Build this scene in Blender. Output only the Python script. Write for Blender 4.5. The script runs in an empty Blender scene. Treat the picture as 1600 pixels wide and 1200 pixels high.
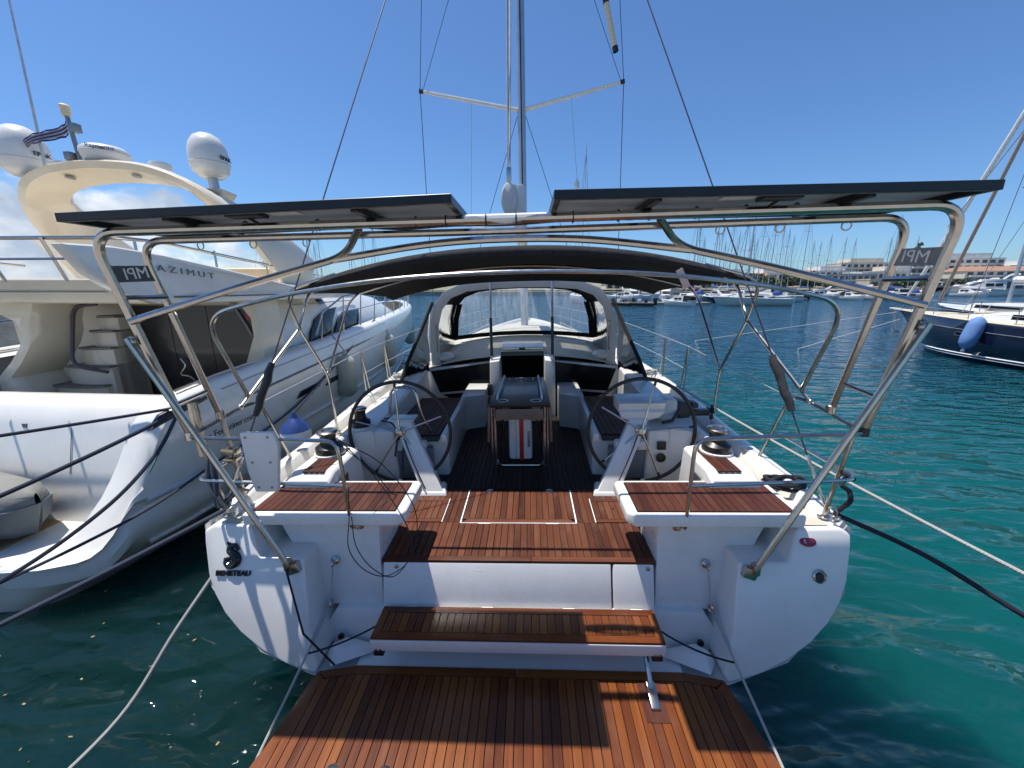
import bpy, bmesh, math, random
from mathutils import Vector, Matrix, noise as mnoise
R = math.radians
S = bpy.context.scene
COL = S.collection
RND = random.Random(7)

# ------------------------------------------------------------------ camera, sky, sun, exposure
FPX = 601.0 / 1600.0
PITCH, YAW = R(14.0), R(2.44)
CAM = Vector((0.046, -2.2, 2.7))
HEEL = R(-1.34)                      # the sailing yacht leans a little to port
cd = bpy.data.cameras.new('camera')
cam = bpy.data.objects.new('camera', cd); COL.objects.link(cam)
cam.location = CAM
cam.rotation_euler = (R(90) - PITCH, 0, YAW)
cd.sensor_fit = 'HORIZONTAL'; cd.sensor_width = 36.0; cd.lens = FPX * 36.0
cd.clip_start = 0.05; cd.clip_end = 6000
S.camera = cam
S.view_settings.view_transform = 'Standard'
S.view_settings.look = 'None'
S.view_settings.exposure = 0.46
S.view_settings.gamma = 1.0
S.view_settings.use_curve_mapping = False

SUN_DIR = Vector((-0.80, 0.285, 2.75)).normalized()
SUN_EL = math.asin(SUN_DIR.z)
SUN_ROT = math.atan2(SUN_DIR.x, SUN_DIR.y)
SUN_STRENGTH = 4.5
SKY_STRENGTH = 0.083

sl = bpy.data.lights.new('sun', 'SUN'); sl.energy = SUN_STRENGTH; sl.angle = R(0.53); sl.color = (1.0, 0.955, 0.89)
so = bpy.data.objects.new('sun', sl); COL.objects.link(so)
so.rotation_euler = SUN_DIR.to_track_quat('Z', 'Y').to_euler()
so.location = (-8, 2, 30)


class NT:
    """tiny helper to wire shader nodes"""
    def __init__(s, tree): s.t = tree; tree.nodes.clear()
    def n(s, kind, **kw):
        nd = s.t.nodes.new(kind)
        for k, v in kw.items():
            if k.startswith('i_'):
                key = k[2:]
                nd.inputs[int(key) if key.isdigit() else key.replace('_', ' ')].default_value = v
            else: setattr(nd, k, v)
        return nd
    def l(s, a, b): s.t.links.new(a, b)


def ramp(nt, fac, stops, interp='LINEAR'):
    r = nt.n('ShaderNodeValToRGB'); cr = r.color_ramp; cr.interpolation = interp
    while len(cr.elements) < len(stops): cr.elements.new(0.5)
    for e, (p, c) in zip(cr.elements, stops):
        e.position = p; e.color = (c[0], c[1], c[2], 1) if len(c) == 3 else c
    if fac is not None: nt.l(fac, r.inputs[0])
    return r


def mixc(nt, fac, a, b, mode='MIX'):
    m = nt.n('ShaderNodeMix', data_type='RGBA', blend_type=mode)
    for sock, v in ((m.inputs[0], fac), (m.inputs[6], a), (m.inputs[7], b)):
        if hasattr(v, 'links'): nt.l(v, sock)
        elif isinstance(v, (int, float)): sock.default_value = v
        else: sock.default_value = (v[0], v[1], v[2], 1)
    return m.outputs[2]


def math_n(nt, op, a, b=None, clamp=False):
    m = nt.n('ShaderNodeMath', operation=op, use_clamp=clamp)
    for sock, v in ((m.inputs[0], a), (m.inputs[1], b)):
        if v is None: continue
        if hasattr(v, 'links'): nt.l(v, sock)
        else: sock.default_value = v
    return m.outputs[0]


world = bpy.data.worlds.new('World'); S.world = world; world.use_nodes = True
nt = NT(world.node_tree)
sky = nt.n('ShaderNodeTexSky', sky_type='NISHITA')
sky.sun_disc = False; sky.sun_elevation = SUN_EL; sky.sun_rotation = SUN_ROT
sky.air_density = 1.0; sky.dust_density = 0.6; sky.ozone_density = 3.2; sky.altitude = 0
tc = nt.n('ShaderNodeTexCoord')
sep = nt.n('ShaderNodeSeparateXYZ'); nt.l(tc.outputs['Generated'], sep.inputs[0])
# soft cumulus low over the horizon towards port, thin wisps everywhere low down
mp = nt.n('ShaderNodeMapping'); nt.l(tc.outputs['Generated'], mp.inputs[0]); mp.inputs['Scale'].default_value = (1, 1, 1.5)
cn = nt.n('ShaderNodeTexNoise', i_Scale=6.5, i_Detail=9.0, i_Roughness=0.52, i_Distortion=0.1)
nt.l(mp.outputs[0], cn.inputs['Vector'])
az = math_n(nt, 'MULTIPLY', sep.outputs[0], -1.0)
mr = nt.n('ShaderNodeMapRange', interpolation_type='SMOOTHSTEP'); nt.l(az, mr.inputs[0])
mr.inputs[1].default_value = 0.42; mr.inputs[2].default_value = 0.74
band = nt.n('ShaderNodeMapRange', interpolation_type='SMOOTHSTEP'); nt.l(sep.outputs[2], band.inputs[0])
band.inputs[1].default_value = 0.215; band.inputs[2].default_value = 0.12
cov = math_n(nt, 'MULTIPLY', mr.outputs[0], band.outputs[0])
thr = math_n(nt, 'MULTIPLY_ADD', cov, 0.27); thr.node.inputs[2].default_value = 0.0
den = math_n(nt, 'ADD', cn.outputs[0], thr)
cl = nt.n('ShaderNodeMapRange', interpolation_type='SMOOTHSTEP'); nt.l(den, cl.inputs[0])
cl.inputs[1].default_value = 0.62; cl.inputs[2].default_value = 0.76; cl.inputs[4].default_value = 0.92
cn2 = nt.n('ShaderNodeTexNoise', i_Scale=9.0, i_Detail=5.0, i_Roughness=0.5); nt.l(mp.outputs[0], cn2.inputs['Vector'])
ccol = ramp(nt, cn2.outputs[0], [(0.36, (4.2, 5.0, 6.2)), (0.62, (9.6, 9.7, 9.9))])
skyc = mixc(nt, 1.0, sky.outputs[0], (0.70, 0.97, 1.27), 'MULTIPLY')
gate = nt.n('ShaderNodeMapRange'); nt.l(cov, gate.inputs[0]); gate.inputs[1].default_value = 0.02; gate.inputs[2].default_value = 0.25
fin = mixc(nt, math_n(nt, 'MULTIPLY', cl.outputs[0], gate.outputs[0]), skyc, ccol.outputs[0])
bg = nt.n('ShaderNodeBackground', i_Strength=SKY_STRENGTH); nt.l(fin, bg.inputs[0])
wo = nt.n('ShaderNodeOutputWorld'); nt.l(bg.outputs[0], wo.inputs[0])

# ------------------------------------------------------------------ materials
MATS = {}
def new_mat(name):
    m = bpy.data.materials.new(name); m.use_nodes = True; MATS[name] = m
    nt = NT(m.node_tree)
    b = nt.n('ShaderNodeBsdfPrincipled'); o = nt.n('ShaderNodeOutputMaterial'); nt.l(b.outputs[0], o.inputs[0])
    return m, nt, b, o


def gelcoat(name, col, rough=0.28, var=0.06, coat=0.35, bump=0.0, bscale=60.0, drops=False):
    m, nt, b, o = new_mat(name)
    tc = nt.n('ShaderNodeTexCoord')
    n1 = nt.n('ShaderNodeTexNoise', i_Scale=2.3, i_Detail=6.0, i_Roughness=0.62); nt.l(tc.outputs['Object'], n1.inputs['Vector'])
    d = (col[0] * (1 - var * 1.4), col[1] * (1 - var * 1.5), col[2] * (1 - var * 1.9))
    r = ramp(nt, n1.outputs[0], [(0.35, d), (0.62, col)])
    mp = nt.n('ShaderNodeMapping'); mp.inputs['Scale'].default_value = (7, 7, 0.7); nt.l(tc.outputs['Object'], mp.inputs[0])
    st = nt.n('ShaderNodeTexNoise', i_Scale=2.6, i_Detail=5.0, i_Roughness=0.6); nt.l(mp.outputs[0], st.inputs['Vector'])
    sm = nt.n('ShaderNodeMapRange'); nt.l(st.outputs[0], sm.inputs[0]); sm.inputs[1].default_value = 0.55; sm.inputs[2].default_value = 0.8; sm.inputs[4].default_value = min(0.5, var * 4)
    cc = mixc(nt, sm.outputs[0], r.outputs[0], (col[0] * 0.72, col[1] * 0.69, col[2] * 0.62))
    nt.l(cc, b.inputs['Base Color'])
    n2 = nt.n('ShaderNodeTexNoise', i_Scale=9.0, i_Detail=4.0); nt.l(tc.outputs['Object'], n2.inputs['Vector'])
    mr = nt.n('ShaderNodeMapRange'); nt.l(n2.outputs[0], mr.inputs[0]); mr.inputs[3].default_value = rough * 0.75; mr.inputs[4].default_value = rough * 1.35
    nt.l(mr.outputs[0], b.inputs['Roughness'])
    b.inputs['Coat Weight'].default_value = coat; b.inputs['Coat Roughness'].default_value = 0.06
    if bump or drops:
        bp = nt.n('ShaderNodeBump', i_Strength=1.0, i_Distance=bump or 0.0012)
        if drops:
            v = nt.n('ShaderNodeTexVoronoi', i_Scale=48.0, i_Randomness=1.0); nt.l(tc.outputs['Object'], v.inputs['Vector'])
            mk = nt.n('ShaderNodeTexNoise', i_Scale=5.0, i_Detail=2.0); nt.l(tc.outputs['Object'], mk.inputs['Vector'])
            th = nt.n('ShaderNodeMapRange'); nt.l(mk.outputs[0], th.inputs[0]); th.inputs[1].default_value = 0.42; th.inputs[2].default_value = 0.7; th.inputs[3].default_value = 0.0; th.inputs[4].default_value = 0.26
            dd = math_n(nt, 'SUBTRACT', th.outputs[0], v.outputs['Distance'], True)
            nt.l(dd, bp.inputs['Height']); bp.inputs['Distance'].default_value = 0.02
        else:
            nb = nt.n('ShaderNodeTexNoise', i_Scale=bscale, i_Detail=2.0); nt.l(tc.outputs['Object'], nb.inputs['Vector'])
            nt.l(nb.outputs[0], bp.inputs['Height'])
        nt.l(bp.outputs[0], b.inputs['Normal'])
    return m


def plain(name, col, rough=0.5, metal=0.0, var=0.15, scale=14.0, coat=0.0, bump=0.0, bscale=90.0, spec=None):
    m, nt, b, o = new_mat(name)
    tc = nt.n('ShaderNodeTexCoord')
    n1 = nt.n('ShaderNodeTexNoise', i_Scale=scale, i_Detail=5.0, i_Roughness=0.6); nt.l(tc.outputs['Object'], n1.inputs['Vector'])
    r = ramp(nt, n1.outputs[0], [(0.3, tuple(c * (1 - var) for c in col)), (0.7, tuple(min(1, c * (1 + var)) for c in col))])
    nt.l(r.outputs[0], b.inputs['Base Color'])
    mr = nt.n('ShaderNodeMapRange'); nt.l(n1.outputs[0], mr.inputs[0]); mr.inputs[3].default_value = max(0.02, rough * 0.8); mr.inputs[4].default_value = min(1, rough * 1.25)
    nt.l(mr.outputs[0], b.inputs['Roughness'])
    b.inputs['Metallic'].default_value = metal; b.inputs['Coat Weight'].default_value = coat
    if spec is not None: b.inputs['Specular IOR Level'].default_value = spec
    if bump:
        nb = nt.n('ShaderNodeTexNoise', i_Scale=bscale, i_Detail=3.0); nt.l(tc.outputs['Object'], nb.inputs['Vector'])
        bp = nt.n('ShaderNodeBump', i_Strength=1.0, i_Distance=bump); nt.l(nb.outputs[0], bp.inputs['Height']); nt.l(bp.outputs[0], b.inputs['Normal'])
    return m


def teak(name, dark, mid, light, grey, rough=0.4, coat=0.15):
    m, nt, b, o = new_mat(name)
    tc = nt.n('ShaderNodeTexCoord'); oi = nt.n('ShaderNodeObjectInfo')
    mp = nt.n('ShaderNodeMapping'); mp.inputs['Scale'].default_value = (38, 1.6, 10); nt.l(tc.outputs['Object'], mp.inputs[0])
    w = math_n(nt, 'MULTIPLY', oi.outputs['Random'], 57.0)
    g = nt.n('ShaderNodeTexNoise', noise_dimensions='4D', i_Scale=1.0, i_Detail=7.0, i_Roughness=0.68); nt.l(mp.outputs[0], g.inputs['Vector']); nt.l(w, g.inputs['W'])
    base = ramp(nt, oi.outputs['Random'], [(0.0, dark), (0.35, mid), (0.62, light), (0.8, mid), (1.0, light)])
    gr = ramp(nt, g.outputs[0], [(0.3, (0.62, 0.58, 0.55)), (0.66, (1.12, 1.12, 1.1))])
    c1 = mixc(nt, 1.0, base.outputs[0], gr.outputs[0], 'MULTIPLY')
    bl = nt.n('ShaderNodeTexNoise', i_Scale=2.1, i_Detail=4.0, i_Roughness=0.6); nt.l(tc.outputs['Object'], bl.inputs['Vector'])
    bl.noise_dimensions = '4D'; nt.l(w, bl.inputs['W'])
    fr = nt.n('ShaderNodeMapRange'); nt.l(bl.outputs[0], fr.inputs[0]); fr.inputs[1].default_value = 0.5; fr.inputs[2].default_value = 0.78; fr.inputs[4].default_value = 0.5
    b.inputs['Specular IOR Level'].default_value = 0.28
    c2 = mixc(nt, fr.outputs[0], c1, grey)
    nt.l(c2, b.inputs['Base Color'])
    rr = nt.n('ShaderNodeMapRange'); nt.l(g.outputs[0], rr.inputs[0]); rr.inputs[3].default_value = rough * 0.7; rr.inputs[4].default_value = rough * 1.4
    nt.l(rr.outputs[0], b.inputs['Roughness']); b.inputs['Coat Weight'].default_value = coat; b.inputs['Coat Roughness'].default_value = 0.25
    bp = nt.n('ShaderNodeBump', i_Strength=0.6, i_Distance=0.0012); nt.l(g.outputs[0], bp.inputs['Height']); nt.l(bp.outputs[0], b.inputs['Normal'])
    return m


def clear_sheet(name, tint, clear, rough=0.08, wrinkle=0.002, haze=(0.75, 0.8, 0.85)):
    """clear vinyl: mostly see-through, a little milky, reflecting"""
    m, nt, b, o = new_mat(name)
    nt.t.nodes.remove(b)
    tr = nt.n('ShaderNodeBsdfTransparent'); tr.inputs[0].default_value = (*tint, 1)
    df = nt.n('ShaderNodeBsdfTranslucent'); df.inputs[0].default_value = (*haze, 1)
    gl = nt.n('ShaderNodeBsdfGlossy'); gl.inputs['Roughness'].default_value = rough
    tc = nt.n('ShaderNodeTexCoord')
    mp = nt.n('ShaderNodeMapping'); mp.inputs['Scale'].default_value = (9, 3, 1.4); nt.l(tc.outputs['Object'], mp.inputs[0])
    n = nt.n('ShaderNodeTexNoise', i_Scale=2.2, i_Detail=5.0); nt.l(mp.outputs[0], n.inputs['Vector'])
    bp = nt.n('ShaderNodeBump', i_Distance=wrinkle * 4, i_Strength=1.0); nt.l(n.outputs[0], bp.inputs['Height']); nt.l(bp.outputs[0], gl.inputs['Normal'])
    fr = nt.n('ShaderNodeMapRange'); nt.l(n.outputs[0], fr.inputs[0]); fr.inputs[1].default_value = 0.3; fr.inputs[2].default_value = 0.75
    fr.inputs[3].default_value = max(0, 1 - clear - 0.08); fr.inputs[4].default_value = 1 - clear + 0.12
    m1 = nt.n('ShaderNodeMixShader'); nt.l(fr.outputs[0], m1.inputs[0]); nt.l(tr.outputs[0], m1.inputs[1]); nt.l(df.outputs[0], m1.inputs[2])
    fz = nt.n('ShaderNodeFresnel', i_IOR=1.35)
    m2 = nt.n('ShaderNodeMixShader'); nt.l(fz.outputs[0], m2.inputs[0]); nt.l(m1.outputs[0], m2.inputs[1]); nt.l(gl.outputs[0], m2.inputs[2])
    nt.l(m2.outputs[0], o.inputs[0])
    return m


def rope_mat(name, col, fleck=None, scale=60):
    m, nt, b, o = new_mat(name)
    tc = nt.n('ShaderNodeTexCoord')
    wv = nt.n('ShaderNodeTexWave', wave_type='BANDS', bands_direction='DIAGONAL', i_Scale=scale, i_Distortion=1.2); nt.l(tc.outputs['Object'], wv.inputs['Vector'])
    c = mixc(nt, wv.outputs['Fac'], tuple(x * 0.55 for x in col), fleck or col)
    nt.l(c, b.inputs['Base Color']); b.inputs['Roughness'].default_value = 0.85
    bp = nt.n('ShaderNodeBump', i_Distance=0.003, i_Strength=1.0); nt.l(wv.outputs['Fac'], bp.inputs['Height']); nt.l(bp.outputs[0], b.inputs['Normal'])
    return m


WHITE = gelcoat('white_gelcoat', (0.74, 0.725, 0.695), 0.30, 0.05)
WHITE_WET = gelcoat('wet_white_gelcoat', (0.76, 0.745, 0.72), 0.26, 0.05, drops=True)
GREYWHITE = gelcoat('pale_grey_gelcoat', (0.62, 0.615, 0.60), 0.35, 0.06)
NONSKID = gelcoat('cream_nonskid', (0.50, 0.475, 0.40), 0.6, 0.08, coat=0.0, bump=0.002, bscale=220)
CREAM = gelcoat('cream_gelcoat', (0.74, 0.665, 0.53), 0.3, 0.05)
IVORY = gelcoat('ivory_gelcoat', (0.82, 0.80, 0.745), 0.22, 0.05, coat=0.5)
STEEL = plain('stainless_steel', (0.52, 0.485, 0.44), 0.22, 1.0, 0.10, 22.0)
STEEL_OLD = plain('tea_stained_steel', (0.50, 0.43, 0.35), 0.24, 1.0, 0.28, 9.0)
ALU = plain('anodised_aluminium', (0.46, 0.48, 0.51), 0.38, 0.75, 0.07, 4.0)
ALU_WHITE = plain('painted_mast', (0.66, 0.67, 0.67), 0.4, 0.0, 0.06)
TEAK_WET = teak('oiled_teak', (0.10, 0.026, 0.008), (0.16, 0.043, 0.011), (0.22, 0.07, 0.016), (0.24, 0.11, 0.065), 0.30, 0.12)
TEAK = teak('weathered_teak', (0.058, 0.017, 0.009), (0.10, 0.029, 0.013), (0.14, 0.047, 0.022), (0.18, 0.105, 0.07), 0.5, 0.0)
TEAK_SHADED = teak('shaded_teak', (0.012, 0.008, 0.008), (0.018, 0.011, 0.010), (0.026, 0.015, 0.012), (0.022, 0.018, 0.022), 0.5, 0.0)  # near-black tone paints the bimini's shade into the forward floor and footwell planks
TEAK_DARK = teak('red_teak', (0.045, 0.011, 0.007), (0.068, 0.018, 0.010), (0.095, 0.029, 0.016), (0.13, 0.065, 0.045), 0.5, 0.0)
TEAK_PALE = teak('pale_teak', (0.30, 0.20, 0.11), (0.36, 0.24, 0.13), (0.42, 0.29, 0.16), (0.42, 0.35, 0.26), 0.6, 0.0)
CAULK = plain('black_caulk', (0.012, 0.011, 0.010), 0.55)
CANVAS = plain('black_canvas', (0.008, 0.008, 0.0095), 0.85, 0, 0.3, 30, bump=0.004, bscale=14)
CANVAS_HEM = plain('grey_canvas_hem', (0.045, 0.046, 0.05), 0.85, 0, 0.35, 25, bump=0.004, bscale=26)  # paler grey than the black canopy canvas
BLACK = plain('black_plastic', (0.012, 0.012, 0.013), 0.38)
BLACK_FRAME = plain('black_anodised', (0.010, 0.011, 0.014), 0.34, 0.2, 0.25)
RUBBER = plain('wheel_leather', (0.016, 0.016, 0.016), 0.5, bump=0.001, bscale=200)
BACKSHEET = plain('panel_backsheet', (0.33, 0.36, 0.40), 0.35, 0, 0.10, 5)
CELLS = plain('solar_cells', (0.008, 0.010, 0.022), 0.12, 0, 0.2, coat=0.6)
GLASS_DARK = plain('smoked_acrylic', (0.005, 0.006, 0.007), 0.12, 0, 0.3, spec=0.15)
GLASS_TINT = plain('tinted_window', (0.016, 0.02, 0.025), 0.06, 0, 0.3, 2.0, spec=0.3)
CURTAIN = plain('dark_curtain', (0.016, 0.014, 0.014), 0.3, 0, 0.5, 6, coat=0.3)
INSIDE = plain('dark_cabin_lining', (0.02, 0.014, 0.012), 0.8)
TABLETOP = plain('navy_tabletop', (0.009, 0.012, 0.020), 0.30, 0, 0.3, 4, coat=0.12)
TABLEWOOD = plain('brown_laminate', (0.16, 0.115, 0.085), 0.45, 0, 0.2, 8)
GREYPANEL = plain('blue_grey_locker', (0.16, 0.18, 0.22), 0.5, 0, 0.06, 6)
GREYPLATE = plain('brushed_plate', (0.26, 0.27, 0.28), 0.4, 0.6, 0.1, 30)
DARKPLATE = plain('dark_plate', (0.09, 0.095, 0.10), 0.4, 0.4, 0.1, 30)
RED = plain('red_strap', (0.52, 0.02, 0.02), 0.45)
REDSTICK = plain('red_sticker', (0.30, 0.02, 0.06), 0.3)
LETTER_DARK = plain('dark_lettering', (0.02, 0.022, 0.027), 0.3)
LETTER_GREY = plain('grey_lettering', (0.17, 0.18, 0.19), 0.35, 0.4)
LETTER_WHITE = plain('white_lettering', (0.8, 0.8, 0.8), 0.5)
LETTER_CHROME = plain('chrome_lettering', (0.03, 0.033, 0.038), 0.15, 0.6)
VINYL = clear_sheet('clear_vinyl', (0.96, 0.98, 0.99), 0.84)
SKYLIGHT = clear_sheet('milky_skylight', (0.9, 0.93, 0.96), 0.30)
FENDER = gelcoat('fender_vinyl', (0.46, 0.485, 0.40), 0.4, 0.10, coat=0.1)
FENDER_WHITE = gelcoat('white_fender_vinyl', (0.78, 0.78, 0.76), 0.35, 0.06, coat=0.2)
FENDER_BLUE = gelcoat('blue_fender_cloth', (0.13, 0.25, 0.52), 0.75, 0.10, coat=0.0)
BLUE = plain('blue_vinyl', (0.02, 0.05, 0.20), 0.4)
NAVY = gelcoat('navy_hull_paint', (0.010, 0.016, 0.042), 0.12, 0.06, coat=0.6)
HULLBLACK = gelcoat('black_hull_paint', (0.012, 0.013, 0.016), 0.15, 0.06, coat=0.6)
MAROON = gelcoat('maroon_hull_paint', (0.05, 0.018, 0.028), 0.2, 0.06)
CANVAS_GREY = plain('grey_boat_cover', (0.20, 0.205, 0.19), 0.8, 0, 0.12, 6, bump=0.01, bscale=9)
HYPALON = plain('grey_tube', (0.10, 0.125, 0.145), 0.6, 0, 0.1)
CANVAS_BLUE = plain('blue_canvas', (0.02, 0.07, 0.24), 0.8)
SAILCLOTH = plain('white_sailcloth', (0.70, 0.69, 0.66), 0.8, 0, 0.12, 12)
SAILTAN = plain('tan_sailcloth', (0.36, 0.27, 0.20), 0.8, 0, 0.15, 12)
WIRE = plain('rigging_wire', (0.10, 0.10, 0.105), 0.4, 0.7)
WIRE_LIGHT = plain('light_rigging', (0.52, 0.52, 0.52), 0.4, 0.5)
ROPE_WHITE = rope_mat('white_rope', (0.62, 0.61, 0.57))
ROPE_NAVY = rope_mat('navy_rope', (0.02, 0.024, 0.05), (0.05, 0.06, 0.10))
ROPE_BLACK = rope_mat('black_rope', (0.012, 0.012, 0.016), (0.03, 0.03, 0.05))
ROPE_BLUE = rope_mat('blue_grey_rope', (0.04, 0.05, 0.085), (0.08, 0.095, 0.14))
FLAGBLUE = plain('faded_blue_cloth', (0.03, 0.07, 0.28), 0.9)
FLAGWHITE = plain('faded_white_cloth', (0.46, 0.42, 0.36), 0.9)
SEAT_CREAM = gelcoat('cream_upholstery', (0.70, 0.58, 0.40), 0.6, 0.06, coat=0.0)
STEPTREAD = plain('grey_teak_tread', (0.22, 0.19, 0.16), 0.7, 0, 0.2, 12)
SIGNRED = plain('red_sign', (0.45, 0.03, 0.05), 0.5)
HANDRAIL_DARK = plain('leather_handrail', (0.10, 0.08, 0.10), 0.5)
ORANGE = plain('orange_buoy', (0.6, 0.09, 0.03), 0.5)
TAG = plain('pink_tag', (0.60, 0.45, 0.42), 0.6)


def sea_material():
    m, nt, b, o = new_mat('sea_water')
    tc = nt.n('ShaderNodeTexCoord')
    P = tc.outputs['Object']
    sp = nt.n('ShaderNodeSeparateXYZ'); nt.l(P, sp.inputs[0])
    # colour painted darker to port for shade between the hulls, teal to starboard
    big = nt.n('ShaderNodeTexNoise', i_Scale=0.16, i_Detail=3.0); nt.l(P, big.inputs['Vector'])
    xx = math_n(nt, 'MULTIPLY_ADD', big.outputs[0], 5.0); nt.l(sp.outputs[0], xx.node.inputs[2])
    mr = nt.n('ShaderNodeMapRange', interpolation_type='SMOOTHSTEP'); nt.l(xx, mr.inputs[0]); mr.inputs[1].default_value = 0.5; mr.inputs[2].default_value = 7.0
    c = mixc(nt, mr.outputs[0], (0.004, 0.023, 0.024), (0.002, 0.074, 0.072))
    far = nt.n('ShaderNodeMapRange', interpolation_type='SMOOTHSTEP'); nt.l(sp.outputs[1], far.inputs[0]); far.inputs[1].default_value = 0.5; far.inputs[2].default_value = 16.0
    c = mixc(nt, far.outputs[0], c, (0.003, 0.038, 0.070))
    # faint floating scum and drifting flecks
    sc = nt.n('ShaderNodeTexNoise', i_Scale=1.6, i_Detail=6.0, i_Roughness=0.65, i_Distortion=2.2); nt.l(P, sc.inputs['Vector'])
    sm = nt.n('ShaderNodeMapRange'); nt.l(sc.outputs[0], sm.inputs[0]); sm.inputs[1].default_value = 0.62; sm.inputs[2].default_value = 0.80; sm.inputs[4].default_value = 0.16
    c = mixc(nt, sm.outputs[0], c, (0.07, 0.13, 0.12))
    nt.l(c, b.inputs['Base Color'])
    b.inputs['IOR'].default_value = 1.333; b.inputs['Roughness'].default_value = 0.045
    b.inputs['Subsurface Weight'].default_value = 1.0; b.inputs['Subsurface Radius'].default_value = (0.25, 1.0, 1.0); b.inputs['Subsurface Scale'].default_value = 7.0
    # waves: long swell, chop, ripples; direction roughly athwart
    def wave(scale, sx, sy, rot, det, dist, dim):
        mp = nt.n('ShaderNodeMapping'); nt.l(P, mp.inputs[0]); mp.inputs['Scale'].default_value = (sx, sy, 1); mp.inputs['Rotation'].default_value = (0, 0, R(rot))
        n = nt.n('ShaderNodeTexNoise', i_Scale=scale, i_Detail=det, i_Roughness=0.5, i_Distortion=dist); nt.l(mp.outputs[0], n.inputs['Vector'])
        return math_n(nt, 'MULTIPLY', n.outputs[0], dim)
    h = math_n(nt, 'ADD', wave(0.6, 0.75, 1.5, 22, 1.0, 0.3, 0.26), wave(1.75, 0.7, 1.75, 26, 1.2, 0.5, 0.19))
    h = math_n(nt, 'ADD', h, wave(6.0, 0.8, 1.5, 18, 1.5, 0.4, 0.022))
    bp = nt.n('ShaderNodeBump', i_Strength=1.0, i_Distance=1.0); nt.l(h, bp.inputs['Height']); nt.l(bp.outputs[0], b.inputs['Normal'])
    return m
SEA = sea_material()


def building_mat(name, col):
    return plain(name, col, 0.85, 0, 0.12, 0.5)
B_WHITE = building_mat('white_render', (0.62, 0.61, 0.58))
B_CREAM = building_mat('cream_render', (0.58, 0.53, 0.44))
B_GREY = building_mat('grey_render', (0.30, 0.31, 0.33))
B_TAN = building_mat('tan_render', (0.46, 0.41, 0.34))
B_ROOF = building_mat('terracotta_roof', (0.30, 0.17, 0.12))
B_WIN = plain('far_window', (0.05, 0.065, 0.08), 0.15, 0, 0.3, 1.0)
QUAYTOP = plain('quay_concrete', (0.30, 0.28, 0.25), 0.9, 0, 0.2, 1.2)
STONE = plain('quay_stone', (0.34, 0.30, 0.24), 0.9, 0, 0.25, 0.8)
EARTH = plain('dry_hillside', (0.20, 0.19, 0.12), 0.95, 0, 0.35, 0.05)
LEAF = plain('pine_foliage', (0.045, 0.07, 0.028), 0.7, 0, 0.4, 1.3)
BARK = plain('bark', (0.12, 0.08, 0.05), 0.9)
LEAFDRY = plain('fallen_leaf', (0.30, 0.21, 0.10), 0.7)

# ------------------------------------------------------------------ mesh helpers
def fillet(pts, r, seg=5):
    pts = [Vector(p) for p in pts]; out = [pts[0]]
    rr = r if isinstance(r, (list, tuple)) else [r] * len(pts)
    for i in range(1, len(pts) - 1):
        a, b, c = pts[i - 1], pts[i], pts[i + 1]
        d = min(rr[i], (a - b).length * 0.48, (c - b).length * 0.48)
        if d < 1e-4: out.append(b); continue
        p, q = b + (a - b).normalized() * d, b + (c - b).normalized() * d
        for k in range(seg + 1):
            t = k / seg; out.append(p * (1 - t) ** 2 + b * 2 * t * (1 - t) + q * t * t)
    out.append(pts[-1]); return out


def smoothline(pts, n=8):
    """Catmull-Rom through the points"""
    P = [Vector(p) for p in pts]; P = [P[0] * 2 - P[1]] + P + [P[-1] * 2 - P[-2]]; out = []
    for i in range(1, len(P) - 2):
        a, b, c, d = P[i - 1:i + 3]
        for k in range(n):
            t = k / n
            out.append(0.5 * ((2 * b) + (c - a) * t + (2 * a - 5 * b + 4 * c - d) * t * t + (3 * b - a - 3 * c + d) * t ** 3))
    out.append(P[-2]); return out


def sagline(a, b, sag, n=14):
    a, b = Vector(a), Vector(b)
    return [a.lerp(b, k / n) - Vector((0, 0, sag * 4 * (k / n) * (1 - k / n))) for k in range(n + 1)]


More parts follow.
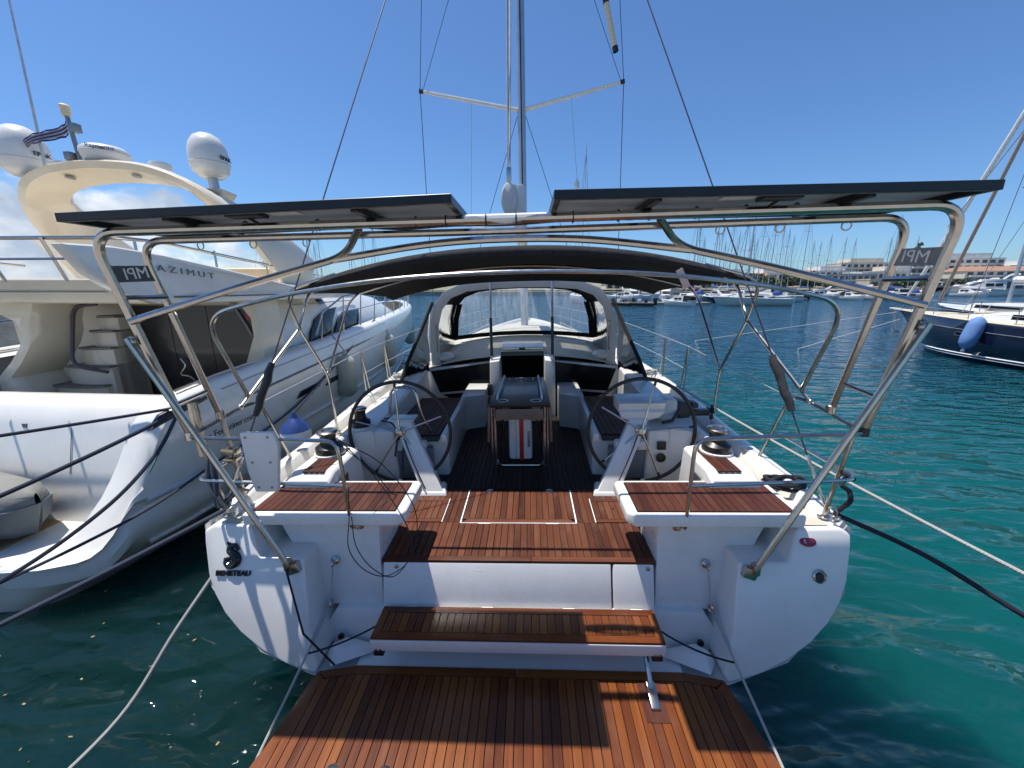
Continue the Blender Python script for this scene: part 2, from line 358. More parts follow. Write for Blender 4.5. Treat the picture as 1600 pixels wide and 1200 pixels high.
class MB:
    def __init__(s): s.bm = bmesh.new()
    def face(s, co):
        try: return s.bm.faces.new([s.bm.verts.new(c) for c in co])
        except ValueError: return None
    def box(s, x0, x1, y0, y1, z0, z1):
        v = [s.bm.verts.new((x, y, z)) for z in (z0, z1) for y in (y0, y1) for x in (x0, x1)]
        for f in ((0, 2, 3, 1), (4, 5, 7, 6), (0, 1, 5, 4), (2, 6, 7, 3), (0, 4, 6, 2), (1, 3, 7, 5)): s.bm.faces.new([v[i] for i in f])
        return s
    def obox(s, c, size, m=None):
        """box of a size about a centre, turned by a matrix"""
        c = Vector(c); v = []
        for z in (-.5, .5):
            for y in (-.5, .5):
                for x in (-.5, .5):
                    p = Vector((x * size[0], y * size[1], z * size[2]))
                    v.append(s.bm.verts.new(c + (m @ p if m else p)))
        for f in ((0, 2, 3, 1), (4, 5, 7, 6), (0, 1, 5, 4), (2, 6, 7, 3), (0, 4, 6, 2), (1, 3, 7, 5)): s.bm.faces.new([v[i] for i in f])
        return s
    def hull2(s, A, B):
        """solid between two equal-length polygons"""
        a = [s.bm.verts.new(p) for p in A]; b = [s.bm.verts.new(p) for p in B]; n = len(a)
        s.bm.faces.new(a); s.bm.faces.new(b[::-1])
        for i in range(n): s.bm.faces.new([a[i], b[i], b[(i + 1) % n], a[(i + 1) % n]])
        return s
    def grid(s, rows, closed=False): s.skin(rows, closed); return s
    def skin(s, rows, closed=False):
        V = [[s.bm.verts.new(p) for p in r] for r in rows]
        for i in range(len(V) - 1):
            n = len(V[i])
            for j in range(n if closed else n - 1):
                q = [V[i][j], V[i][(j + 1) % n], V[i + 1][(j + 1) % n], V[i + 1][j]]
                try: s.bm.faces.new(q)
                except ValueError: pass
        return V
    def loft(s, rings, caps=True):
        V = s.skin(rings, True)
        if caps:
            s.bm.faces.new(V[0][::-1]); s.bm.faces.new(V[-1])
        return s
    def tube(s, pts, r, n=8, closed=False):
        pts = [Vector(p) for p in pts]; m = len(pts)
        rad = r if isinstance(r, (list, tuple)) else [r] * m
        t0 = (pts[1] - pts[0]).normalized()
        up = Vector((0, 0, 1)) if abs(t0.z) < 0.9 else Vector((0, 1, 0))
        u = t0.cross(up).normalized(); rings = []
        for i in range(m):
            if closed: t = (pts[(i + 1) % m] - pts[i - 1]).normalized()
            else: t = (pts[min(i + 1, m - 1)] - pts[max(i - 1, 0)]).normalized()
            u = (u - t * u.dot(t)).normalized(); w = t.cross(u)
            rings.append([pts[i] + (u * math.cos(a) + w * math.sin(a)) * rad[i] for a in [2 * math.pi * k / n for k in range(n)]])
        if closed: rings.append(rings[0])
        if closed:
            V = [[s.bm.verts.new(p) for p in rg] for rg in rings[:-1]]; V.append(V[0])
            for i in range(m):
                for j in range(n): s.bm.faces.new([V[i][j], V[i][(j + 1) % n], V[i + 1][(j + 1) % n], V[i + 1][j]])
        else: s.loft(rings)
        return s
    def lathe(s, prof, c=(0, 0, 0), axis=(0, 0, 1), n=20):
        q = Vector((0, 0, 1)).rotation_difference(Vector(axis).normalized()); c = Vector(c)
        s.loft([[c + q @ Vector((max(r, 1e-4) * math.cos(2 * math.pi * k / n), max(r, 1e-4) * math.sin(2 * math.pi * k / n), z)) for k in range(n)] for r, z in prof])
        return s
    def sph(s, c, rx, ry, rz, u=16, v=10):
        c = Vector(c); rings = []
        for i in range(v + 1):
            a = -math.pi / 2 + math.pi * i / v; k = max(math.cos(a), 1e-3)
            rings.append([c + Vector((rx * k * math.cos(2 * math.pi * j / u), ry * k * math.sin(2 * math.pi * j / u), rz * math.sin(a))) for j in range(u)])
        s.loft(rings); return s
    def torus(s, c, R_, r, axis=(0, 0, 1), n=32, k=8):
        q = Vector((0, 0, 1)).rotation_difference(Vector(axis).normalized()); c = Vector(c)
        s.tube([c + q @ Vector((R_ * math.cos(2 * math.pi * i / n), R_ * math.sin(2 * math.pi * i / n), 0)) for i in range(n)], r, k, True); return s
    def solidify(s, t):
        bmesh.ops.solidify(s.bm, geom=s.bm.faces[:], thickness=t); return s
    def out(s, name, mat, parent=None, bevel=0.0, seg=2, angle=32, weld=False):
        bm = s.bm
        if weld: bmesh.ops.remove_doubles(bm, verts=bm.verts, dist=1e-5)
        bmesh.ops.recalc_face_normals(bm, faces=bm.faces)
        if bevel:
            bm.edges.ensure_lookup_table()
            ed = [e for e in bm.edges if len(e.link_faces) == 2 and e.calc_face_angle(0) > R(28)]
            if ed: bmesh.ops.bevel(bm, geom=ed, offset=bevel, segments=seg, profile=0.6, affect='EDGES', clamp_overlap=True)
        me = bpy.data.meshes.new(name); bm.to_mesh(me); bm.free()
        me.polygons.foreach_set('use_smooth', [True] * len(me.polygons)); me.set_sharp_from_angle(angle=R(angle))
        if mat: me.materials.append(mat)
        ob = bpy.data.objects.new(name, me); COL.objects.link(ob)
        if parent: ob.parent = parent
        return ob


def tag(o, label, cat, group=None):
    o['label'] = label; o['category'] = cat
    if group: o['group'] = group
    return o
def struct(o): o['kind'] = 'structure'; return o
def stuff(o, label=None):
    o['kind'] = 'stuff'
    if label: o['label'] = label
    return o
def thing(name, label, cat, loc=(0, 0, 0), rot=(0, 0, 0), group=None):
    o = bpy.data.objects.new(name, None); COL.objects.link(o); o.empty_display_size = 0.2
    o.location = loc; o.rotation_euler = rot
    return tag(o, label, cat, group)
def part(name, parent):
    o = bpy.data.objects.new(name, None); COL.objects.link(o); o.parent = parent; o.empty_display_size = 0.1
    return o
def box(name, mat, parent, x0, x1, y0, y1, z0, z1, bevel=0.0, seg=2):
    return MB().box(min(x0, x1), max(x0, x1), y0, y1, z0, z1).out(name, mat, parent, bevel, seg)
def tube(name, mat, parent, pts, r, n=8): return MB().tube(pts, r, n).out(name, mat, parent)
def copy_of(o, parent, loc=None, rot=None, scale=None):
    c = o.copy(); COL.objects.link(c); c.parent = parent
    if loc is not None: c.location = loc
    if rot is not None: c.rotation_euler = rot
    if scale is not None: c.scale = scale
    return c
def copy_tree(o, parent=None):
    c = o.copy(); COL.objects.link(c); c.parent = parent
    for ch in o.children: copy_tree(ch, c)
    return c
def ray_to(px, Y):
    """x of a far object that stands on the bearing of a photo column, at a distance Y ahead"""
    x = (px - 800) / 601.0; y = (600 - 470) / 601.0
    h = math.cos(PITCH) + y * math.sin(PITCH)
    c, s = math.cos(YAW), math.sin(YAW)
    dx, dy = x * c - h * s, x * s + h * c
    return CAM.x + (Y - CAM.y) * dx / dy
HM = Matrix.Rotation(HEEL, 4, 'Y')
def hw(p): return HM @ Vector(p)          # boat coordinates -> world

_dg = None
def lettering(text, mat, parent, size, loc, xdir, ydir, depth=0.004, mirror=False, align='CENTER', name='lettering', xs=1.0, bold=0.0):
    cu = bpy.data.curves.new(name, 'FONT'); cu.body = text; cu.size = size; cu.extrude = depth; cu.align_x = align; cu.align_y = 'CENTER'; cu.resolution_u = 3; cu.offset = bold
    tmp = bpy.data.objects.new(name + '_source', cu); COL.objects.link(tmp)
    dg = bpy.context.evaluated_depsgraph_get(); dg.update()
    me = bpy.data.meshes.new_from_object(tmp.evaluated_get(dg))
    bpy.data.objects.remove(tmp); bpy.data.curves.remove(cu)
    X = Vector(xdir).normalized(); Y = Vector(ydir).normalized(); Z = X.cross(Y)
    for v in me.vertices:
        x = v.co.x * xs * (-1 if mirror else 1)
        v.co = Vector(loc) + X * x + Y * v.co.y + Z * v.co.z
    if mirror: me.flip_normals()
    me.name = name; me.materials.clear(); me.materials.append(mat)
    o = bpy.data.objects.new(name, me); COL.objects.link(o)
    if parent: o.parent = parent
    return o


def plank_quad(parent, pts, z0, z1, mat, along='Y', name='plank'):
    """one plank from its outline (4 points, plan view); its own origin at its middle, long axis = local y"""
    cx = sum(p[0] for p in pts) / len(pts); cy = sum(p[1] for p in pts) / len(pts)
    loc = [(p[0] - cx, p[1] - cy) for p in pts]
    if along == 'X': loc = [(y, -x) for x, y in loc]
    mb = MB(); mb.hull2([(x, y, z0 - z1) for x, y in loc], [(x, y, 0) for x, y in loc])
    o = mb.out(name, mat, parent)
    o.location = (cx, cy, z1)
    if along == 'X': o.rotation_euler = (0, 0, R(90))
    return o


def plank_row(parent, x0, x1, w, yf0, yf1, z0, z1, mat, gap=0.005):
    """planks running fore and aft between x0 and x1; alike ones share a mesh"""
    n = max(1, round((x1 - x0) / w)); w = (x1 - x0) / n; shared = {}
    for i in range(n):
        a, b = x0 + i * w + gap / 2, x0 + (i + 1) * w - gap / 2
        q = [(a, yf0(a)), (b, yf0(b)), (b, yf1(b)), (a, yf1(a))]
        cx = (a + b) / 2; cy = sum(p[1] for p in q) / 4
        key = tuple(round(v, 4) for p in q for v in (p[0] - cx, p[1] - cy))
        if q[3][1] - q[0][1] < 0.01 and q[2][1] - q[1][1] < 0.01: continue
        if key in shared: copy_of(shared[key], parent, (cx, cy, z1))
        else: shared[key] = plank_quad(parent, q, z0, z1, mat)
    return

# ------------------------------------------------------------------ setting: water, shore
SHORE = [(-900, 152), (-200, 150), (-6, 143), (60, 145), (88, 147), (140, 163), (190, 181), (260, 215), (420, 300), (900, 420)]
water_mb = MB()
def span(a, b, n): return [a + (b - a) * i / n for i in range(n + 1)]
water_mb.grid([[(x, y, 0) for x in span(-1500, 1500, 12)] for y in span(-1500, 1500, 12)])
water = struct(water_mb.out('water', SEA))
land = MB()
land.hull2([(x, y, -1) for x, y in SHORE] + [(900, 1500, -1), (-900, 1500, -1)], [(x, y, 1.5) for x, y in SHORE] + [(900, 1500, 1.5), (-900, 1500, 1.5)])
struct(land.out('quay', STONE))
struct(MB().box(-40, 40, -30, -1.75, -3, 0.95).out('quay', QUAYTOP, None, 0.05))
hill = MB(); rows = []
for j in range(14):
    row = []
    for i in range(46):
        x = -900 + 40 * i; sy = 150
        for (xa, ya), (xb, yb) in zip(SHORE, SHORE[1:]):
            if xa <= x <= xb: sy = ya + (yb - ya) * (x - xa) / (xb - xa)
        d = 14 + j * 45
        z = 1.6 + min(d, 260) * 0.026 * (0.8 + 0.9 * mnoise.noise(Vector((x * 0.006, d * 0.01, 3)))) * (1 if x > -20 else 0.6)
        row.append((x, sy + d, max(1.55, z)))
    rows.append(row)
hill.grid(rows); struct(hill.out('hill', EARTH))

# ------------------------------------------------------------------ the sailing yacht in the middle
# boat coordinates: x to starboard, y forward from the transom, z up from the water
yacht = thing('sailing_yacht', 'white sailing yacht seen from astern with two steering wheels and brown teak decks', 'sailing yacht', rot=(0, HEEL, 0))
HB = [(0, 2.095), (0.8, 2.08), (1.6, 2.10), (2.6, 2.16), (4.5, 2.14), (6.5, 1.98), (8.5, 1.68), (10.5, 1.22), (12.3, 0.68), (13.5, 0.24), (14.2, 0.03)]
HZ = [(0, 1.20), (0.5, 1.26), (2, 1.30), (5, 1.36), (9, 1.42), (14.2, 1.52)]
def interp(tab, y):
    if y <= tab[0][0]: return tab[0][1]
    for (a, p), (b, q) in zip(tab, tab[1:]):
        if y <= b: return p + (q - p) * (y - a) / (b - a)
    return tab[-1][1]
def hb(y): return interp(HB, y)
def hz(y): return interp(HZ, y)
def rake(z): return -0.36 * (1.2 - z)

# hull shell, open at the stern
rings = []
for y in [0, 0.25, 0.5, 0.9, 1.4, 2, 3, 4, 5.2, 6.5, 8, 9.5, 11, 12.2, 13.2, 13.9, 14.2]:
    b, z = hb(y), hz(y); k = max(0.03, 1 - max(0, (y - 3) / 11.2) ** 1.6 * 0.5)
    half = [(1.0, z), (0.99, z - 0.10), (0.965, z * 0.69), (0.91, z * 0.575), (0.79, z * 0.375), (0.62, z * 0.27), (0.3, z * 0.2), (0, z * 0.18)]
    t = min(1, y / 3.0)
    half = [(f * (1 if i < 2 else (k ** (0.3 * i))), zz - t * (0.05 * i)) for i, (f, zz) in enumerate(half)]
    sh = lambda zz: rake(zz) * max(0, 1 - y / 2.0)
    L = [(-f * b, y + sh(zz), zz) for f, zz in half]
    Rr = [(f * b, y + sh(zz), zz) for f, zz in half[-2::-1]]
    rings.append(L + Rr)
mb = MB(); mb.grid(rings); mb.out('hull', WHITE, yacht, angle=50)

for s in (-1, 1):
    # stern quarter: outer wing with the stepped block the arch strut stands on
    prof = [(1.27, 0.37), (1.34, 0.60), (1.40, 1.00), (1.70, 1.00), (1.77, 1.195), (2.03, 1.20), (2.095, 1.165), (2.085, 1.09), (2.045, 0.90), (1.995, 0.785), (1.915, 0.67), (1.80, 0.56), (1.65, 0.46), (1.48, 0.385), (1.29, 0.335)]
    A = [(s * x, rake(z) - 0.006, z) for x, z in prof]
    Bk = [(s * x, 0.33, z) for x, z in prof]
    MB().hull2(A, Bk).out('stern_quarter', WHITE, yacht, 0.022, 3)
    # recess wall under the helm seat, with its ledge
    mb = MB(); mb.hull2([(s * 0.935, 0.005, 0.56), (s * 1.34, 0.005, 0.56), (s * 1.72, 0.14, 1.225), (s * 0.95, 0.12, 1.225)],
                        [(s * 0.935, 0.45, 0.56), (s * 1.34, 0.45, 0.56), (s * 1.72, 0.45, 1.225), (s * 0.95, 0.45, 1.225)])
    mb.out('recess_wall', WHITE_WET, yacht, 0.02, 2)
    # locker wall forward of the seat beside the cockpit floor
    # eye and its lashing
    mb = MB(); mb.lathe([(0.03, 0), (0.03, 0.008), (0.014, 0.02), (0.012, 0.03)], (s * 1.265, 0.055, 0.885), (0, -1, 0.2), 12); mb.torus((s * 1.265, 0.02, 0.885), 0.018, 0.006, (1, 0, 0), 14, 6)
    mb.out('padeye', STEEL, yacht)
    tube('lashing', WIRE_LIGHT, yacht, [(s * 1.267, 0.018, 0.87), (s * 1.28, 0.0, 0.76), (s * 1.29, -0.02, 0.63)], 0.007, 6)
    mb = MB(); mb.torus((s * 1.292, -0.03, 0.605), 0.022, 0.009, (1, 0.3, 0), 14, 6); mb.out('shackle', STEEL, yacht)
    MB().lathe([(0.022, 0.0), (0.022, 0.012), (0.012, 0.013), (0.012, -0.01)], (s * 1.20, -0.115, 0.42), (0, -1, 0.3), 14).out('scupper', BLACK, yacht)
    # little sloped moulding beside the platform
    MB().hull2([(s * 0.92, -0.16, 0.36), (s * 1.20, -0.29, 0.36), (s * 1.27, -0.20, 0.36), (s * 1.2, -0.1, 0.36)],
               [(s * 0.95, -0.13, 0.38), (s * 1.19, -0.22, 0.43), (s * 1.22, -0.19, 0.44), (s * 1.16, -0.12, 0.42)]).out('moulding', WHITE, yacht, 0.008)
    # foot of the arch strut
    mb = MB(); mb.obox((s * 1.455, -0.105, 0.955), (0.085, 0.05, 0.07), Matrix.Rotation(s * 0.35, 3, 'Y')); mb.obox((s * 1.478, -0.12, 0.99), (0.04, 0.05, 0.07))
    mb.out('strut_foot', STEEL, yacht, 0.008)

# lower transom
prof = [(0, 0.215), (0.6, 0.235), (1.27, 0.325), (1.36, 0.41), (1.25, 0.575), (0, 0.575)]
poly = [(-x, z) for x, z in prof[1:-1][::-1]] + [(prof[0][0], prof[0][1])] + [(x, z) for x, z in prof[1:-1]]
poly = [(x, z) for x, z in poly]
MB().hull2([(x, rake(z) * 0.62 + 0.10, z) for x, z in poly], [(x, 0.5, z) for x, z in poly]).out('lower_transom', WHITE, yacht, 0.012)
box('transom_lip', WHITE, yacht, -1.05, 1.05, -0.30, 0.05, 0.26, 0.335, 0.015)
# riser below the cockpit floor: wide locker door and a narrow one
def riser(x0, x1, name):
    MB().hull2([(x0, -0.034, 0.585), (x1, -0.034, 0.585), (x1, 0.052, 0.875), (x0, 0.052, 0.875)], [(x0, 0.12, 0.585), (x1, 0.12, 0.585), (x1, 0.12, 0.875), (x0, 0.12, 0.875)]).out(name, WHITE_WET, yacht, 0.012)
riser(-0.925, 0.640, 'locker_door'); riser(0.652, 0.925, 'locker_door')
box('riser_backing', CAULK, yacht, -0.93, 0.93, 0.14, 0.3, 0.56, 0.86)
box('riser_ledge', WHITE, yacht, -0.93, 0.93, -0.056, 0.15, 0.56, 0.588, 0.008)
for x in (-0.72, -0.2, 0.35, 0.8): box('hinge', WHITE, yacht, x - 0.04, x + 0.04, -0.055, -0.034, 0.588, 0.600, 0.003)
for x in (-0.83, 0.885): MB().lathe([(0.013, 0), (0.013, 0.006), (0.003, 0.008)], (x, 0.043, 0.85), (0, -1, 0.1), 12).out('latch', STEEL, yacht)

# swim platform, hinged at the transom
plat = part('swim_platform', yacht)
PZ = 0.35
def p_front(x): return -0.265 if abs(x) < 1.03 else -0.265 - (abs(x) - 1.03) * 0.19
def p_side(y): return 1.265 + (-0.31 - y) * 0.165
box('core', WHITE, plat, -1.24, 1.24, -1.28, -0.33, 0.26, PZ - 0.018, 0.01)
MB().hull2([(-1.27, -0.315, 0.300), (1.27, -0.315, 0.300), (1.43, -1.30, 0.300), (-1.43, -1.30, 0.300)], [(-1.27, -0.315, PZ - 0.016), (1.27, -0.315, PZ - 0.016), (1.43, -1.30, PZ - 0.016), (-1.43, -1.30, PZ - 0.016)]).out('bed', CAULK, plat)
BW = 0.055
def p_front_in(x): return p_front(x) - BW - 0.004
def plat_aft(x):
    # side borders cut the outer planks short at their forward end instead
    return -1.30
def plat_fwd(x):
    f = p_front_in(x)
    lim = -0.31 - (abs(x) + BW + 0.004 - 1.265) / 0.165   # where the slanting side border crosses this x
    return min(f, lim)
plank_row(plat, -1.37, 1.37, 0.0505, lambda x: plat_aft(x), plat_fwd, PZ - 0.018, PZ, TEAK_WET)
# borders
plank_quad(plat, [(-1.03, p_front_in(0) + 0.004), (0.0, p_front_in(0) + 0.004), (0.0, -0.265), (-1.03, -0.265)], PZ - 0.018, PZ + 0.001, TEAK_WET, 'X', 'border')
plank_quad(plat, [(0.004, p_front_in(0) + 0.004), (1.03, p_front_in(0) + 0.004), (1.03, -0.265), (0.004, -0.265)], PZ - 0.018, PZ + 0.001, TEAK_WET, 'X', 'border')
for s in (-1, 1):
    plank_quad(plat, [(s * 1.033, p_front_in(1.033) + 0.004), (s * 1.205, p_front_in(1.205) + 0.004), (s * 1.265, p_front(1.265)), (s * 1.033, -0.265)][::s], PZ - 0.018, PZ + 0.001, TEAK_WET, 'X', 'border')
    plank_quad(plat, [(s * 1.209, p_front_in(1.209)), (s * 1.268, -0.313), (s * 1.428, -1.30), (s * 1.372, -1.30)][::s], PZ - 0.018, PZ + 0.001, TEAK_WET, 'Y', 'border')
for x in (-0.92, -0.65): MB().lathe([(0.035, 0), (0.035, 0.004), (0.02, 0.008), (0.0, 0.009)], (x, -0.83, PZ), (0, 0, 1), 16).out('deck_fitting', STEEL, plat)
# lifting ram and its foot
pr = part('platform_ram', yacht)
tube('rod', STEEL, pr, [(0.80, -0.20, 0.54), (0.80, -0.40, PZ + 0.04)], 0.017)
MB().hull2([(0.77, -0.50, PZ), (0.832, -0.50, PZ), (0.832, -0.35, PZ), (0.77, -0.35, PZ)], [(0.776, -0.50, PZ + 0.02), (0.826, -0.50, PZ + 0.02), (0.826, -0.37, PZ + 0.06), (0.776, -0.37, PZ + 0.06)]).out('foot', STEEL, pr, 0.006)
box('pad', TEAK_DARK, pr, 0.735, 0.865, -0.56, -0.33, PZ - 0.01, PZ + 0.0035)

# folding boarding step
step = part('boarding_step', yacht)
SZ = 0.62
box('tread_body', WHITE, step, -0.905, 0.905, -0.315, -0.058, SZ - 0.095, SZ - 0.014, 0.01)
box('bed', CAULK, step, -0.898, 0.898, -0.307, -0.066, SZ - 0.016, SZ - 0.010)
plank_row(step, -0.848, 0.848, 0.05, lambda x: -0.259, lambda x: -0.114, SZ - 0.012, SZ, TEAK_WET)
plank_quad(step, [(-0.90, -0.309), (0.90, -0.309), (0.852, -0.263), (-0.852, -0.263)], SZ - 0.012, SZ + 0.001, TEAK_WET, 'X', 'border')
plank_quad(step, [(-0.852, -0.110), (0.852, -0.110), (0.90, -0.064), (-0.90, -0.064)], SZ - 0.012, SZ + 0.001, TEAK_WET, 'X', 'border')
for s in (-1, 1):
    plank_quad(step, [(s * 0.852, -0.261), (s * 0.90, -0.305), (s * 0.90, -0.068), (s * 0.852, -0.112)][::s], SZ - 0.012, SZ + 0.001, TEAK_WET, 'Y', 'border')
    mb = MB(); mb.box(s * 0.855 - 0.032, s * 0.855 + 0.032, -0.321, -0.285, SZ - 0.125, SZ - 0.094); mb.out('bracket', BLACK, step, 0.004)
    for dx in (-0.014, 0.014): MB().lathe([(0.008, 0), (0.008, 0.004), (0, 0.005)], (s * 0.855 + dx, -0.315, SZ - 0.083), (0, -1, 0), 10).out('screw', STEEL, step)
    MB().hull2([(s * 0.83, -0.20, 0.53), (s * 0.87, -0.20, 0.53), (s * 0.87, 0.02, 0.53), (s * 0.83, 0.02, 0.53)], [(s * 0.83, -0.10, 0.40), (s * 0.87, -0.10, 0.40), (s * 0.87, 0.02, 0.40), (s * 0.83, 0.02, 0.40)]).out('knee', WHITE, step)

# cockpit floor
sole = part('cockpit_sole', yacht)
FZ = 0.89
box('bed', CAULK, sole, -0.932, 0.932, 0.056, 3.42, FZ - 0.05, FZ - 0.012)
in_centre = lambda x: abs(x) < 0.462
def sole_fwd(x):
    return 1.0
W_ = 0.0495
plank_row(sole, -0.932, -0.468, W_, lambda x: 0.105, lambda x: 0.50, FZ - 0.014, FZ, TEAK)
plank_row(sole, 0.468, 0.932, W_, lambda x: 0.105, lambda x: 0.50, FZ - 0.014, FZ, TEAK)
plank_row(sole, -0.468, 0.468, W_, lambda x: 0.105, lambda x: 0.492, FZ - 0.014, FZ, TEAK)
for s in (-1, 1):
    a, b = sorted((s * 0.468, s * 0.61)); plank_row(sole, a, b, W_, lambda x: 0.502, lambda x: 1.02, FZ - 0.014, FZ, TEAK)
    a, b = sorted((s * 0.61, s * 0.965)); plank_row(sole, a, b, W_, lambda x: 0.862, lambda x: 1.02, FZ - 0.014, FZ, TEAK)
plank_row(sole, -0.72, 0.72, W_, lambda x: 1.024, lambda x: 3.3, FZ - 0.014, FZ, TEAK_SHADED)
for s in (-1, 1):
    a, b = sorted((s * 0.72, s * 1.58)); plank_row(sole, a, b, W_, lambda x: 0.5 if abs(x) > 1.0 else 1.024, lambda x: 1.25, FZ - 0.014, FZ, TEAK_SHADED)
plank_quad(sole, [(-0.932, 0.056), (0.10, 0.056), (0.10, 0.101), (-0.932, 0.101)], FZ - 0.016, FZ + 0.002, TEAK, 'X', 'border')
plank_quad(sole, [(0.105, 0.056), (0.932, 0.056), (0.932, 0.101), (0.105, 0.101)], FZ - 0.016, FZ + 0.002, TEAK, 'X', 'border')
for s in (-1, 1): box('footwell_bed', CAULK, sole, s * 0.94, s * 1.60, 0.47, 1.26, FZ - 0.05, FZ - 0.012)
# centre hatch
ch = part('floor_hatch', yacht)
plank_row(ch, -0.452, 0.452, W_, lambda x: 0.548, lambda x: 1.0, FZ - 0.014, FZ + 0.002, TEAK)
plank_quad(ch, [(-0.452, 0.502), (0.452, 0.502), (0.41, 0.544), (-0.41, 0.544)], FZ - 0.014, FZ + 0.003, TEAK, 'X', 'border')
for a, b, c, d in ((-0.466, -0.456, 0.494, 1.01), (0.456, 0.466, 0.494, 1.01), (-0.456, 0.456, 0.493, 0.4995)): box('seam', LETTER_WHITE, ch, a, b, c, d, FZ - 0.01, FZ + 0.001)
for x in (-0.27, 0.27):
    MB().lathe([(0.034, 0), (0.034, 0.004), (0.026, 0.006), (0.024, 0.002), (0.0, 0.002)], (x, 0.985, FZ + 0.002), (0, 0, 1), 18).out('ring_pull', STEEL, ch)
    box('hinge', LETTER_WHITE, ch, x - 0.05, x + 0.05, 0.486, 0.4925, FZ - 0.004, FZ + 0.0015)
for s in (-1, 1):
    sh = part('floor_hatch', yacht)
    a, b = sorted((s * 0.672, s * 0.965))
    plank_row(sh, a, b, W_, lambda x: 0.555, lambda x: 0.81, FZ - 0.014, FZ + 0.002, TEAK)
    a, b = sorted((s * 0.62, s * 0.97))
    for (y0, y1) in ((0.508, 0.551), (0.814, 0.857)): plank_quad(sh, [(a, y0), (b, y0), (b, y1), (a, y1)], FZ - 0.014, FZ + 0.003, TEAK, 'X', 'border')
    plank_quad(sh, [(s * 0.625, 0.555), (s * 0.668, 0.555), (s * 0.668, 0.81), (s * 0.625, 0.81)][::s], FZ - 0.014, FZ + 0.003, TEAK, 'Y', 'border')
    box('seam', LETTER_WHITE, sh, s * 0.612, s * 0.618, 0.508, 0.86, FZ - 0.01, FZ + 0.001)
    MB().lathe([(0.012, 0), (0.012, 0.002), (0.0, 0.002)], (s * 0.79, 0.70, FZ + 0.002), (0, 0, 1), 10).out('finger_hole', BLACK, sh)
    # wall between floor and the space under the helm seat
    box('cockpit_side', WHITE, yacht, s * 0.945, s * 0.99, 0.12, 0.46, FZ - 0.02, 1.225, 0.004)

# helm seats
for s in (-1, 1):
    seat = part('helm_seat', yacht)
    x0, x1, y0, y1 = 0.715, 1.80, -0.035, 0.43
    out = [(x0 + 0.05, y0), (x1, y0), (x1, y1), (x0 + 0.03, y1), (x0, y1 - 0.03), (x0, y0 + 0.05)]
    MB().hull2([(s * x, y, 1.215) for x, y in out], [(s * x, y, 1.30) for x, y in out]).out('seat_frame', WHITE_WET, seat, 0.022, 3)
    box('bed', CAULK, seat, s * 0.780, s * 1.755, 0.005, 0.388, 1.29, 1.3025)
    a, b = sorted((s * 0.785, s * 1.75)); plank_row(seat, a, b, 0.0485, lambda x: 0.01, lambda x: 0.383, 1.296, 1.308, TEAK_DARK, 0.004)

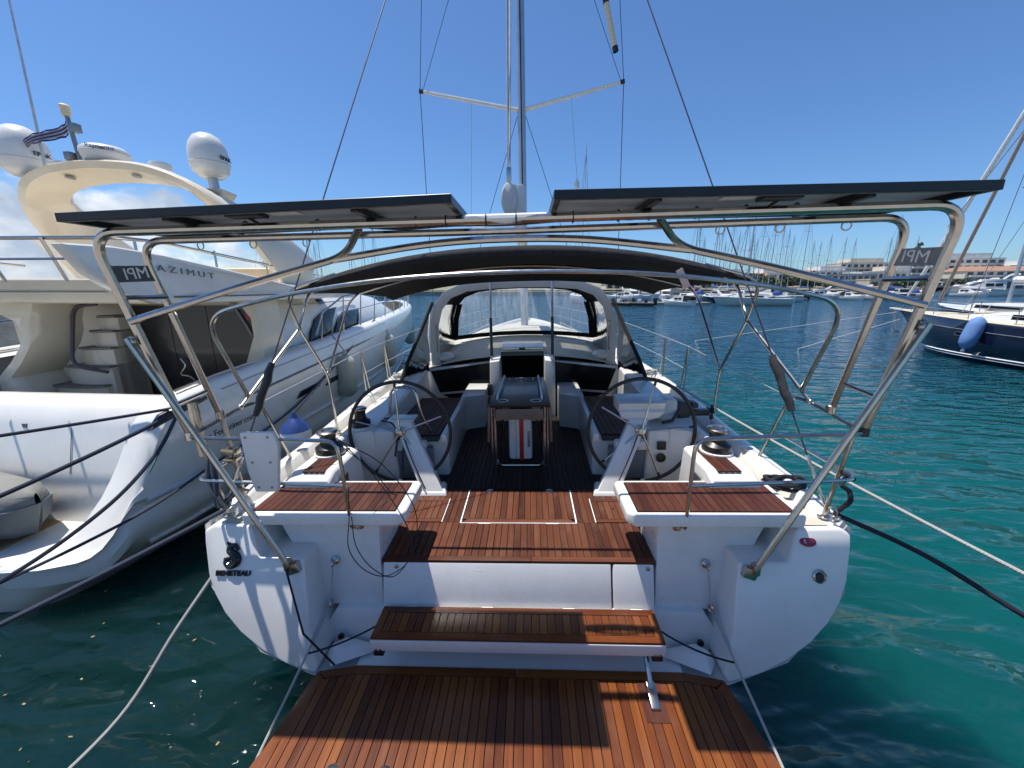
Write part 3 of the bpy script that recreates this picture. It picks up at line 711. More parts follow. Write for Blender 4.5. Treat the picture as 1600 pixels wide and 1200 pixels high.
# side decks, bulwarks, coamings
for s in (-1, 1):
    ys = [0.10, 0.5, 1, 1.6, 2.2, 3, 4, 5.2, 6.5, 8, 9.5, 11, 12.3, 13.4]
    mb = MB(); mb.grid([[(s * (hb(y) - 0.002), y, hz(y) - 0.10), (s * (hb(y) - 0.004), y, hz(y) + 0.012), (s * (hb(y) - 0.025), y, hz(y) + 0.032), (s * (hb(y) - 0.095), y, hz(y) + 0.032), (s * (hb(y) - 0.115), y, hz(y) + 0.015), (s * max(0.0, hb(y) - 0.145), y, hz(y) - 0.075)] for y in ys])
    V0 = [(s * (hb(.1) - 0.002), .1, hz(.1) - 0.10), (s * (hb(.1) - 0.004), .1, hz(.1) + 0.012), (s * (hb(.1) - 0.025), .1, hz(.1) + 0.032), (s * (hb(.1) - 0.095), .1, hz(.1) + 0.032), (s * (hb(.1) - 0.115), .1, hz(.1) + 0.015), (s * (hb(.1) - 0.145), .1, hz(.1) - 0.075)]
    mb.face(V0); mb.out('bulwark', WHITE, yacht, angle=60, weld=True)
    ys2 = [0.02, 0.5, 1, 1.6, 2.2, 3, 4, 5.2, 6.5, 8]
    mb = MB(); mb.grid([[(s * (hb(y) - 0.12), y, hz(y) - 0.068 if y > 0.1 else 1.204), (s * 1.70 if y < 4 else s * 1.05, y, hz(y) - 0.068 if y > 0.1 else 1.204)] for y in ys2]); mb.out('side_deck', NONSKID, yacht)
    # coaming with teak pads; rises forward to meet the cabin
    def ctop(y): return 1.40 if y < 1.2 else 1.40 + (y - 1.2) / 2.1 * 0.16
    rings = []
    for y in (0.30, 0.40, 0.82, 0.90, 1.15, 1.22, 1.5, 1.8, 2.4, 3.0, 3.32):
        ot = 1.73 - max(0, y - 1.2) * 0.03; it = 1.62 if 0.85 < y < 1.2 else 1.37 if y < 1 else 1.40; z = ctop(y) if y > 0.35 else 1.36
        rings.append([(s * (it - 0.03), y, 0.87), (s * it, y, z - 0.02), (s * (it + 0.02), y, z), (s * (ot - 0.05), y, z), (s * (ot - 0.025), y, z - 0.02), (s * (ot + 0.02), y, 1.16)])
    MB().loft(rings).out('coaming', WHITE, yacht, 0.008, 2, 50)
    pad = part('coaming_pad', yacht)
    a, b = sorted((s * 1.435, s * 1.60)); plank_row(pad, a, b, 0.045, lambda x: 0.36, lambda x: 0.80, 1.398, 1.407, TEAK_DARK, 0.004)
    # bench
    bench = part('cockpit_bench', yacht)
    MB().hull2([(s * 0.715, 1.34, 0.87), (s * 0.745, 2.62, 0.87), (s * 1.40, 2.62, 0.87), (s * 1.40, 1.34, 0.87)],
               [(s * 0.705, 1.34, 1.29), (s * 0.735, 2.62, 1.29), (s * 1.40, 2.62, 1.29), (s * 1.40, 1.34, 1.29)]).out('bench_front', GREYWHITE, bench, 0.01)
    MB().hull2([(s * 0.70, 1.25, 1.27), (s * 0.73, 2.62, 1.27), (s * 0.79, 2.62, 1.27), (s * 0.76, 1.25, 1.27)],
               [(s * 0.705, 1.25, 1.345), (s * 0.735, 2.62, 1.345), (s * 0.785, 2.62, 1.345), (s * 0.755, 1.25, 1.345)]).out('bench_rim', WHITE, bench, 0.012)
    a, b = sorted((s * 0.80, s * 1.345)); plank_row(bench, a, b, 0.052, lambda x: 1.36, lambda x: 2.7, 1.288, 1.302, TEAK_DARK, 0.005)
    box('bench_bed', CAULK, bench, s * 0.79, s * 1.35, 1.26, 2.72, 1.27, 1.292)
    # aft end of the bench: pale ledge over a grey locker front, corner block
    box('bench_ledge', WHITE, bench, s * 0.90, s * 1.20, 1.19, 1.36, 1.20, 1.29, 0.02)
    box('locker_front', GREYPANEL, bench, s * 0.86, s * 1.2, 1.25, 1.34, 0.89, 1.20, 0.006)
    for k, dx in enumerate((0, 0.025, 0.09)): MB().lathe([(0.006, 0), (0.006, 0.003), (0, 0.003)], (s * (1.02 + dx), 1.19, 1.235 - 0.01 * (k == 2)), (0, -1, 0), 8).out('snap', BLACK, bench)
    MB().hull2([(s * 1.19, 1.21, 0.87), (s * 1.66, 1.19, 0.87), (s * 1.66, 1.6, 0.87), (s * 1.19, 1.6, 0.87)],
               [(s * 1.21, 1.24, 1.385), (s * 1.64, 1.22, 1.385), (s * 1.64, 1.6, 1.385), (s * 1.21, 1.6, 1.385)]).out('corner_block', WHITE, yacht, 0.03, 3)
    # forward corner box beside the companionway
    P0 = [(0.50, 2.70), (0.74, 2.60), (0.80, 2.62), (0.80, 3.35), (0.50, 3.35)]
    MB().hull2([(s * x, y, 0.87) for x, y in P0], [(s * x, y, 1.34) for x, y in P0]).out('corner_step', GREYWHITE, yacht, 0.014, 2)

# helm instruments on the starboard corner block and in the coamings
MB().lathe([(0.045, 0), (0.045, 0.008), (0.03, 0.012), (0.028, 0.004), (0, 0.004)], (1.33, 1.205, 1.12), (0.04, -1, 0.05), 20).out('engine_control', BLACK, yacht)
box('switch_panel', BLACK, yacht, 1.29, 1.37, 1.195, 1.215, 1.20, 1.28, 0.006)
for s in (-1, 1):
    box('outlet_plate', DARKPLATE, yacht, s * 1.338, s * 1.35, 0.42, 0.53, 1.17, 1.32, 0.004)
MB().lathe([(0.013, 0), (0.013, 0.01), (0, 0.01)], (1.335, 0.475, 1.255), (-1, 0, 0), 12).out('socket', STEEL, yacht)
box('sticker', plain('yellow_sticker', (0.7, 0.5, 0.05), 0.5), yacht, 1.332, 1.336, 0.43, 0.52, 1.09, 1.14)
MB().torus((-1.342, 0.62, 1.10), 0.05, 0.008, (1, 0, 0), 24, 6).out('speaker_ring', WHITE, yacht)

# winches
def winch(x, y, z, r):
    w = part('winch', yacht)
    MB().lathe([(r * 1.16, 0), (r * 1.16, 0.018), (r * 1.05, 0.022)], (x, y, z), n=28).out('winch_pad', WHITE, w)
    MB().lathe([(r, 0.02), (r * 1.02, 0.03), (r, 0.07), (r * 0.8, 0.085), (r * 0.62, 0.10)], (x, y, z), n=28).out('skirt', BLACK, w)
    MB().lathe([(r * 0.62, 0.098), (r * 0.56, 0.13), (r * 0.60, 0.17), (r * 0.70, 0.185)], (x, y, z), n=28).out('drum', BLACK, w)
    MB().lathe([(r * 0.72, 0.183), (r * 0.78, 0.19), (r * 0.78, 0.20), (r * 0.66, 0.208), (r * 0.42, 0.21), (r * 0.40, 0.20), (r * 0.2, 0.20), (0, 0.21)], (x, y, z), n=28).out('self_tailer', STEEL, w)
winch(1.575, 0.70, 1.40, 0.105); winch(-1.56, 0.70, 1.40, 0.105); winch(-1.56, 1.32, 1.40, 0.09)

# pedestals and wheels
for s in (-1, 1):
    ped = part('helm_pedestal', yacht)
    MB().hull2([(s * 0.655, 0.90, FZ), (s * 0.925, 0.90, FZ), (s * 0.94, 1.14, FZ), (s * 0.70, 1.14, FZ)], [(s * 0.67, 0.915, FZ + 0.03), (s * 0.91, 0.915, FZ + 0.03), (s * 0.925, 1.12, FZ + 0.03), (s * 0.72, 1.12, FZ + 0.03)]).out('foot', WHITE_WET, ped, 0.008)
    MB().hull2([(s * 0.69, 0.925, FZ + 0.025), (s * 0.895, 0.925, FZ + 0.025), (s * 0.91, 1.10, FZ + 0.025), (s * 0.74, 1.10, FZ + 0.025)],
               [(s * 1.03, 1.22, 1.50), (s * 1.205, 1.22, 1.50), (s * 1.20, 1.34, 1.50), (s * 1.05, 1.34, 1.50)]).out('column', WHITE_WET, ped, 0.018, 3)
    if s > 0:
        MB().hull2([(0.93, 1.24, 1.56), (1.36, 1.24, 1.56), (1.30, 1.24, 1.50), (1.20, 1.24, 1.475), (1.03, 1.24, 1.475), (0.955, 1.24, 1.50)],
                   [(0.93, 1.50, 1.66), (1.36, 1.50, 1.66), (1.30, 1.50, 1.56), (1.20, 1.5, 1.52), (1.03, 1.5, 1.52), (0.955, 1.5, 1.56)]).out('instrument_pod', WHITE, ped, 0.014, 2)
        MB().hull2([(0.93, 1.28, 1.55), (1.36, 1.28, 1.55), (1.36, 1.5, 1.55), (0.93, 1.5, 1.55)], [(0.93, 1.25, 1.64), (1.36, 1.25, 1.64), (1.36, 1.5, 1.67), (0.93, 1.5, 1.67)]).out('pod_lid', WHITE, ped, 0.012)
    else:
        box('instrument_base', GREYWHITE, ped, -1.25, -1.0, 1.21, 1.38, 1.495, 1.512, 0.005)
        tube('grab_hoop', STEEL, ped, fillet([(-0.82, 1.52, 1.02), (-0.98, 1.42, 1.50), (-1.03, 1.42, 1.78), (-1.27, 1.42, 1.78), (-1.30, 1.42, 1.50)], 0.10), 0.014)
    c = Vector((s * 1.115, 1.14, 1.415)); ax = Vector((0, -1, 0.10)).normalized()
    wh = part('steering_wheel', yacht)
    q = Vector((0, 0, 1)).rotation_difference(ax)
    MB().torus(c, 0.478, 0.0165, ax, 64, 10).out('rim', RUBBER, wh)
    MB().lathe([(0.024, -0.10), (0.05, -0.03), (0.05, 0.0), (0.032, 0.012), (0.03, 0.03), (0, 0.036)], c, ax, 20).out('hub', STEEL, wh)
    for k in range(5):
        a0 = R(90 + 72 * k + (-14 if s > 0 else 3))
        # spokes as seen from astern
        d = Vector((math.cos(a0), 0, math.sin(a0))); d = (d - ax * d.dot(ax)).normalized()
        tube('spoke', STEEL, wh, [c + d * 0.03 + ax * 0.006, c + d * 0.435 + ax * 0.004], 0.0085, 8)
        tube('spoke_sleeve', RUBBER, wh, [c + d * 0.425 + ax * 0.004, c + d * 0.47], 0.012, 8)
    d = Vector((0.05 * s, 0, -1)).normalized(); d = (d - ax * d.dot(ax)).normalized()
    t = d.cross(ax); MB().tube([c + d * 0.475 - t * 0.018, c + d * 0.475 + t * 0.018], 0.0165, 10).out('king_spoke_mark', WHITE, wh)
    tube('engine_cable', BLACK, ped, smoothline([(s * 1.10, 1.17, 1.38), (s * 1.0, 1.04, 1.22), (s * 0.88, 0.93, 1.02), (s * 0.85, 0.92, 0.95)]), 0.006, 6)

# cockpit table
tb = part('cockpit_table', yacht)
MB().hull2([(-0.295, 1.42, 1.555), (0.295, 1.42, 1.555), (0.275, 2.58, 1.555), (-0.275, 2.58, 1.555)], [(-0.30, 1.415, 1.60), (0.30, 1.415, 1.60), (0.28, 2.585, 1.60), (-0.28, 2.585, 1.60)]).out('tabletop', TABLETOP, tb, 0.012)
for s in (-1, 1):
    MB().hull2([(s * 0.29, 1.43, 1.56), (s * 0.315, 1.43, 1.56), (s * 0.295, 2.57, 1.56), (s * 0.27, 2.57, 1.56)], [(s * 0.305, 1.43, 1.19), (s * 0.33, 1.43, 1.19), (s * 0.31, 2.57, 1.19), (s * 0.285, 2.57, 1.19)]).out('drop_leaf', TABLEWOOD, tb, 0.006)
    for dx in (0.25, 0.283): tube('leg', STEEL, tb, [(s * dx, 1.46, 1.55), (s * dx, 1.46, 0.90)], 0.013)
    tube('leg', STEEL, tb, [(s * 0.25, 2.45, 1.55), (s * 0.25, 2.45, 0.90)], 0.016)
    tube('leg_brace', STEEL, tb, [(s * 0.16, 1.52, 1.45), (s * 0.23, 1.75, 0.93)], 0.008)
    tube('grab_rail', ALU_WHITE, tb, fillet([(s * 0.225, 1.56, 1.60), (s * 0.225, 1.56, 1.64), (s * 0.21, 2.5, 1.64), (s * 0.21, 2.5, 1.60)], 0.03), 0.011)
    MB().torus((s * 0.165, 1.50, 1.603), 0.05, 0.0045, (0, 0, 1), 28, 6).out('cup_ring', STEEL, tb)
    MB().torus((s * 0.10, 2.46, 1.603), 0.05, 0.0045, (0, 0, 1), 28, 6).out('cup_ring', STEEL, tb)
MB().lathe([(0.035, 0), (0.035, 0.012), (0.02, 0.02), (0, 0.022)], (0, 2.47, 1.60), n=18).out('compass_cap', STEEL, tb)
box('end_board', TABLEWOOD, tb, -0.235, 0.235, 1.425, 1.445, 1.43, 1.54, 0.004)
lettering('BENETEAU', LETTER_GREY, tb, 0.05, (0, 1.423, 1.50), (1, 0, 0), (0, 0, 1), 0.002, xs=1.2)
tube('leg_hoop', STEEL, tb, fillet([(-0.25, 1.60, 0.92), (-0.22, 1.50, 0.905), (0.22, 1.50, 0.905), (0.25, 1.60, 0.92)], 0.05), 0.01)

# cabin: bulkhead, windows, companionway, coachroof, foredeck
bk = part('cabin_bulkhead', yacht)
for s in (-1, 1):
    MB().hull2([(s * 0.45, 3.36, 0.87), (s * 1.42, 3.36, 0.87), (s * 1.42, 3.40, 1.56), (s * 0.45, 3.40, 1.66)], [(s * 0.45, 3.5, 0.87), (s * 1.42, 3.5, 0.87), (s * 1.42, 3.5, 1.56), (s * 0.45, 3.5, 1.66)]).out('wall', GREYWHITE, bk, 0.006)
    MB().hull2([(s * 0.49, 3.345, 1.26), (s * 1.25, 3.345, 1.20), (s * 1.37, 3.37, 1.525), (s * 0.48, 3.37, 1.64)], [(s * 0.49, 3.365, 1.26), (s * 1.25, 3.365, 1.20), (s * 1.37, 3.39, 1.525), (s * 0.48, 3.39, 1.64)]).out('window', GLASS_DARK, bk)
    MB().hull2([(s * 0.53, 3.335, 0.98), (s * 0.86, 3.335, 0.98), (s * 1.2, 3.335, 1.17), (s * 0.53, 3.335, 1.225)], [(s * 0.53, 3.355, 0.98), (s * 0.86, 3.355, 0.98), (s * 1.2, 3.355, 1.17), (s * 0.53, 3.355, 1.225)]).out('window', GLASS_DARK, bk)
    MB().hull2([(s * 0.315, 3.12, 0.89), (s * 0.475, 3.12, 0.89), (s * 0.485, 3.45, 0.89), (s * 0.30, 3.45, 0.89)], [(s * 0.325, 3.20, 1.70), (s * 0.465, 3.20, 1.68), (s * 0.48, 3.45, 1.72), (s * 0.31, 3.45, 1.76)]).out('companionway_post', GREYWHITE, bk, 0.014, 2)
box('speaker', DARKPLATE, bk, -0.50, -0.43, 3.10, 3.13, 1.22, 1.38, 0.004)
co = part('companionway', yacht)
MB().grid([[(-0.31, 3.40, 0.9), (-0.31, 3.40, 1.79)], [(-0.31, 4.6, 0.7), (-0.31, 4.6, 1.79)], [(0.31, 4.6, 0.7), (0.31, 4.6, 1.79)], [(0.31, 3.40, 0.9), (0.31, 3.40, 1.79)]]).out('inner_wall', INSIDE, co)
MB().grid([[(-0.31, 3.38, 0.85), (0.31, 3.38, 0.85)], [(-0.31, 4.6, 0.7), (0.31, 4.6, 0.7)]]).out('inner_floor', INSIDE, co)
box('sill', GREYWHITE, co, -0.31, 0.31, 3.34, 3.42, 0.87, 1.02, 0.01)
box('sliding_hatch', GREYWHITE, co, -0.31, 0.31, 3.40, 4.1, 1.795, 1.86, 0.01)
box('hatch_frame', STEEL, co, -0.31, 0.31, 3.385, 3.402, 1.82, 1.85, 0.003)
box('hatch_handle', BLACK, co, -0.045, 0.045, 3.36, 3.40, 1.83, 1.86, 0.005)
tube('step_glint', ALU_WHITE, co, [(-0.16, 3.30, 1.17), (0.05, 3.30, 1.17)], 0.012)
rings = []
for y, wd, zc, ze in ((3.40, 1.40, 1.74, 1.57), (3.9, 1.38, 1.84, 1.66), (4.5, 1.34, 1.90, 1.74), (6.0, 1.22, 1.88, 1.74), (7.5, 1.05, 1.84, 1.72), (9.0, 0.82, 1.74, 1.64), (10.3, 0.5, 1.58, 1.52)):
    row = [(-wd - 0.16, y, hz(y) - 0.08)]
    for k in range(-6, 7):
        f = k / 6; row.append((wd * f, y, zc - (zc - ze) * abs(f) ** 2.2))
    row.append((wd + 0.16, y, hz(y) - 0.08)); rings.append(row)
MB().grid(rings).out('coachroof', NONSKID, yacht, angle=60)
MB().grid([[(-(hb(y) - 0.13), y, hz(y) - 0.07), (0, y, hz(y) - 0.02), (hb(y) - 0.13, y, hz(y) - 0.07)] for y in (8, 9, 10, 11, 12, 13, 13.6)]).out('foredeck', NONSKID, yacht)
for s in (-1, 1):
    for j in range(9):
        y = 3.72 + 0.072 * j; z = 1.795 + j * 0.0115
        a, b = sorted((s * 0.50, s * (1.12 - 0.01 * j)))
        MB().hull2([(x, y, z - 0.10 - 0.06 * (abs(x) > 0.8)) for x in (a, b)] + [(x, y + 0.035, z - 0.10 - 0.06 * (abs(x) > 0.8)) for x in (b, a)],
                   [(x, y, z - 0.01 - 0.075 * (abs(x) > 0.8)) for x in (a, b)] + [(x, y + 0.035, z - 0.01 - 0.075 * (abs(x) > 0.8)) for x in (b, a)]).out('roof_slat', WHITE, yacht)
    MB().sph((s * 1.18, 3.62, 1.70), 0.13, 0.16, 0.07, 14, 8).out('vent_cowl', WHITE, yacht)
    tube('roof_handrail', STEEL, yacht, fillet([(s * 1.0, 4.8, 1.84), (s * 1.0, 4.8, 1.92), (s * 0.85, 7.0, 1.90), (s * 0.85, 7.0, 1.82)], 0.05), 0.013)

# sprayhood: moulded arch, black cloth, clear panels
hood = part('sprayhood', yacht)
ARC = [(-1.37, 1.47), (-1.375, 1.9), (-1.35, 2.25), (-1.27, 2.50), (-1.12, 2.68), (-0.86, 2.785), (-0.45, 2.83), (0, 2.845), (0.45, 2.83), (0.86, 2.785), (1.12, 2.68), (1.27, 2.50), (1.35, 2.25), (1.375, 1.9), (1.37, 1.47)]
rings = []
for x, z in ARC:
    n = Vector((x, 0, (z - 1.6) * 1.25)).normalized() * 0.135
    rings.append([(x, 3.46, z), (x, 3.62, z), (x - n.x * 0.75, 3.64, z - n.z * 0.75), (x - n.x, 3.50, z - n.z)])
MB().loft(rings).out('hood_arch', GREYWHITE, hood, 0.015, 2, 40)
def hood_ring(t):
    """cross-section of the cloth between the arch (t=0) and the front window top (t=1)"""
    y = 3.60 + t * 0.85
    return [(x * (0.97 - 0.10 * t), y, 1.55 + (z - 1.55) * (0.985 - 0.185 * t) + 0.14 * t) for x, z in ARC]
Rg = [hood_ring(t) for t in (0, 0.33, 0.66, 1)]
mb = MB(); mb.grid([r[3:6] for r in Rg]); mb.grid([r[9:12] for r in Rg]); mb.grid([r[5:10] for r in (Rg[0], Rg[1])]); mb.grid([r[5:10] for r in (Rg[2], Rg[3])])
mb.solidify(0.006).out('hood_cloth', CANVAS, hood, angle=60)
MB().grid([r[5:10] for r in (Rg[1], Rg[2])]).out('skylight', SKYLIGHT, hood)
for a_, b_ in ((0, 4), (11, 15)): MB().grid([r[a_:b_] for r in Rg]).out('side_panel', VINYL, hood)
F = Rg[3]
top = [Vector(p) for p in F[2:13]]
bot = [Vector((p.x * 1.02, 4.50 + 0.12 * (1 - (p.x / 1.2) ** 2), 1.87 + 0.07 * (1 - (p.x / 1.2) ** 2))) for p in top]
MB().grid([[t.lerp(b, k / 4) + Vector((0, 0.05 * math.sin(math.pi * k / 4), 0)) for t, b in zip(top, bot)] for k in range(5)]).out('front_panel', VINYL, hood, angle=60)
# black bands framing the clear panels
def band(pts, r, name='hood_band', mat=CANVAS): tube(name, mat, hood, pts, r, 6)
mb = MB()
for s in (-1, 1):
    P = [Vector((s * 1.17, 4.46, 1.88)), Vector((s * 1.14, 4.45, 2.2)), Vector((s * 1.06, 4.44, 2.46))]
    mb.grid([[p + Vector((-s * 0.04, -0.02, 0)), p + Vector((s * 0.045, -0.05, 0))] for p in P])
mb.grid([[Vector((b.x, b.y - 0.03, b.z + 0.04)), Vector((b.x * 1.0, b.y - 0.05, b.z - 0.03))] for b in bot])
mb.grid([[t + Vector((0, -0.02, 0.02)), t + Vector((0, -0.03, -0.025))] for t in top[1:-1]])
for s in (-1, 1):
    mb.grid([[(s * 1.335, 3.62, 1.60), (s * 1.335, 3.62, 1.48)], [(s * 1.27, 4.1, 1.76), (s * 1.27, 4.1, 1.64)], [(s * 1.21, 4.44, 1.92), (s * 1.21, 4.44, 1.80)]])
mb.solidify(0.008).out('hood_band', CANVAS, hood, angle=60)
for s in (-1, 1):
    # side wings running aft from the arch down to the coaming
    a = [Vector((s * 1.375, 3.46, 2.52 - 0.05)), Vector((s * 1.47, 3.2, 2.1)), Vector((s * 1.60, 2.80, 1.62)), Vector((s * 1.66, 2.58, 1.42))]
    a = [Vector((s * 1.30, 3.46, 2.52)), Vector((s * 1.43, 3.18, 2.12)), Vector((s * 1.56, 2.86, 1.72)), Vector((s * 1.62, 2.62, 1.44))]
    b = [Vector((s * 1.345, 3.47, 2.42)), Vector((s * 1.385, 3.47, 2.05)), Vector((s * 1.385, 3.45, 1.75)), Vector((s * 1.40, 3.40, 1.52))]
    MB().grid([[p.lerp(q, k / 3) for k in range(4)] for p, q in zip(a, b)]).out('side_wing', VINYL, hood)
    tube('wing_edge', CANVAS, hood, smoothline(a, 5), 0.026, 6)
    mb = MB(); mb.grid([[a[3], a[3] + Vector((0, 0.05, 0.10))], [a[3].lerp(b[3], 0.5) , a[3].lerp(b[3], 0.5) + Vector((0, 0.02, 0.11))], [b[3], b[3] + Vector((0, 0, 0.12))]]); mb.solidify(0.01).out('wing_foot', CANVAS, hood)
    tube('grab_handle', GREYPLATE, hood, fillet([(s * 1.27, 3.46, 2.22), (s * 1.25, 3.40, 2.17), (s * 1.25, 3.40, 1.86), (s * 1.27, 3.46, 1.80)], 0.04), 0.012)
for s, x in ((-1, -0.44), (1, 0.435)):
    tube('hood_prop', ALU, hood, [(x, 3.44, 2.80), (x, 3.33, 2.28)], 0.016)
    tube('hood_prop_sleeve', BLACK, hood, [(x, 3.33, 2.30), (x, 3.28, 1.76)], 0.021)
    tube('prop_foot', ALU, hood, [(x, 3.28, 1.78), (x, 3.27, 1.68)], 0.015)

# bimini
bim = part('bimini', yacht)
def bim_row(y, zc, xe, ze, n=16, flat=2.6, sagk=0.0):
    out = []
    for k in range(n + 1):
        f = -1 + 2 * k / n; out.append((xe * f, y - 0.0 * abs(f), zc - (zc - ze) * abs(f) ** flat + sagk * math.sin(f * 9 + y * 3)))
    return out
BR = [bim_row(1.22, 3.01, 2.06, 2.70, 20, 2.2), bim_row(1.30, 3.045, 2.06, 2.72, 20, 2.2), bim_row(1.65, 3.04, 2.02, 2.70, 20, 2.3, 0.004), bim_row(2.1, 3.0, 1.92, 2.69, 20, 2.4, 0.006), bim_row(2.6, 2.92, 1.88, 2.67, 20, 2.5, 0.006), bim_row(3.0, 2.84, 1.80, 2.63, 20, 2.6, 0.004), bim_row(3.12, 2.79, 1.76, 2.58, 20, 2.6)]
MB().grid(BR).solidify(0.008).out('canopy', CANVAS, bim, angle=60)
MB().grid([bim_row(1.20, 2.965, 1.90, 2.70, 20, 2.2), bim_row(1.185, 3.0, 1.90, 2.735, 20, 2.2), bim_row(1.21, 3.037, 1.90, 2.762, 20, 2.2), bim_row(1.33, 3.06, 1.90, 2.785, 20, 2.2)]).solidify(0.004).out('canopy_hem', CANVAS_HEM, bim, angle=60)
tube('bow', STEEL, bim, [(x, 1.5, z - 0.03) for x, y, z in bim_row(1.5, 2.93, 1.5, 2.72, 20, 2.0)], 0.0125)
for s in (-1, 1):
    tube('strut', STEEL, bim, fillet([(s * 2.09, 0.50, 1.87), (s * 2.0, 1.26, 2.385), (s * 1.95, 1.42, 2.72), (s * 1.6, 1.44, 2.86)], [0, 0.03, 0.12, 0]), 0.0135)
    tube('strut', STEEL, bim, fillet([(s * 1.97, 1.62, 1.27), (s * 2.0, 1.64, 1.86), (s * 2.0, 1.26, 2.385), (s * 1.99, 1.10, 2.72), (s * 1.6, 1.27, 2.86)], [0, 0.12, 0.02, 0.14, 0]), 0.0135)
    tube('strut', STEEL, bim, fillet([(s * 2.0, 1.65, 1.88), (s * 1.95, 2.22, 2.60), (s * 1.82, 2.40, 2.74), (s * 1.4, 2.44, 2.84)], [0, 0.12, 0.08, 0]), 0.0125)
    for p in ((2.0, 1.26, 2.385), (2.0, 1.64, 1.88), (2.09, 0.50, 1.87)): MB().sph((s * p[0], p[1], p[2]), 0.022, 0.022, 0.022, 10, 6).out('hinge', STEEL, bim)
    MB().lathe([(0.035, 0), (0.035, 0.006), (0.02, 0.012), (0.018, 0.04)], (s * 1.97, 1.62, 1.245), n=12).out('strut_base', STEEL, bim)
tube('aft_hoop', STEEL, bim, fillet([(-2.07, 0.58, 1.93), (-2.13, 0.38, 2.56), (-1.62, 0.38, 2.68), (-0.9, 0.38, 2.775), (0, 0.38, 2.81), (0.9, 0.38, 2.775), (1.62, 0.38, 2.68), (2.13, 0.38, 2.56), (2.07, 0.58, 1.93)], [0, 0.2, 0.5, 0.5, 0.6, 0.5, 0.5, 0.2, 0], 8), 0.0145)

# stainless arch carrying the two solar panels
arch = part('solar_arch', yacht)
TR = 0.0225
tube('outer_tube', STEEL, arch, fillet([(-2.05, 0.0, 1.84), (-2.10, -0.23, 3.02), (0, -0.14, 3.035), (2.10, -0.23, 3.02), (2.05, 0.0, 1.84)], [0, 0.15, 0, 0.15, 0], 8), TR, 10)
tube('inner_tube', STEEL, arch, fillet([(-2.05, 0.256, 1.887), (-2.04, -0.04, 3.0), (0, 0.05, 3.005), (2.04, -0.04, 3.0), (2.05, 0.256, 1.887)], [0, 0.14, 0, 0.14, 0], 8), 0.019, 10)
for s in (-1, 1):
    tube('strut', STEEL, arch, [(s * 1.475, -0.125, 0.985), (s * 1.80, -0.15, 1.76), (s * 2.105, -0.175, 2.48)], 0.018)
    MB().sph((s * 2.095, -0.165, 2.46), 0.026, 0.022, 0.03, 10, 6).out('strut_clamp', STEEL, arch)
    tube('brace', STEEL, arch, fillet([(s * 2.08, -0.16, 2.57), (s * 1.42, 0.0, 2.775), (s * 0.92, 0.03, 2.895), (s * 0.77, -0.1, 3.02)], [0, 0.3, 0.14, 0], 8), 0.0195)
    tube('rung', STEEL, arch, [(s * 2.065, -0.17, 2.70), (s * 2.03, 0.04, 2.70)], 0.014)
    tube('rung', STEEL, arch, [(s * 2.05, -0.04, 2.06), (s * 2.05, 0.20, 2.08)], 0.014)
    for f in (0.0, 0.26): MB().lathe([(0.03, 0), (0.03, 0.05), (0.024, 0.055)], (s * 2.05, f, 1.815 + f * 0.2), n=12).out('socket', BLACK if f == 0 and s > 0 else STEEL, arch)
    np_ = part('name_plate', yacht)
    mt = DARKPLATE if s < 0 else GREYPLATE
    cz = 2.80 if s > 0 else 2.82
    A_ = Vector((s * 2.075, -0.185, cz)); B_ = Vector((s * 2.032, 0.015, cz + 0.01)); d = (B_ - A_).normalized(); ln = (B_ - A_).length
    up = Vector((s * 0.02, -0.12, 1)).normalized(); nrm = d.cross(up).normalized(); M3 = Matrix((d, nrm, up)).transposed()
    MB().obox((A_ + B_) / 2, (ln, 0.004, 0.085), M3).out('plate', mt, np_)
    # seen from inside the letters stand the wrong way round, as on the boat
    side = -nrm if (-nrm).dot(CAM - A_) > 0 else nrm
    xd = up.cross(side)
    lettering('MPI', LETTER_WHITE, np_, 0.085, (A_ + B_) / 2 + side * 0.004, xd, up, 0.001, mirror=True, xs=0.95)
tube('cross_bow', STEEL, arch, smoothline([(-0.985, 0.022, 2.878), (-0.45, 0.03, 2.945), (0, 0.03, 2.962), (0.45, 0.03, 2.945), (0.985, 0.022, 2.878)]), 0.0195)
tube('tape', ALU_WHITE, arch, [(-0.20, -0.142, 3.037), (0.20, -0.142, 3.037)], 0.0245, 10)
for x in (-1.5, -1.32, -0.95, -0.68, -0.45, -0.30, -0.1, 0.05, 0.33, 0.55, 0.70, 0.92, 1.15, 1.38):
    MB().torus((x, -0.142 - 0.02 * abs(x), 3.033), 0.026, 0.004, (1, 0, 0), 16, 5).out('cable_tie', BLACK, arch)
for x in (-1.72, -1.42, -1.12, 1.12, 1.42, 1.75):
    MB().torus((x, 0.03 - 0.02 * abs(x), 2.972), 0.022, 0.0035, (0.2, 1, 0), 20, 6).out('ring', STEEL_OLD, arch)
tube('cable', BLACK, arch, smoothline([(-0.95, -0.02, 3.055), (-0.6, 0.02, 3.03), (-0.3, 0.03, 3.04), (0, 0.0, 3.03), (0.4, 0.03, 3.05), (0.8, 0.0, 3.04), (1.2, 0.02, 3.06)]), 0.008, 6)
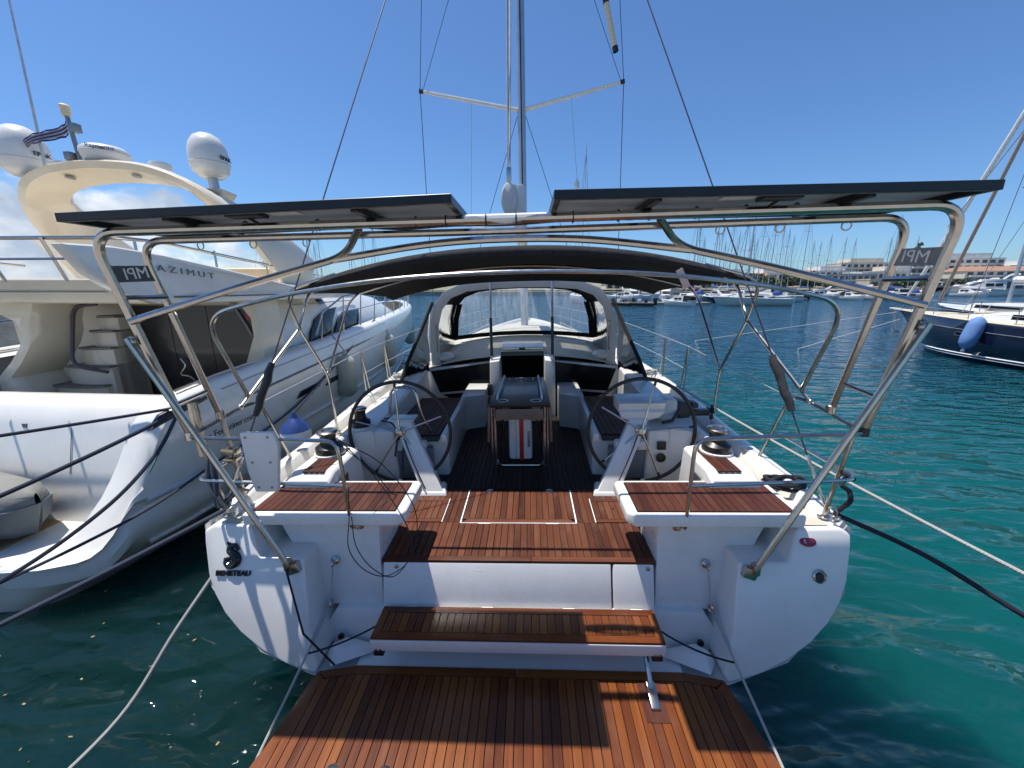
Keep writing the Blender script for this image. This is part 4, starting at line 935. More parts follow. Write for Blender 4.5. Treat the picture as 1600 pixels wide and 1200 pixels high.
for s in (-1, 1):
    p = part('solar_panel', yacht)
    x0, x1 = 0.222, 2.045
    tilt = lambda x: 3.083 - 0.012 * (x - 0.2)
    def fr(xa, xb, ya, yb, nm='frame'): MB().hull2([(s * xa, ya, tilt(xa) - 0.018), (s * xb, ya, tilt(xb) - 0.018), (s * xb, yb, tilt(xb) - 0.018), (s * xa, yb, tilt(xa) - 0.018)], [(s * xa, ya, tilt(xa) + 0.020), (s * xb, ya, tilt(xb) + 0.020), (s * xb, yb, tilt(xb) + 0.020), (s * xa, yb, tilt(xa) + 0.020)]).out(nm, BLACK_FRAME, p, 0.002, 1)
    Y0, Y1 = -0.405, 0.165
    fr(x0, x1, Y0, Y0 + 0.03); fr(x0, x1, Y1 - 0.03, Y1); fr(x0, x0 + 0.03, Y0 + 0.031, Y1 - 0.031); fr(x1 - 0.03, x1, Y0 + 0.031, Y1 - 0.031)
    MB().hull2([(s * (x0 + .02), Y0 + .02, tilt(x0) + 0.008), (s * (x1 - .02), Y0 + .02, tilt(x1) + 0.008), (s * (x1 - .02), Y1 - .02, tilt(x1) + 0.008), (s * (x0 + .02), Y1 - .02, tilt(x0) + 0.008)],
               [(s * (x0 + .02), Y0 + .02, tilt(x0) + 0.012), (s * (x1 - .02), Y0 + .02, tilt(x1) + 0.012), (s * (x1 - .02), Y1 - .02, tilt(x1) + 0.012), (s * (x0 + .02), Y1 - .02, tilt(x0) + 0.012)]).out('backsheet', BACKSHEET, p)
    MB().hull2([(s * (x0 + .03), Y0 + .03, tilt(x0) + 0.0135), (s * (x1 - .03), Y0 + .03, tilt(x1) + 0.0135), (s * (x1 - .03), Y1 - .03, tilt(x1) + 0.0135), (s * (x0 + .03), Y1 - .03, tilt(x0) + 0.0135)],
               [(s * (x0 + .03), Y0 + .03, tilt(x0) + 0.017), (s * (x1 - .03), Y0 + .03, tilt(x1) + 0.017), (s * (x1 - .03), Y1 - .03, tilt(x1) + 0.017), (s * (x0 + .03), Y1 - .03, tilt(x0) + 0.017)]).out('cells', CELLS, p)
    for x in (0.68, 1.58): box('mounting_rail', BLACK_FRAME, p, s * (x - 0.018), s * (x + 0.018), Y0 + 0.06, Y1 - 0.02, tilt(x) - 0.024, tilt(x) + 0.006, 0.002)
    box('junction_box', BLACK, p, s * 1.16, s * 1.33, -0.30, -0.22, tilt(1.2) - 0.012, tilt(1.2) + 0.006, 0.003)
    box('sticker', ALU_WHITE, p, s * 1.0, s * 1.15, -0.30, -0.20, tilt(1.1) + 0.004, tilt(1.1) + 0.0075)
    tube('lead', BLACK, p, smoothline([(s * 1.25, -0.24, 3.06), (s * 1.22, -0.15, 3.03), (s * 1.14, -0.10, 3.035), (s * 1.1, -0.05, 3.05)]), 0.007, 6)

# pushpits
for s in (-1, 1):
    pp = part('pushpit', yacht)
    tube('top_rail', STEEL, pp, fillet([(s * 1.055, 0.02, 1.175), (s * 1.075, -0.02, 1.20), (s * 1.085, -0.03, 1.81), (s * 2.05, -0.02, 1.835), (s * 2.10, 0.52, 1.865), (s * 2.09, 0.70, 1.86), (s * 2.0, 0.85, 1.27)], [0, 0.02, 0.09, 0.05, 0.3, 0.1, 0], 6), 0.0125)
    tube('lower_rail', STEEL, pp, fillet([(s * 1.085, -0.02, 1.50), (s * 2.06, -0.03, 1.545), (s * 2.10, 0.77, 1.52)], [0, 0.09, 0], 6), 0.0115)
    tube('post', STEEL, pp, [(s * 2.00, 0.10, 1.22), (s * 2.04, 0.04, 1.84)], 0.013)
    MB().lathe([(0.032, 0), (0.032, 0.006), (0.018, 0.012), (0.016, 0.04)], (s * 1.05, 0.05, 1.172), (0, -1, 0.1), 12).out('foot', STEEL, pp)
    MB().lathe([(0.035, 0), (0.035, 0.006), (0.018, 0.012)], (s * 2.0, 0.85, 1.27), n=12).out('foot', STEEL, pp)
    MB().lathe([(0.035, 0), (0.035, 0.006), (0.018, 0.012)], (s * 2.0, 0.10, 1.215), n=12).out('foot', STEEL, pp)
    MB().lathe([(0.05, 0), (0.05, 0.004), (0.03, 0.010), (0, 0.012)], (s * 1.99, 1.0, 1.30), n=16).out('filler_cap', STEEL, yacht)
# white board for an outboard motor on the port rail
ob = part('outboard_bracket', yacht)
MB().hull2([(-1.665, -0.075, 1.885), (-1.455, -0.075, 1.885), (-1.435, -0.075, 1.80), (-1.49, -0.075, 1.485), (-1.635, -0.075, 1.485), (-1.66, -0.075, 1.62)],
           [(-1.665, -0.04, 1.885), (-1.455, -0.04, 1.885), (-1.435, -0.04, 1.80), (-1.49, -0.04, 1.485), (-1.635, -0.04, 1.485), (-1.66, -0.04, 1.62)]).out('board', WHITE, ob, 0.012, 2)
for x, z in ((-1.63, 1.855), (-1.49, 1.855), (-1.615, 1.69), (-1.50, 1.69), (-1.605, 1.52), (-1.52, 1.52)): MB().lathe([(0.008, 0), (0.008, 0.003), (0, 0.004)], (x, -0.076, z), (0, -1, 0), 8).out('bolt', GREYPLATE, ob)

# stanchions and lifelines
for s in (-1, 1):
    tops = []
    for y in (2.72, 3.52, 5.5, 7.6, 9.6, 11.6):
        st = part('stanchion', yacht)
        x = s * (hb(y) - 0.06); z = hz(y) + 0.02
        tube('post', STEEL, st, [(x, y, z), (x + s * 0.02, y, z + 0.60)], 0.0115)
        if y < 4: tube('post', STEEL, st, fillet([(x, y + 0.13, z), (x + s * 0.02, y + 0.02, z + 0.585), (x + s * 0.02, y, z + 0.60)], 0.03), 0.0095)
        tops.append(Vector((x + s * 0.02, y, z + 0.60)))
    for dz in (0, -0.30):
        for a, b in zip(tops, tops[1:]): tube('lifeline', WIRE_LIGHT, yacht, [a + Vector((0, 0, dz)), b + Vector((0, 0, dz))], 0.0045, 5)
    tube('lifeline', WIRE_LIGHT, yacht, [tops[0], (s * 2.09, 0.70, 1.84)], 0.0045, 5)

# mast, boom, spreaders, rigging
mast = part('mast', yacht)
MY_ = 6.9
MB().lathe([(0.085, 0), (0.085, 16.6), (0.05, 17.4)], (0, MY_, 1.75), n=20).out('mast_tube', ALU, mast)
box('sail_slot', BLACK, mast, -0.012, 0.012, MY_ - 0.092, MY_ - 0.08, 3.2, 18.6)
for s in (-1, 1):
    tube('spreader', ALU_WHITE, mast, [(s * 0.06, MY_, 6.28), (s * 1.90, 6.25, 6.41)], [0.045, 0.032], 8)
    tube('spreader_tip', BLACK, mast, [(s * 1.88, 6.26, 6.41), (s * 1.95, 6.235, 6.415)], 0.04, 8)
    tube('spreader', ALU_WHITE, mast, [(s * 0.06, MY_, 11.5), (s * 1.45, 6.4, 11.6)], [0.045, 0.03], 8)
    ch = (s * 2.0, 6.35, hz(6.3) + 0.03)
    tube('shroud', WIRE, mast, [ch, (s * 1.93, 6.24, 6.41)], 0.0075, 5)
    tube('shroud', WIRE, mast, [(s * 1.93, 6.24, 6.41), (s * 1.46, 6.4, 11.6)], 0.0065, 5)
    tube('shroud', WIRE, mast, [(s * 1.88, 6.26, 6.43), (s * 0.08, MY_, 11.4)], 0.0055, 5)
    tube('shroud', WIRE, mast, [(s * 0.09, MY_ - 0.02, 6.15), (s * 1.62, 6.2, 1.45)], 0.0065, 5)
    tube('flag_halyard', WIRE_LIGHT, mast, [(s * 0.99, 6.58, 6.34), (s * 1.12, 6.5, 4.85 if s > 0 else 3.6)], 0.005, 5)
mb = MB(); mb.lathe([(0.03, 0), (0.05, 0.03), (0.05, 0.12), (0.02, 0.15), (0.012, 0.2)], (1.12, 6.5, 4.66), n=12); mb.out('radar_reflector', ALU_WHITE, mast)
tube('roller', SEAT_CREAM, mast, [(1.76, 6.3, 6.98), (1.58, 6.35, 7.72)], 0.05, 10)
tube('roller_cap', BLACK, mast, [(1.775, 6.295, 6.92), (1.755, 6.30, 7.0)], 0.055, 10)
tube('roller_cap', BLACK, mast, [(1.585, 6.35, 7.70), (1.565, 6.355, 7.78)], 0.055, 10)
tube('forestay', SAILCLOTH, mast, [(0, 13.7, 1.9), (0, 7.1, 17.6)], 0.045, 10)
bm_ = part('boom', yacht)
MB().loft([[(-0.09 + 0.09 * 0 , 2.92, 3.60 + 0), (-0.05, 2.92, 3.56), (0.05, 2.92, 3.56), (0.085, 2.92, 3.62), (0.085, 2.92, 3.86), (0.05, 2.92, 3.93), (-0.05, 2.92, 3.93), (-0.09, 2.92, 3.86)],
           [(-0.09, 6.8, 3.42), (-0.05, 6.8, 3.38), (0.05, 6.8, 3.38), (0.085, 6.8, 3.44), (0.085, 6.8, 3.64), (0.05, 6.8, 3.70), (-0.05, 6.8, 3.70), (-0.09, 6.8, 3.64)]]).out('boom_tube', ALU_WHITE, bm_, 0.01)
mb = MB(); mb.lathe([(0.10, 0), (0.10, 0.03), (0.085, 0.045), (0, 0.05)], (-0.12, 2.93, 3.76), (0, -1, 0), 24)
for v in mb.bm.verts: v.co.z = 3.76 + (v.co.z - 3.76) * 1.9
mb.out('boom_end', GREYWHITE, bm_)
mb = MB(); mb.box(-0.145, -0.085, 2.90, 2.96, 3.95, 4.12); mb.out('halyard_block', STEEL, bm_, 0.015)
tube('topping_lift', WIRE_LIGHT, bm_, [(-0.13, 2.93, 4.1), (-0.05, 6.75, 18.2)], 0.008, 5)
tube('halyard', ROPE_WHITE, bm_, [(-0.105, 2.94, 4.1), (0.0, 6.78, 15.0)], 0.012, 6)
tube('flag_line', WIRE, bm_, [(-0.115, 2.95, 4.0), (-0.09, 6.78, 17.0)], 0.005, 5)
for s in (-1, 1):
    bs = part('backstay', yacht)
    a = Vector((s * 2.035, 0.15, 1.27)); b = Vector((0, 3.0, 8.85))
    tube('wire', WIRE, bs, [a, b], 0.0055, 6)
    p0 = a + (b - a) * 0.076; p1 = a + (b - a) * 0.124
    P_ = [p0.lerp(p1, k / 6) + Vector((0.006 * math.sin(k * 2.1), 0, 0)) for k in range(7)]
    tube('sleeve', BLACK if s < 0 else CANVAS_HEM, bs, P_, [0.020, 0.027, 0.029, 0.027, 0.030, 0.028, 0.021], 10)
    tube('turnbuckle', STEEL, bs, [a, a + (b - a) * 0.04], 0.011, 8)
tube('backstay_upper', WIRE, yacht, [(0, 3.0, 8.85), (0, MY_ - 0.05, 18.9)], 0.007, 6)

# marks on the transom
lettering('BENETEAU', LETTER_CHROME, yacht, 0.046, (-1.868, rake(0.91) - 0.010, 0.912), (1, 0, 0), (0, 0.34, 0.94), 0.005, xs=1.08, bold=0.0012)
# seahorse emblem, built as a curled raised shape
em = MB()
yy = lambda z: rake(z) - 0.014
cl = smoothline([(-1.845, 1.055), (-1.872, 1.082), (-1.902, 1.075), (-1.906, 1.05), (-1.885, 1.035), (-1.862, 1.02), (-1.852, 0.995), (-1.868, 0.968), (-1.90, 0.962), (-1.925, 0.975), (-1.925, 0.998), (-1.905, 1.0)], 5)
n_ = len(cl); rad = [0.010 + 0.016 * math.sin(math.pi * i / (n_ - 1)) for i in range(n_)]
pts3 = []
for i, p in enumerate(cl): pts3.append(Vector((p[0] + 0.008, yy(p[1]), p[1])))
em.tube(pts3, rad, 8)
for k in range(4): em.sph((-1.875 - 0.012 * k, yy(1.09) - 0.002, 1.085 + 0.004 * k), 0.007, 0.006, 0.014, 8, 6)
for k in range(4): em.sph((-1.93 + 0.018 * k, yy(1.0) - 0.002, 1.0 - 0.006 * (k % 2)), 0.006, 0.006, 0.012, 8, 6)
em.out('emblem', LETTER_CHROME, yacht)
mb = MB(); mb.lathe([(0.05, 0), (0.05, 0.004), (0, 0.005)], (1.825, rake(1.125) - 0.008, 1.125), (0, -1, 0.36), 24)
for v in mb.bm.verts: v.co.z = 1.125 + (v.co.z - 1.125) * 0.52
mb.out('oval_sticker', REDSTICK, yacht)
lettering('S', LETTER_WHITE, yacht, 0.04, (1.805, rake(1.125) - 0.014, 1.125), (1, 0, 0), (0, 0.34, 0.94), 0.001)
MB().box(1.82, 1.86, rake(1.125) - 0.015, rake(1.125) - 0.012, 1.120, 1.128).out('sticker_print', LETTER_GREY, yacht)
MB().lathe([(0.042, 0), (0.042, 0.008), (0.034, 0.014), (0.03, 0.008), (0.02, 0.006), (0.012, 0.012), (0, 0.013)], (1.878, rake(0.93) - 0.006, 0.93), (0, -1, 0.36), 26).out('shore_power_inlet', STEEL, yacht)
MB().lathe([(0.026, 0), (0.022, 0.003), (0, 0.004)], (1.878, rake(0.93) - 0.016, 0.93), (0, -1, 0.36), 20).out('inlet_cover', BLACK, yacht)

# ------------------------------------------------------------------ loose things on the yacht
def on_boat(name, label, cat, p=(0, 0, 0), group=None):
    return thing(name, label, cat, hw(p), (0, HEEL, 0), group)

rc = on_boat('raft_case', 'white case with a red strap under the cockpit table', 'life raft case', (0.0, 1.66, FZ))
MB().box(-0.125, 0.125, -0.02, 0.5, 0.01, 0.52).out('case', WHITE, rc, 0.03, 3)
box('strap', RED, rc, -0.012, 0.035, -0.026, 0.506, 0.004, 0.527, 0.004)
box('handle', GREYPLATE, rc, 0.075, 0.10, -0.032, -0.018, 0.16, 0.34, 0.006)
box('seam', GREYPLATE, rc, -0.05, -0.045, -0.024, -0.018, 0.03, 0.5)

om = on_boat('outboard_motor', 'grey outboard motor lying on the starboard cockpit coaming behind the wheel', 'outboard motor', (1.44, 1.56, 1.41))
mb = MB(); mb.loft([[(x, y, z) for x, y, z in r] for r in (
    [(-0.14, -0.10, 0.02), (-0.14, 0.10, 0.02), (-0.12, 0.09, 0.15), (-0.12, -0.08, 0.15)],
    [(-0.02, -0.13, 0.0), (-0.02, 0.13, 0.0), (-0.01, 0.12, 0.21), (-0.01, -0.11, 0.21)],
    [(0.11, -0.12, 0.0), (0.11, 0.12, 0.0), (0.11, 0.11, 0.20), (0.11, -0.10, 0.20)])]); mb.out('cowl', GREYWHITE, om, 0.035, 3)
mb = MB(); mb.loft([[(0.11, -0.11, 0.01), (0.11, 0.11, 0.01), (0.11, 0.10, 0.19), (0.11, -0.09, 0.19)], [(0.24, -0.09, 0.0), (0.24, 0.09, 0.0), (0.24, 0.07, 0.15), (0.24, -0.06, 0.15)]]); mb.out('powerhead', BLACK, om, 0.02)
MB().obox((0.33, -0.03, 0.05), (0.22, 0.07, 0.06)).obox((0.30, 0.02, 0.12), (0.06, 0.14, 0.05)).out('leg_housing', BLACK, om, 0.01)
tube('tiller', BLACK, om, [(0.12, -0.10, 0.09), (0.02, -0.22, 0.03), (-0.08, -0.25, 0.02)], 0.016)
mb = MB()
for k in range(3): mb.obox((0.46, -0.03 + 0.05 * math.cos(k * 2.1), 0.05 + 0.05 * math.sin(k * 2.1)), (0.012, 0.05, 0.06), Matrix.Rotation(k * 2.1, 3, 'X'))
mb.lathe([(0.02, 0), (0.02, 0.06)], (0.43, -0.03, 0.05), (1, 0, 0), 10); mb.out('propeller', BLACK, om)
lettering('4.5', LETTER_DARK, om, 0.04, (-0.07, -0.125, 0.10), (1, 0, 0), (0, 0.1, 1), 0.002)

def coil(name, label, mat, p, r, turns, rr, grp=None, sq=0.6):
    o = on_boat(name, label, 'rope', p, grp); pts = []
    rd = random.Random(len(label))
    for i in range(turns * 14):
        a = 2 * math.pi * i / 14; q = r * (1 + 0.12 * math.sin(a * 0.37 + i * 0.05))
        pts.append((q * math.cos(a) + 0.02 * math.sin(i * 0.7), q * sq * math.sin(a), rr + rr * 1.1 * (i / 14) * 0.6 + 0.012 * math.sin(a * 2.3)))
    tube('coil', mat, o, pts, rr, 6); return o
coil('rope_coil', 'coil of dark rope lying on the starboard side deck near the corner', ROPE_BLACK, (1.95, 0.42, 1.25), 0.12, 5, 0.014)
coil('rope_coil', 'white rope coiled on the starboard rail by the foot of the sprayhood', ROPE_WHITE, (1.93, 3.72, 1.36), 0.13, 5, 0.013)
coil('rope_coil', 'white rope coiled on the port rail by the foot of the sprayhood', ROPE_WHITE, (-1.93, 3.72, 1.36), 0.12, 5, 0.013)
bl = on_boat('rope', 'dark blue rope hanging over the port locker by the wheel', 'rope')
tube('line', ROPE_BLUE, bl, smoothline([(-1.42, 1.55, 1.41), (-1.30, 1.45, 1.44), (-1.16, 1.34, 1.40), (-1.10, 1.22, 1.33), (-1.09, 1.10, 1.22), (-1.10, 1.08, 1.05)]), 0.011, 6)
tube('line', ROPE_BLUE, bl, smoothline([(-1.45, 1.50, 1.41), (-1.28, 1.38, 1.42), (-1.18, 1.25, 1.36), (-1.16, 1.08, 1.2)]), 0.010, 6)
cb = on_boat('cable', 'thin dark cable hanging in loops from the port stern rail', 'cable')
tube('loop', BLACK, cb, smoothline([(-1.07, -0.04, 1.82), (-0.80, -0.06, 1.66), (-0.62, -0.08, 1.36), (-0.66, -0.12, 1.06), (-0.82, -0.14, 0.93), (-0.98, -0.12, 0.96), (-1.07, -0.10, 1.10), (-1.06, -0.06, 1.30), (-1.05, -0.04, 1.5)], 8), 0.0032, 6)
tube('loop', BLACK, cb, smoothline([(-1.06, -0.04, 1.82), (-0.86, -0.06, 1.58), (-0.68, -0.10, 1.28), (-0.66, -0.12, 1.08), (-0.78, -0.14, 0.925), (-0.92, -0.13, 0.98), (-1.02, -0.10, 1.12), (-1.05, -0.05, 1.3)], 8), 0.0032, 6)
tube('loop', BLACK, cb, smoothline([(-1.08, -0.04, 1.80), (-0.95, 0.1, 1.55), (-0.86, 0.15, 1.36), (-0.84, 0.2, 1.31)], 8), 0.0032, 6)
tg = on_boat('paper_tag', 'pale pink tag tied under the starboard edge of the bimini', 'tag', (1.25, 0.80, 2.74))
MB().obox((0, 0, 0), (0.05, 0.006, 0.15), Matrix.Rotation(R(-28), 3, 'Y')).out('card', TAG, tg)
tube('string', WIRE_LIGHT, tg, [(0.0, 0, -0.06), (0.05, 0.02, -0.10)], 0.004, 5)
# port quarter bundle of lines on the cleat
bd = on_boat('rope_bundle', 'grey mooring lines bunched round the port stern cleat', 'rope')
for k in range(4):
    tube('line', ROPE_BLUE if k % 2 else CANVAS_GREY, bd, smoothline([(-1.98 - 0.03 * k, 0.28, 1.30), (-2.0 + 0.02 * k, 0.18, 1.36 + 0.02 * k), (-1.96 - 0.02 * k, 0.05, 1.30), (-2.02 + 0.02 * k, 0.02, 1.52), (-1.98, 0.04, 1.72)]), 0.011, 6)
lk = on_boat('shackle_lashing', 'black lashing and steel shackle at the starboard stern cleat', 'lashing')
tube('line', ROPE_BLACK, lk, smoothline([(2.02, 0.05, 1.55), (2.06, 0.01, 1.53), (2.05, 0.06, 1.50), (2.01, 0.02, 1.48), (2.06, 0.02, 1.44), (2.05, -0.01, 1.39), (2.04, 0.02, 1.33), (2.03, 0.05, 1.27)]), 0.014, 8)
MB().torus((2.02, 0.06, 1.28), 0.028, 0.008, (1, 0.3, 0), 16, 6).torus((2.03, 0.03, 1.24), 0.022, 0.007, (0, 1, 0.3), 16, 6).out('shackle', STEEL, lk)
s1 = on_boat('horseshoe_bracket', 'bare steel clamp and tube fixed on the port rail corner', 'bracket')
tube('clamp_tube', STEEL_OLD, s1, [(-2.10, 0.12, 2.02), (-2.08, 0.10, 1.66)], 0.028, 10)
tube('clamp_post', STEEL_OLD, s1, [(-2.06, 0.28, 1.86), (-2.0, 0.26, 1.26)], 0.016, 8)
MB().obox((-2.03, 0.26, 1.62), (0.10, 0.07, 0.05)).obox((-2.03, 0.26, 1.56), (0.08, 0.09, 0.03)).out('clamp', STEEL_OLD, s1, 0.008)

# ------------------------------------------------------------------ mooring lines
def rope(label, mat, pts, r, n=7):
    o = tube('mooring_line', mat, None, pts, r, n); return tag(o, label, 'rope', 'mooring lines')
rope('dark navy line running aft from the motor yacht cleat, uppermost of its three', ROPE_NAVY, sagline((-3.28, 1.15, 1.60), (-4.9, -1.0, 1.75), 0.03) + [Vector((-5.8, -2.3, 1.55)), Vector((-6.2, -2.8, 0.97))], 0.014)
rope('thick dark line crossing the motor yacht quarter below the uppermost line', ROPE_NAVY, sagline((-3.22, 0.95, 1.56), (-3.95, -0.35, 1.15), 0.03) + [Vector((-4.9, -1.9, 1.05)), Vector((-5.3, -2.5, 0.97))], 0.017)
rope('dark line curving down over the motor yacht quarter, lowest of the three from its cleat', ROPE_NAVY, smoothline([(-3.20, 1.05, 1.55), (-3.15, 0.72, 1.30), (-3.28, 0.33, 1.0), (-3.6, -0.2, 0.72), (-4.2, -1.0, 0.5), (-4.9, -1.77, 0.5)]), 0.015)
rope('blue grey line running along the hull side of the motor yacht to its midship cleat', ROPE_BLUE, smoothline([(-5.3, -1.77, 0.45), (-4.2, -0.35, 0.50), (-3.42, 0.55, 0.74), (-3.33, 1.5, 0.86), (-3.30, 3.0, 1.05), (-3.34, 5.0, 1.62), (-3.48, 6.6, 2.02)]), 0.013)
rope('blue grey line from the port quarter of the sailing yacht across the dark water', ROPE_BLUE, sagline(hw((-2.02, 0.12, 1.25)), (-4.1, -1.6, 0.55), 0.06) + [Vector((-4.26, -1.77, 0.54))], 0.016)
rope('slack white line hanging from the port transom edge into the lower left water', ROPE_WHITE, smoothline([hw((-1.99, 0.05, 0.98)), (-2.22, -0.25, 0.55), (-2.38, -0.55, 0.20), (-2.6, -0.95, 0.02), (-2.75, -1.2, -0.06)]), 0.012)
rope('white line from the port padeye down past the swim platform', ROPE_WHITE, [hw((-1.292, -0.04, 0.60)), hw((-1.345, -0.80, 0.335))], 0.0075)
rope('white line from the starboard padeye down past the swim platform', ROPE_WHITE, [hw((1.292, -0.04, 0.60)), hw((1.345, -0.80, 0.335))], 0.0075)
rope('thin dark cord from the port end of the boarding step to the white line', ROPE_BLACK, sagline(hw((-0.90, -0.2, 0.60)), hw((-1.31, -0.32, 0.50)), 0.02, 8), 0.006)
rope('thin dark cord from the starboard end of the boarding step to the white line', ROPE_BLACK, sagline(hw((0.90, -0.2, 0.60)), hw((1.31, -0.32, 0.50)), 0.03, 8), 0.006)
rope('thick black mooring line leading off the starboard quarter to the right', ROPE_BLACK, smoothline([hw((2.02, 0.05, 1.27)), (2.35, -0.18, 1.20), (2.75, -0.42, 0.98), (3.3, -0.75, 0.72), (3.9, -1.1, 0.45), (5.0, -1.77, 0.35)]), 0.0145, 9)
rope('long taut white line running past the starboard stern rail to the right', ROPE_WHITE, sagline(hw((2.02, 2.75, 1.42)), (3.35, -0.12, 0.88), 0.04) + [Vector((4.12, -1.77, 0.60))], 0.013)
rope('cord tied round the port arch strut down to the platform corner', ROPE_BLACK, [hw((-1.475, -0.15, 0.97)), hw((-1.35, -0.27, 0.60)), hw((-1.16, -0.30, 0.39))], 0.0065)

# ------------------------------------------------------------------ fenders
def fender(label, loc, r, l, mat, top=None, grp=None, cap=None):
    f = thing('fender', label, 'fender', loc, group=grp)
    MB().lathe([(0.02, -l / 2), (r * 0.45, -l / 2 + r * 0.12), (r * 0.85, -l / 2 + r * 0.5), (r, -l / 2 + r), (r, l / 2 - r), (r * 0.85, l / 2 - r * 0.5), (r * 0.45, l / 2 - r * 0.12), (0.02, l / 2)], n=24).out('body', mat, f, angle=60)
    MB().lathe([(0.03, 0), (0.045, 0.02), (0.035, 0.07), (0.02, 0.09)], (0, 0, l / 2 - 0.01), n=12).out('eye', cap or mat, f)
    if top: tube('lanyard', ROPE_BLUE if cap is None else WIRE, f, [(0, 0, l / 2 + 0.06), Vector(top) - Vector(loc)], 0.008, 5)
    return f
fender('pale cylinder fender nearest the stern on the motor yacht side', (-3.21, 4.42, 1.17), 0.165, 0.78, FENDER, (-3.40, 4.42, 1.90), 'cylinder fenders of the motor yacht')
fender('pale cylinder fender in the middle of the three on the motor yacht side', (-3.40, 7.05, 1.22), 0.18, 0.85, FENDER, (-3.52, 7.05, 2.05), 'cylinder fenders of the motor yacht')
fender('pale cylinder fender at the bow of the motor yacht', (-4.42, 12.1, 1.12), 0.20, 0.95, FENDER, (-4.62, 12.1, 2.2), 'cylinder fenders of the motor yacht')
wf = fender('white ball fender with a blue top hanging beside the port winch', (-2.55, 1.75, 1.08), 0.16, 0.40, FENDER_WHITE, hw((-2.06, 2.4, 2.05)), None, BLUE)
MB().lathe([(0.155, 0.085), (0.12, 0.15), (0.06, 0.205), (0.03, 0.24), (0.028, 0.28)], n=24).out('blue_cap', BLUE, wf)

# ------------------------------------------------------------------ the motor yacht to port
my = thing('motor_yacht', 'large cream and white motor yacht with a radar arch moored on the left', 'motor yacht', (-5.65, 0, 0), (0, 0, R(-1.8)))
MS = [  # y, half-breadth, top z, fullness of the lower body
    (0.36, 1.35, 0.44, 1), (0.42, 1.72, 0.46, 1), (0.60, 1.98, 0.52, 1), (0.95, 2.10, 1.00, 1), (1.3, 2.16, 1.56, 1), (1.8, 2.19, 1.69, 1), (3, 2.20, 1.78, 1), (5, 2.16, 1.90, 0.97),
    (7, 2.04, 2.00, 0.9), (9, 1.80, 2.08, 0.76), (11, 1.36, 2.14, 0.55), (12.4, 0.85, 2.18, 0.32), (13.3, 0.35, 2.22, 0.14), (13.75, 0.03, 2.25, 0.02)]
MS = [tuple(v) for v in smoothline([Vector(r) for r in MS], 4)]
def m_tab(i, y): return interp([(r[0], r[i]) for r in MS], y)
rings = []
for y, b, zt, k in MS:
    lo = lambda f: b * (f * (0.35 + 0.65 * k))
    zr = min(0.80, zt - 0.02); tall = max(0, zt - 0.8)
    half = [(max(0, b - 0.30), zt - 0.03 if tall else zt), (max(0.0, b - 0.14), zt), (b - 0.05 * min(1, b), zt - 0.015), (b, zt - 0.07 if tall else zt - 0.02), (b * 1.0 + 0.01, 0.8 + tall * 0.45 if tall else zr), (lo(1.0) + 0.02 if k < 1 else b + 0.02, zr),
            (lo(1.0) - 0.015 if k < 1 else b - 0.03, zr - 0.05), (lo(1.0) + (0.05 if y > 0.6 else 0) * max(0, 1 - y / 5), zr * 0.78), (lo(1.0) + (0.04 if y > 0.6 else 0) * max(0, 1 - y / 5), zr * 0.62), (lo(0.965), 0.34), (lo(0.82), 0.02), (lo(0.5), -0.3), (0, -0.45)]
    L = [(-x, y, z) for x, z in half]; rings.append(L + [(x, yy2, z) for x, yy2, z in [(-a, b2, c) for a, b2, c in L[-2::-1]]])
MB().grid(rings).out('hull', IVORY, my, angle=45)
MB().face([p for p in rings[0]]) if False else None
mb = MB(); mb.face(rings[0]); mb.out('stern_face', IVORY, my)
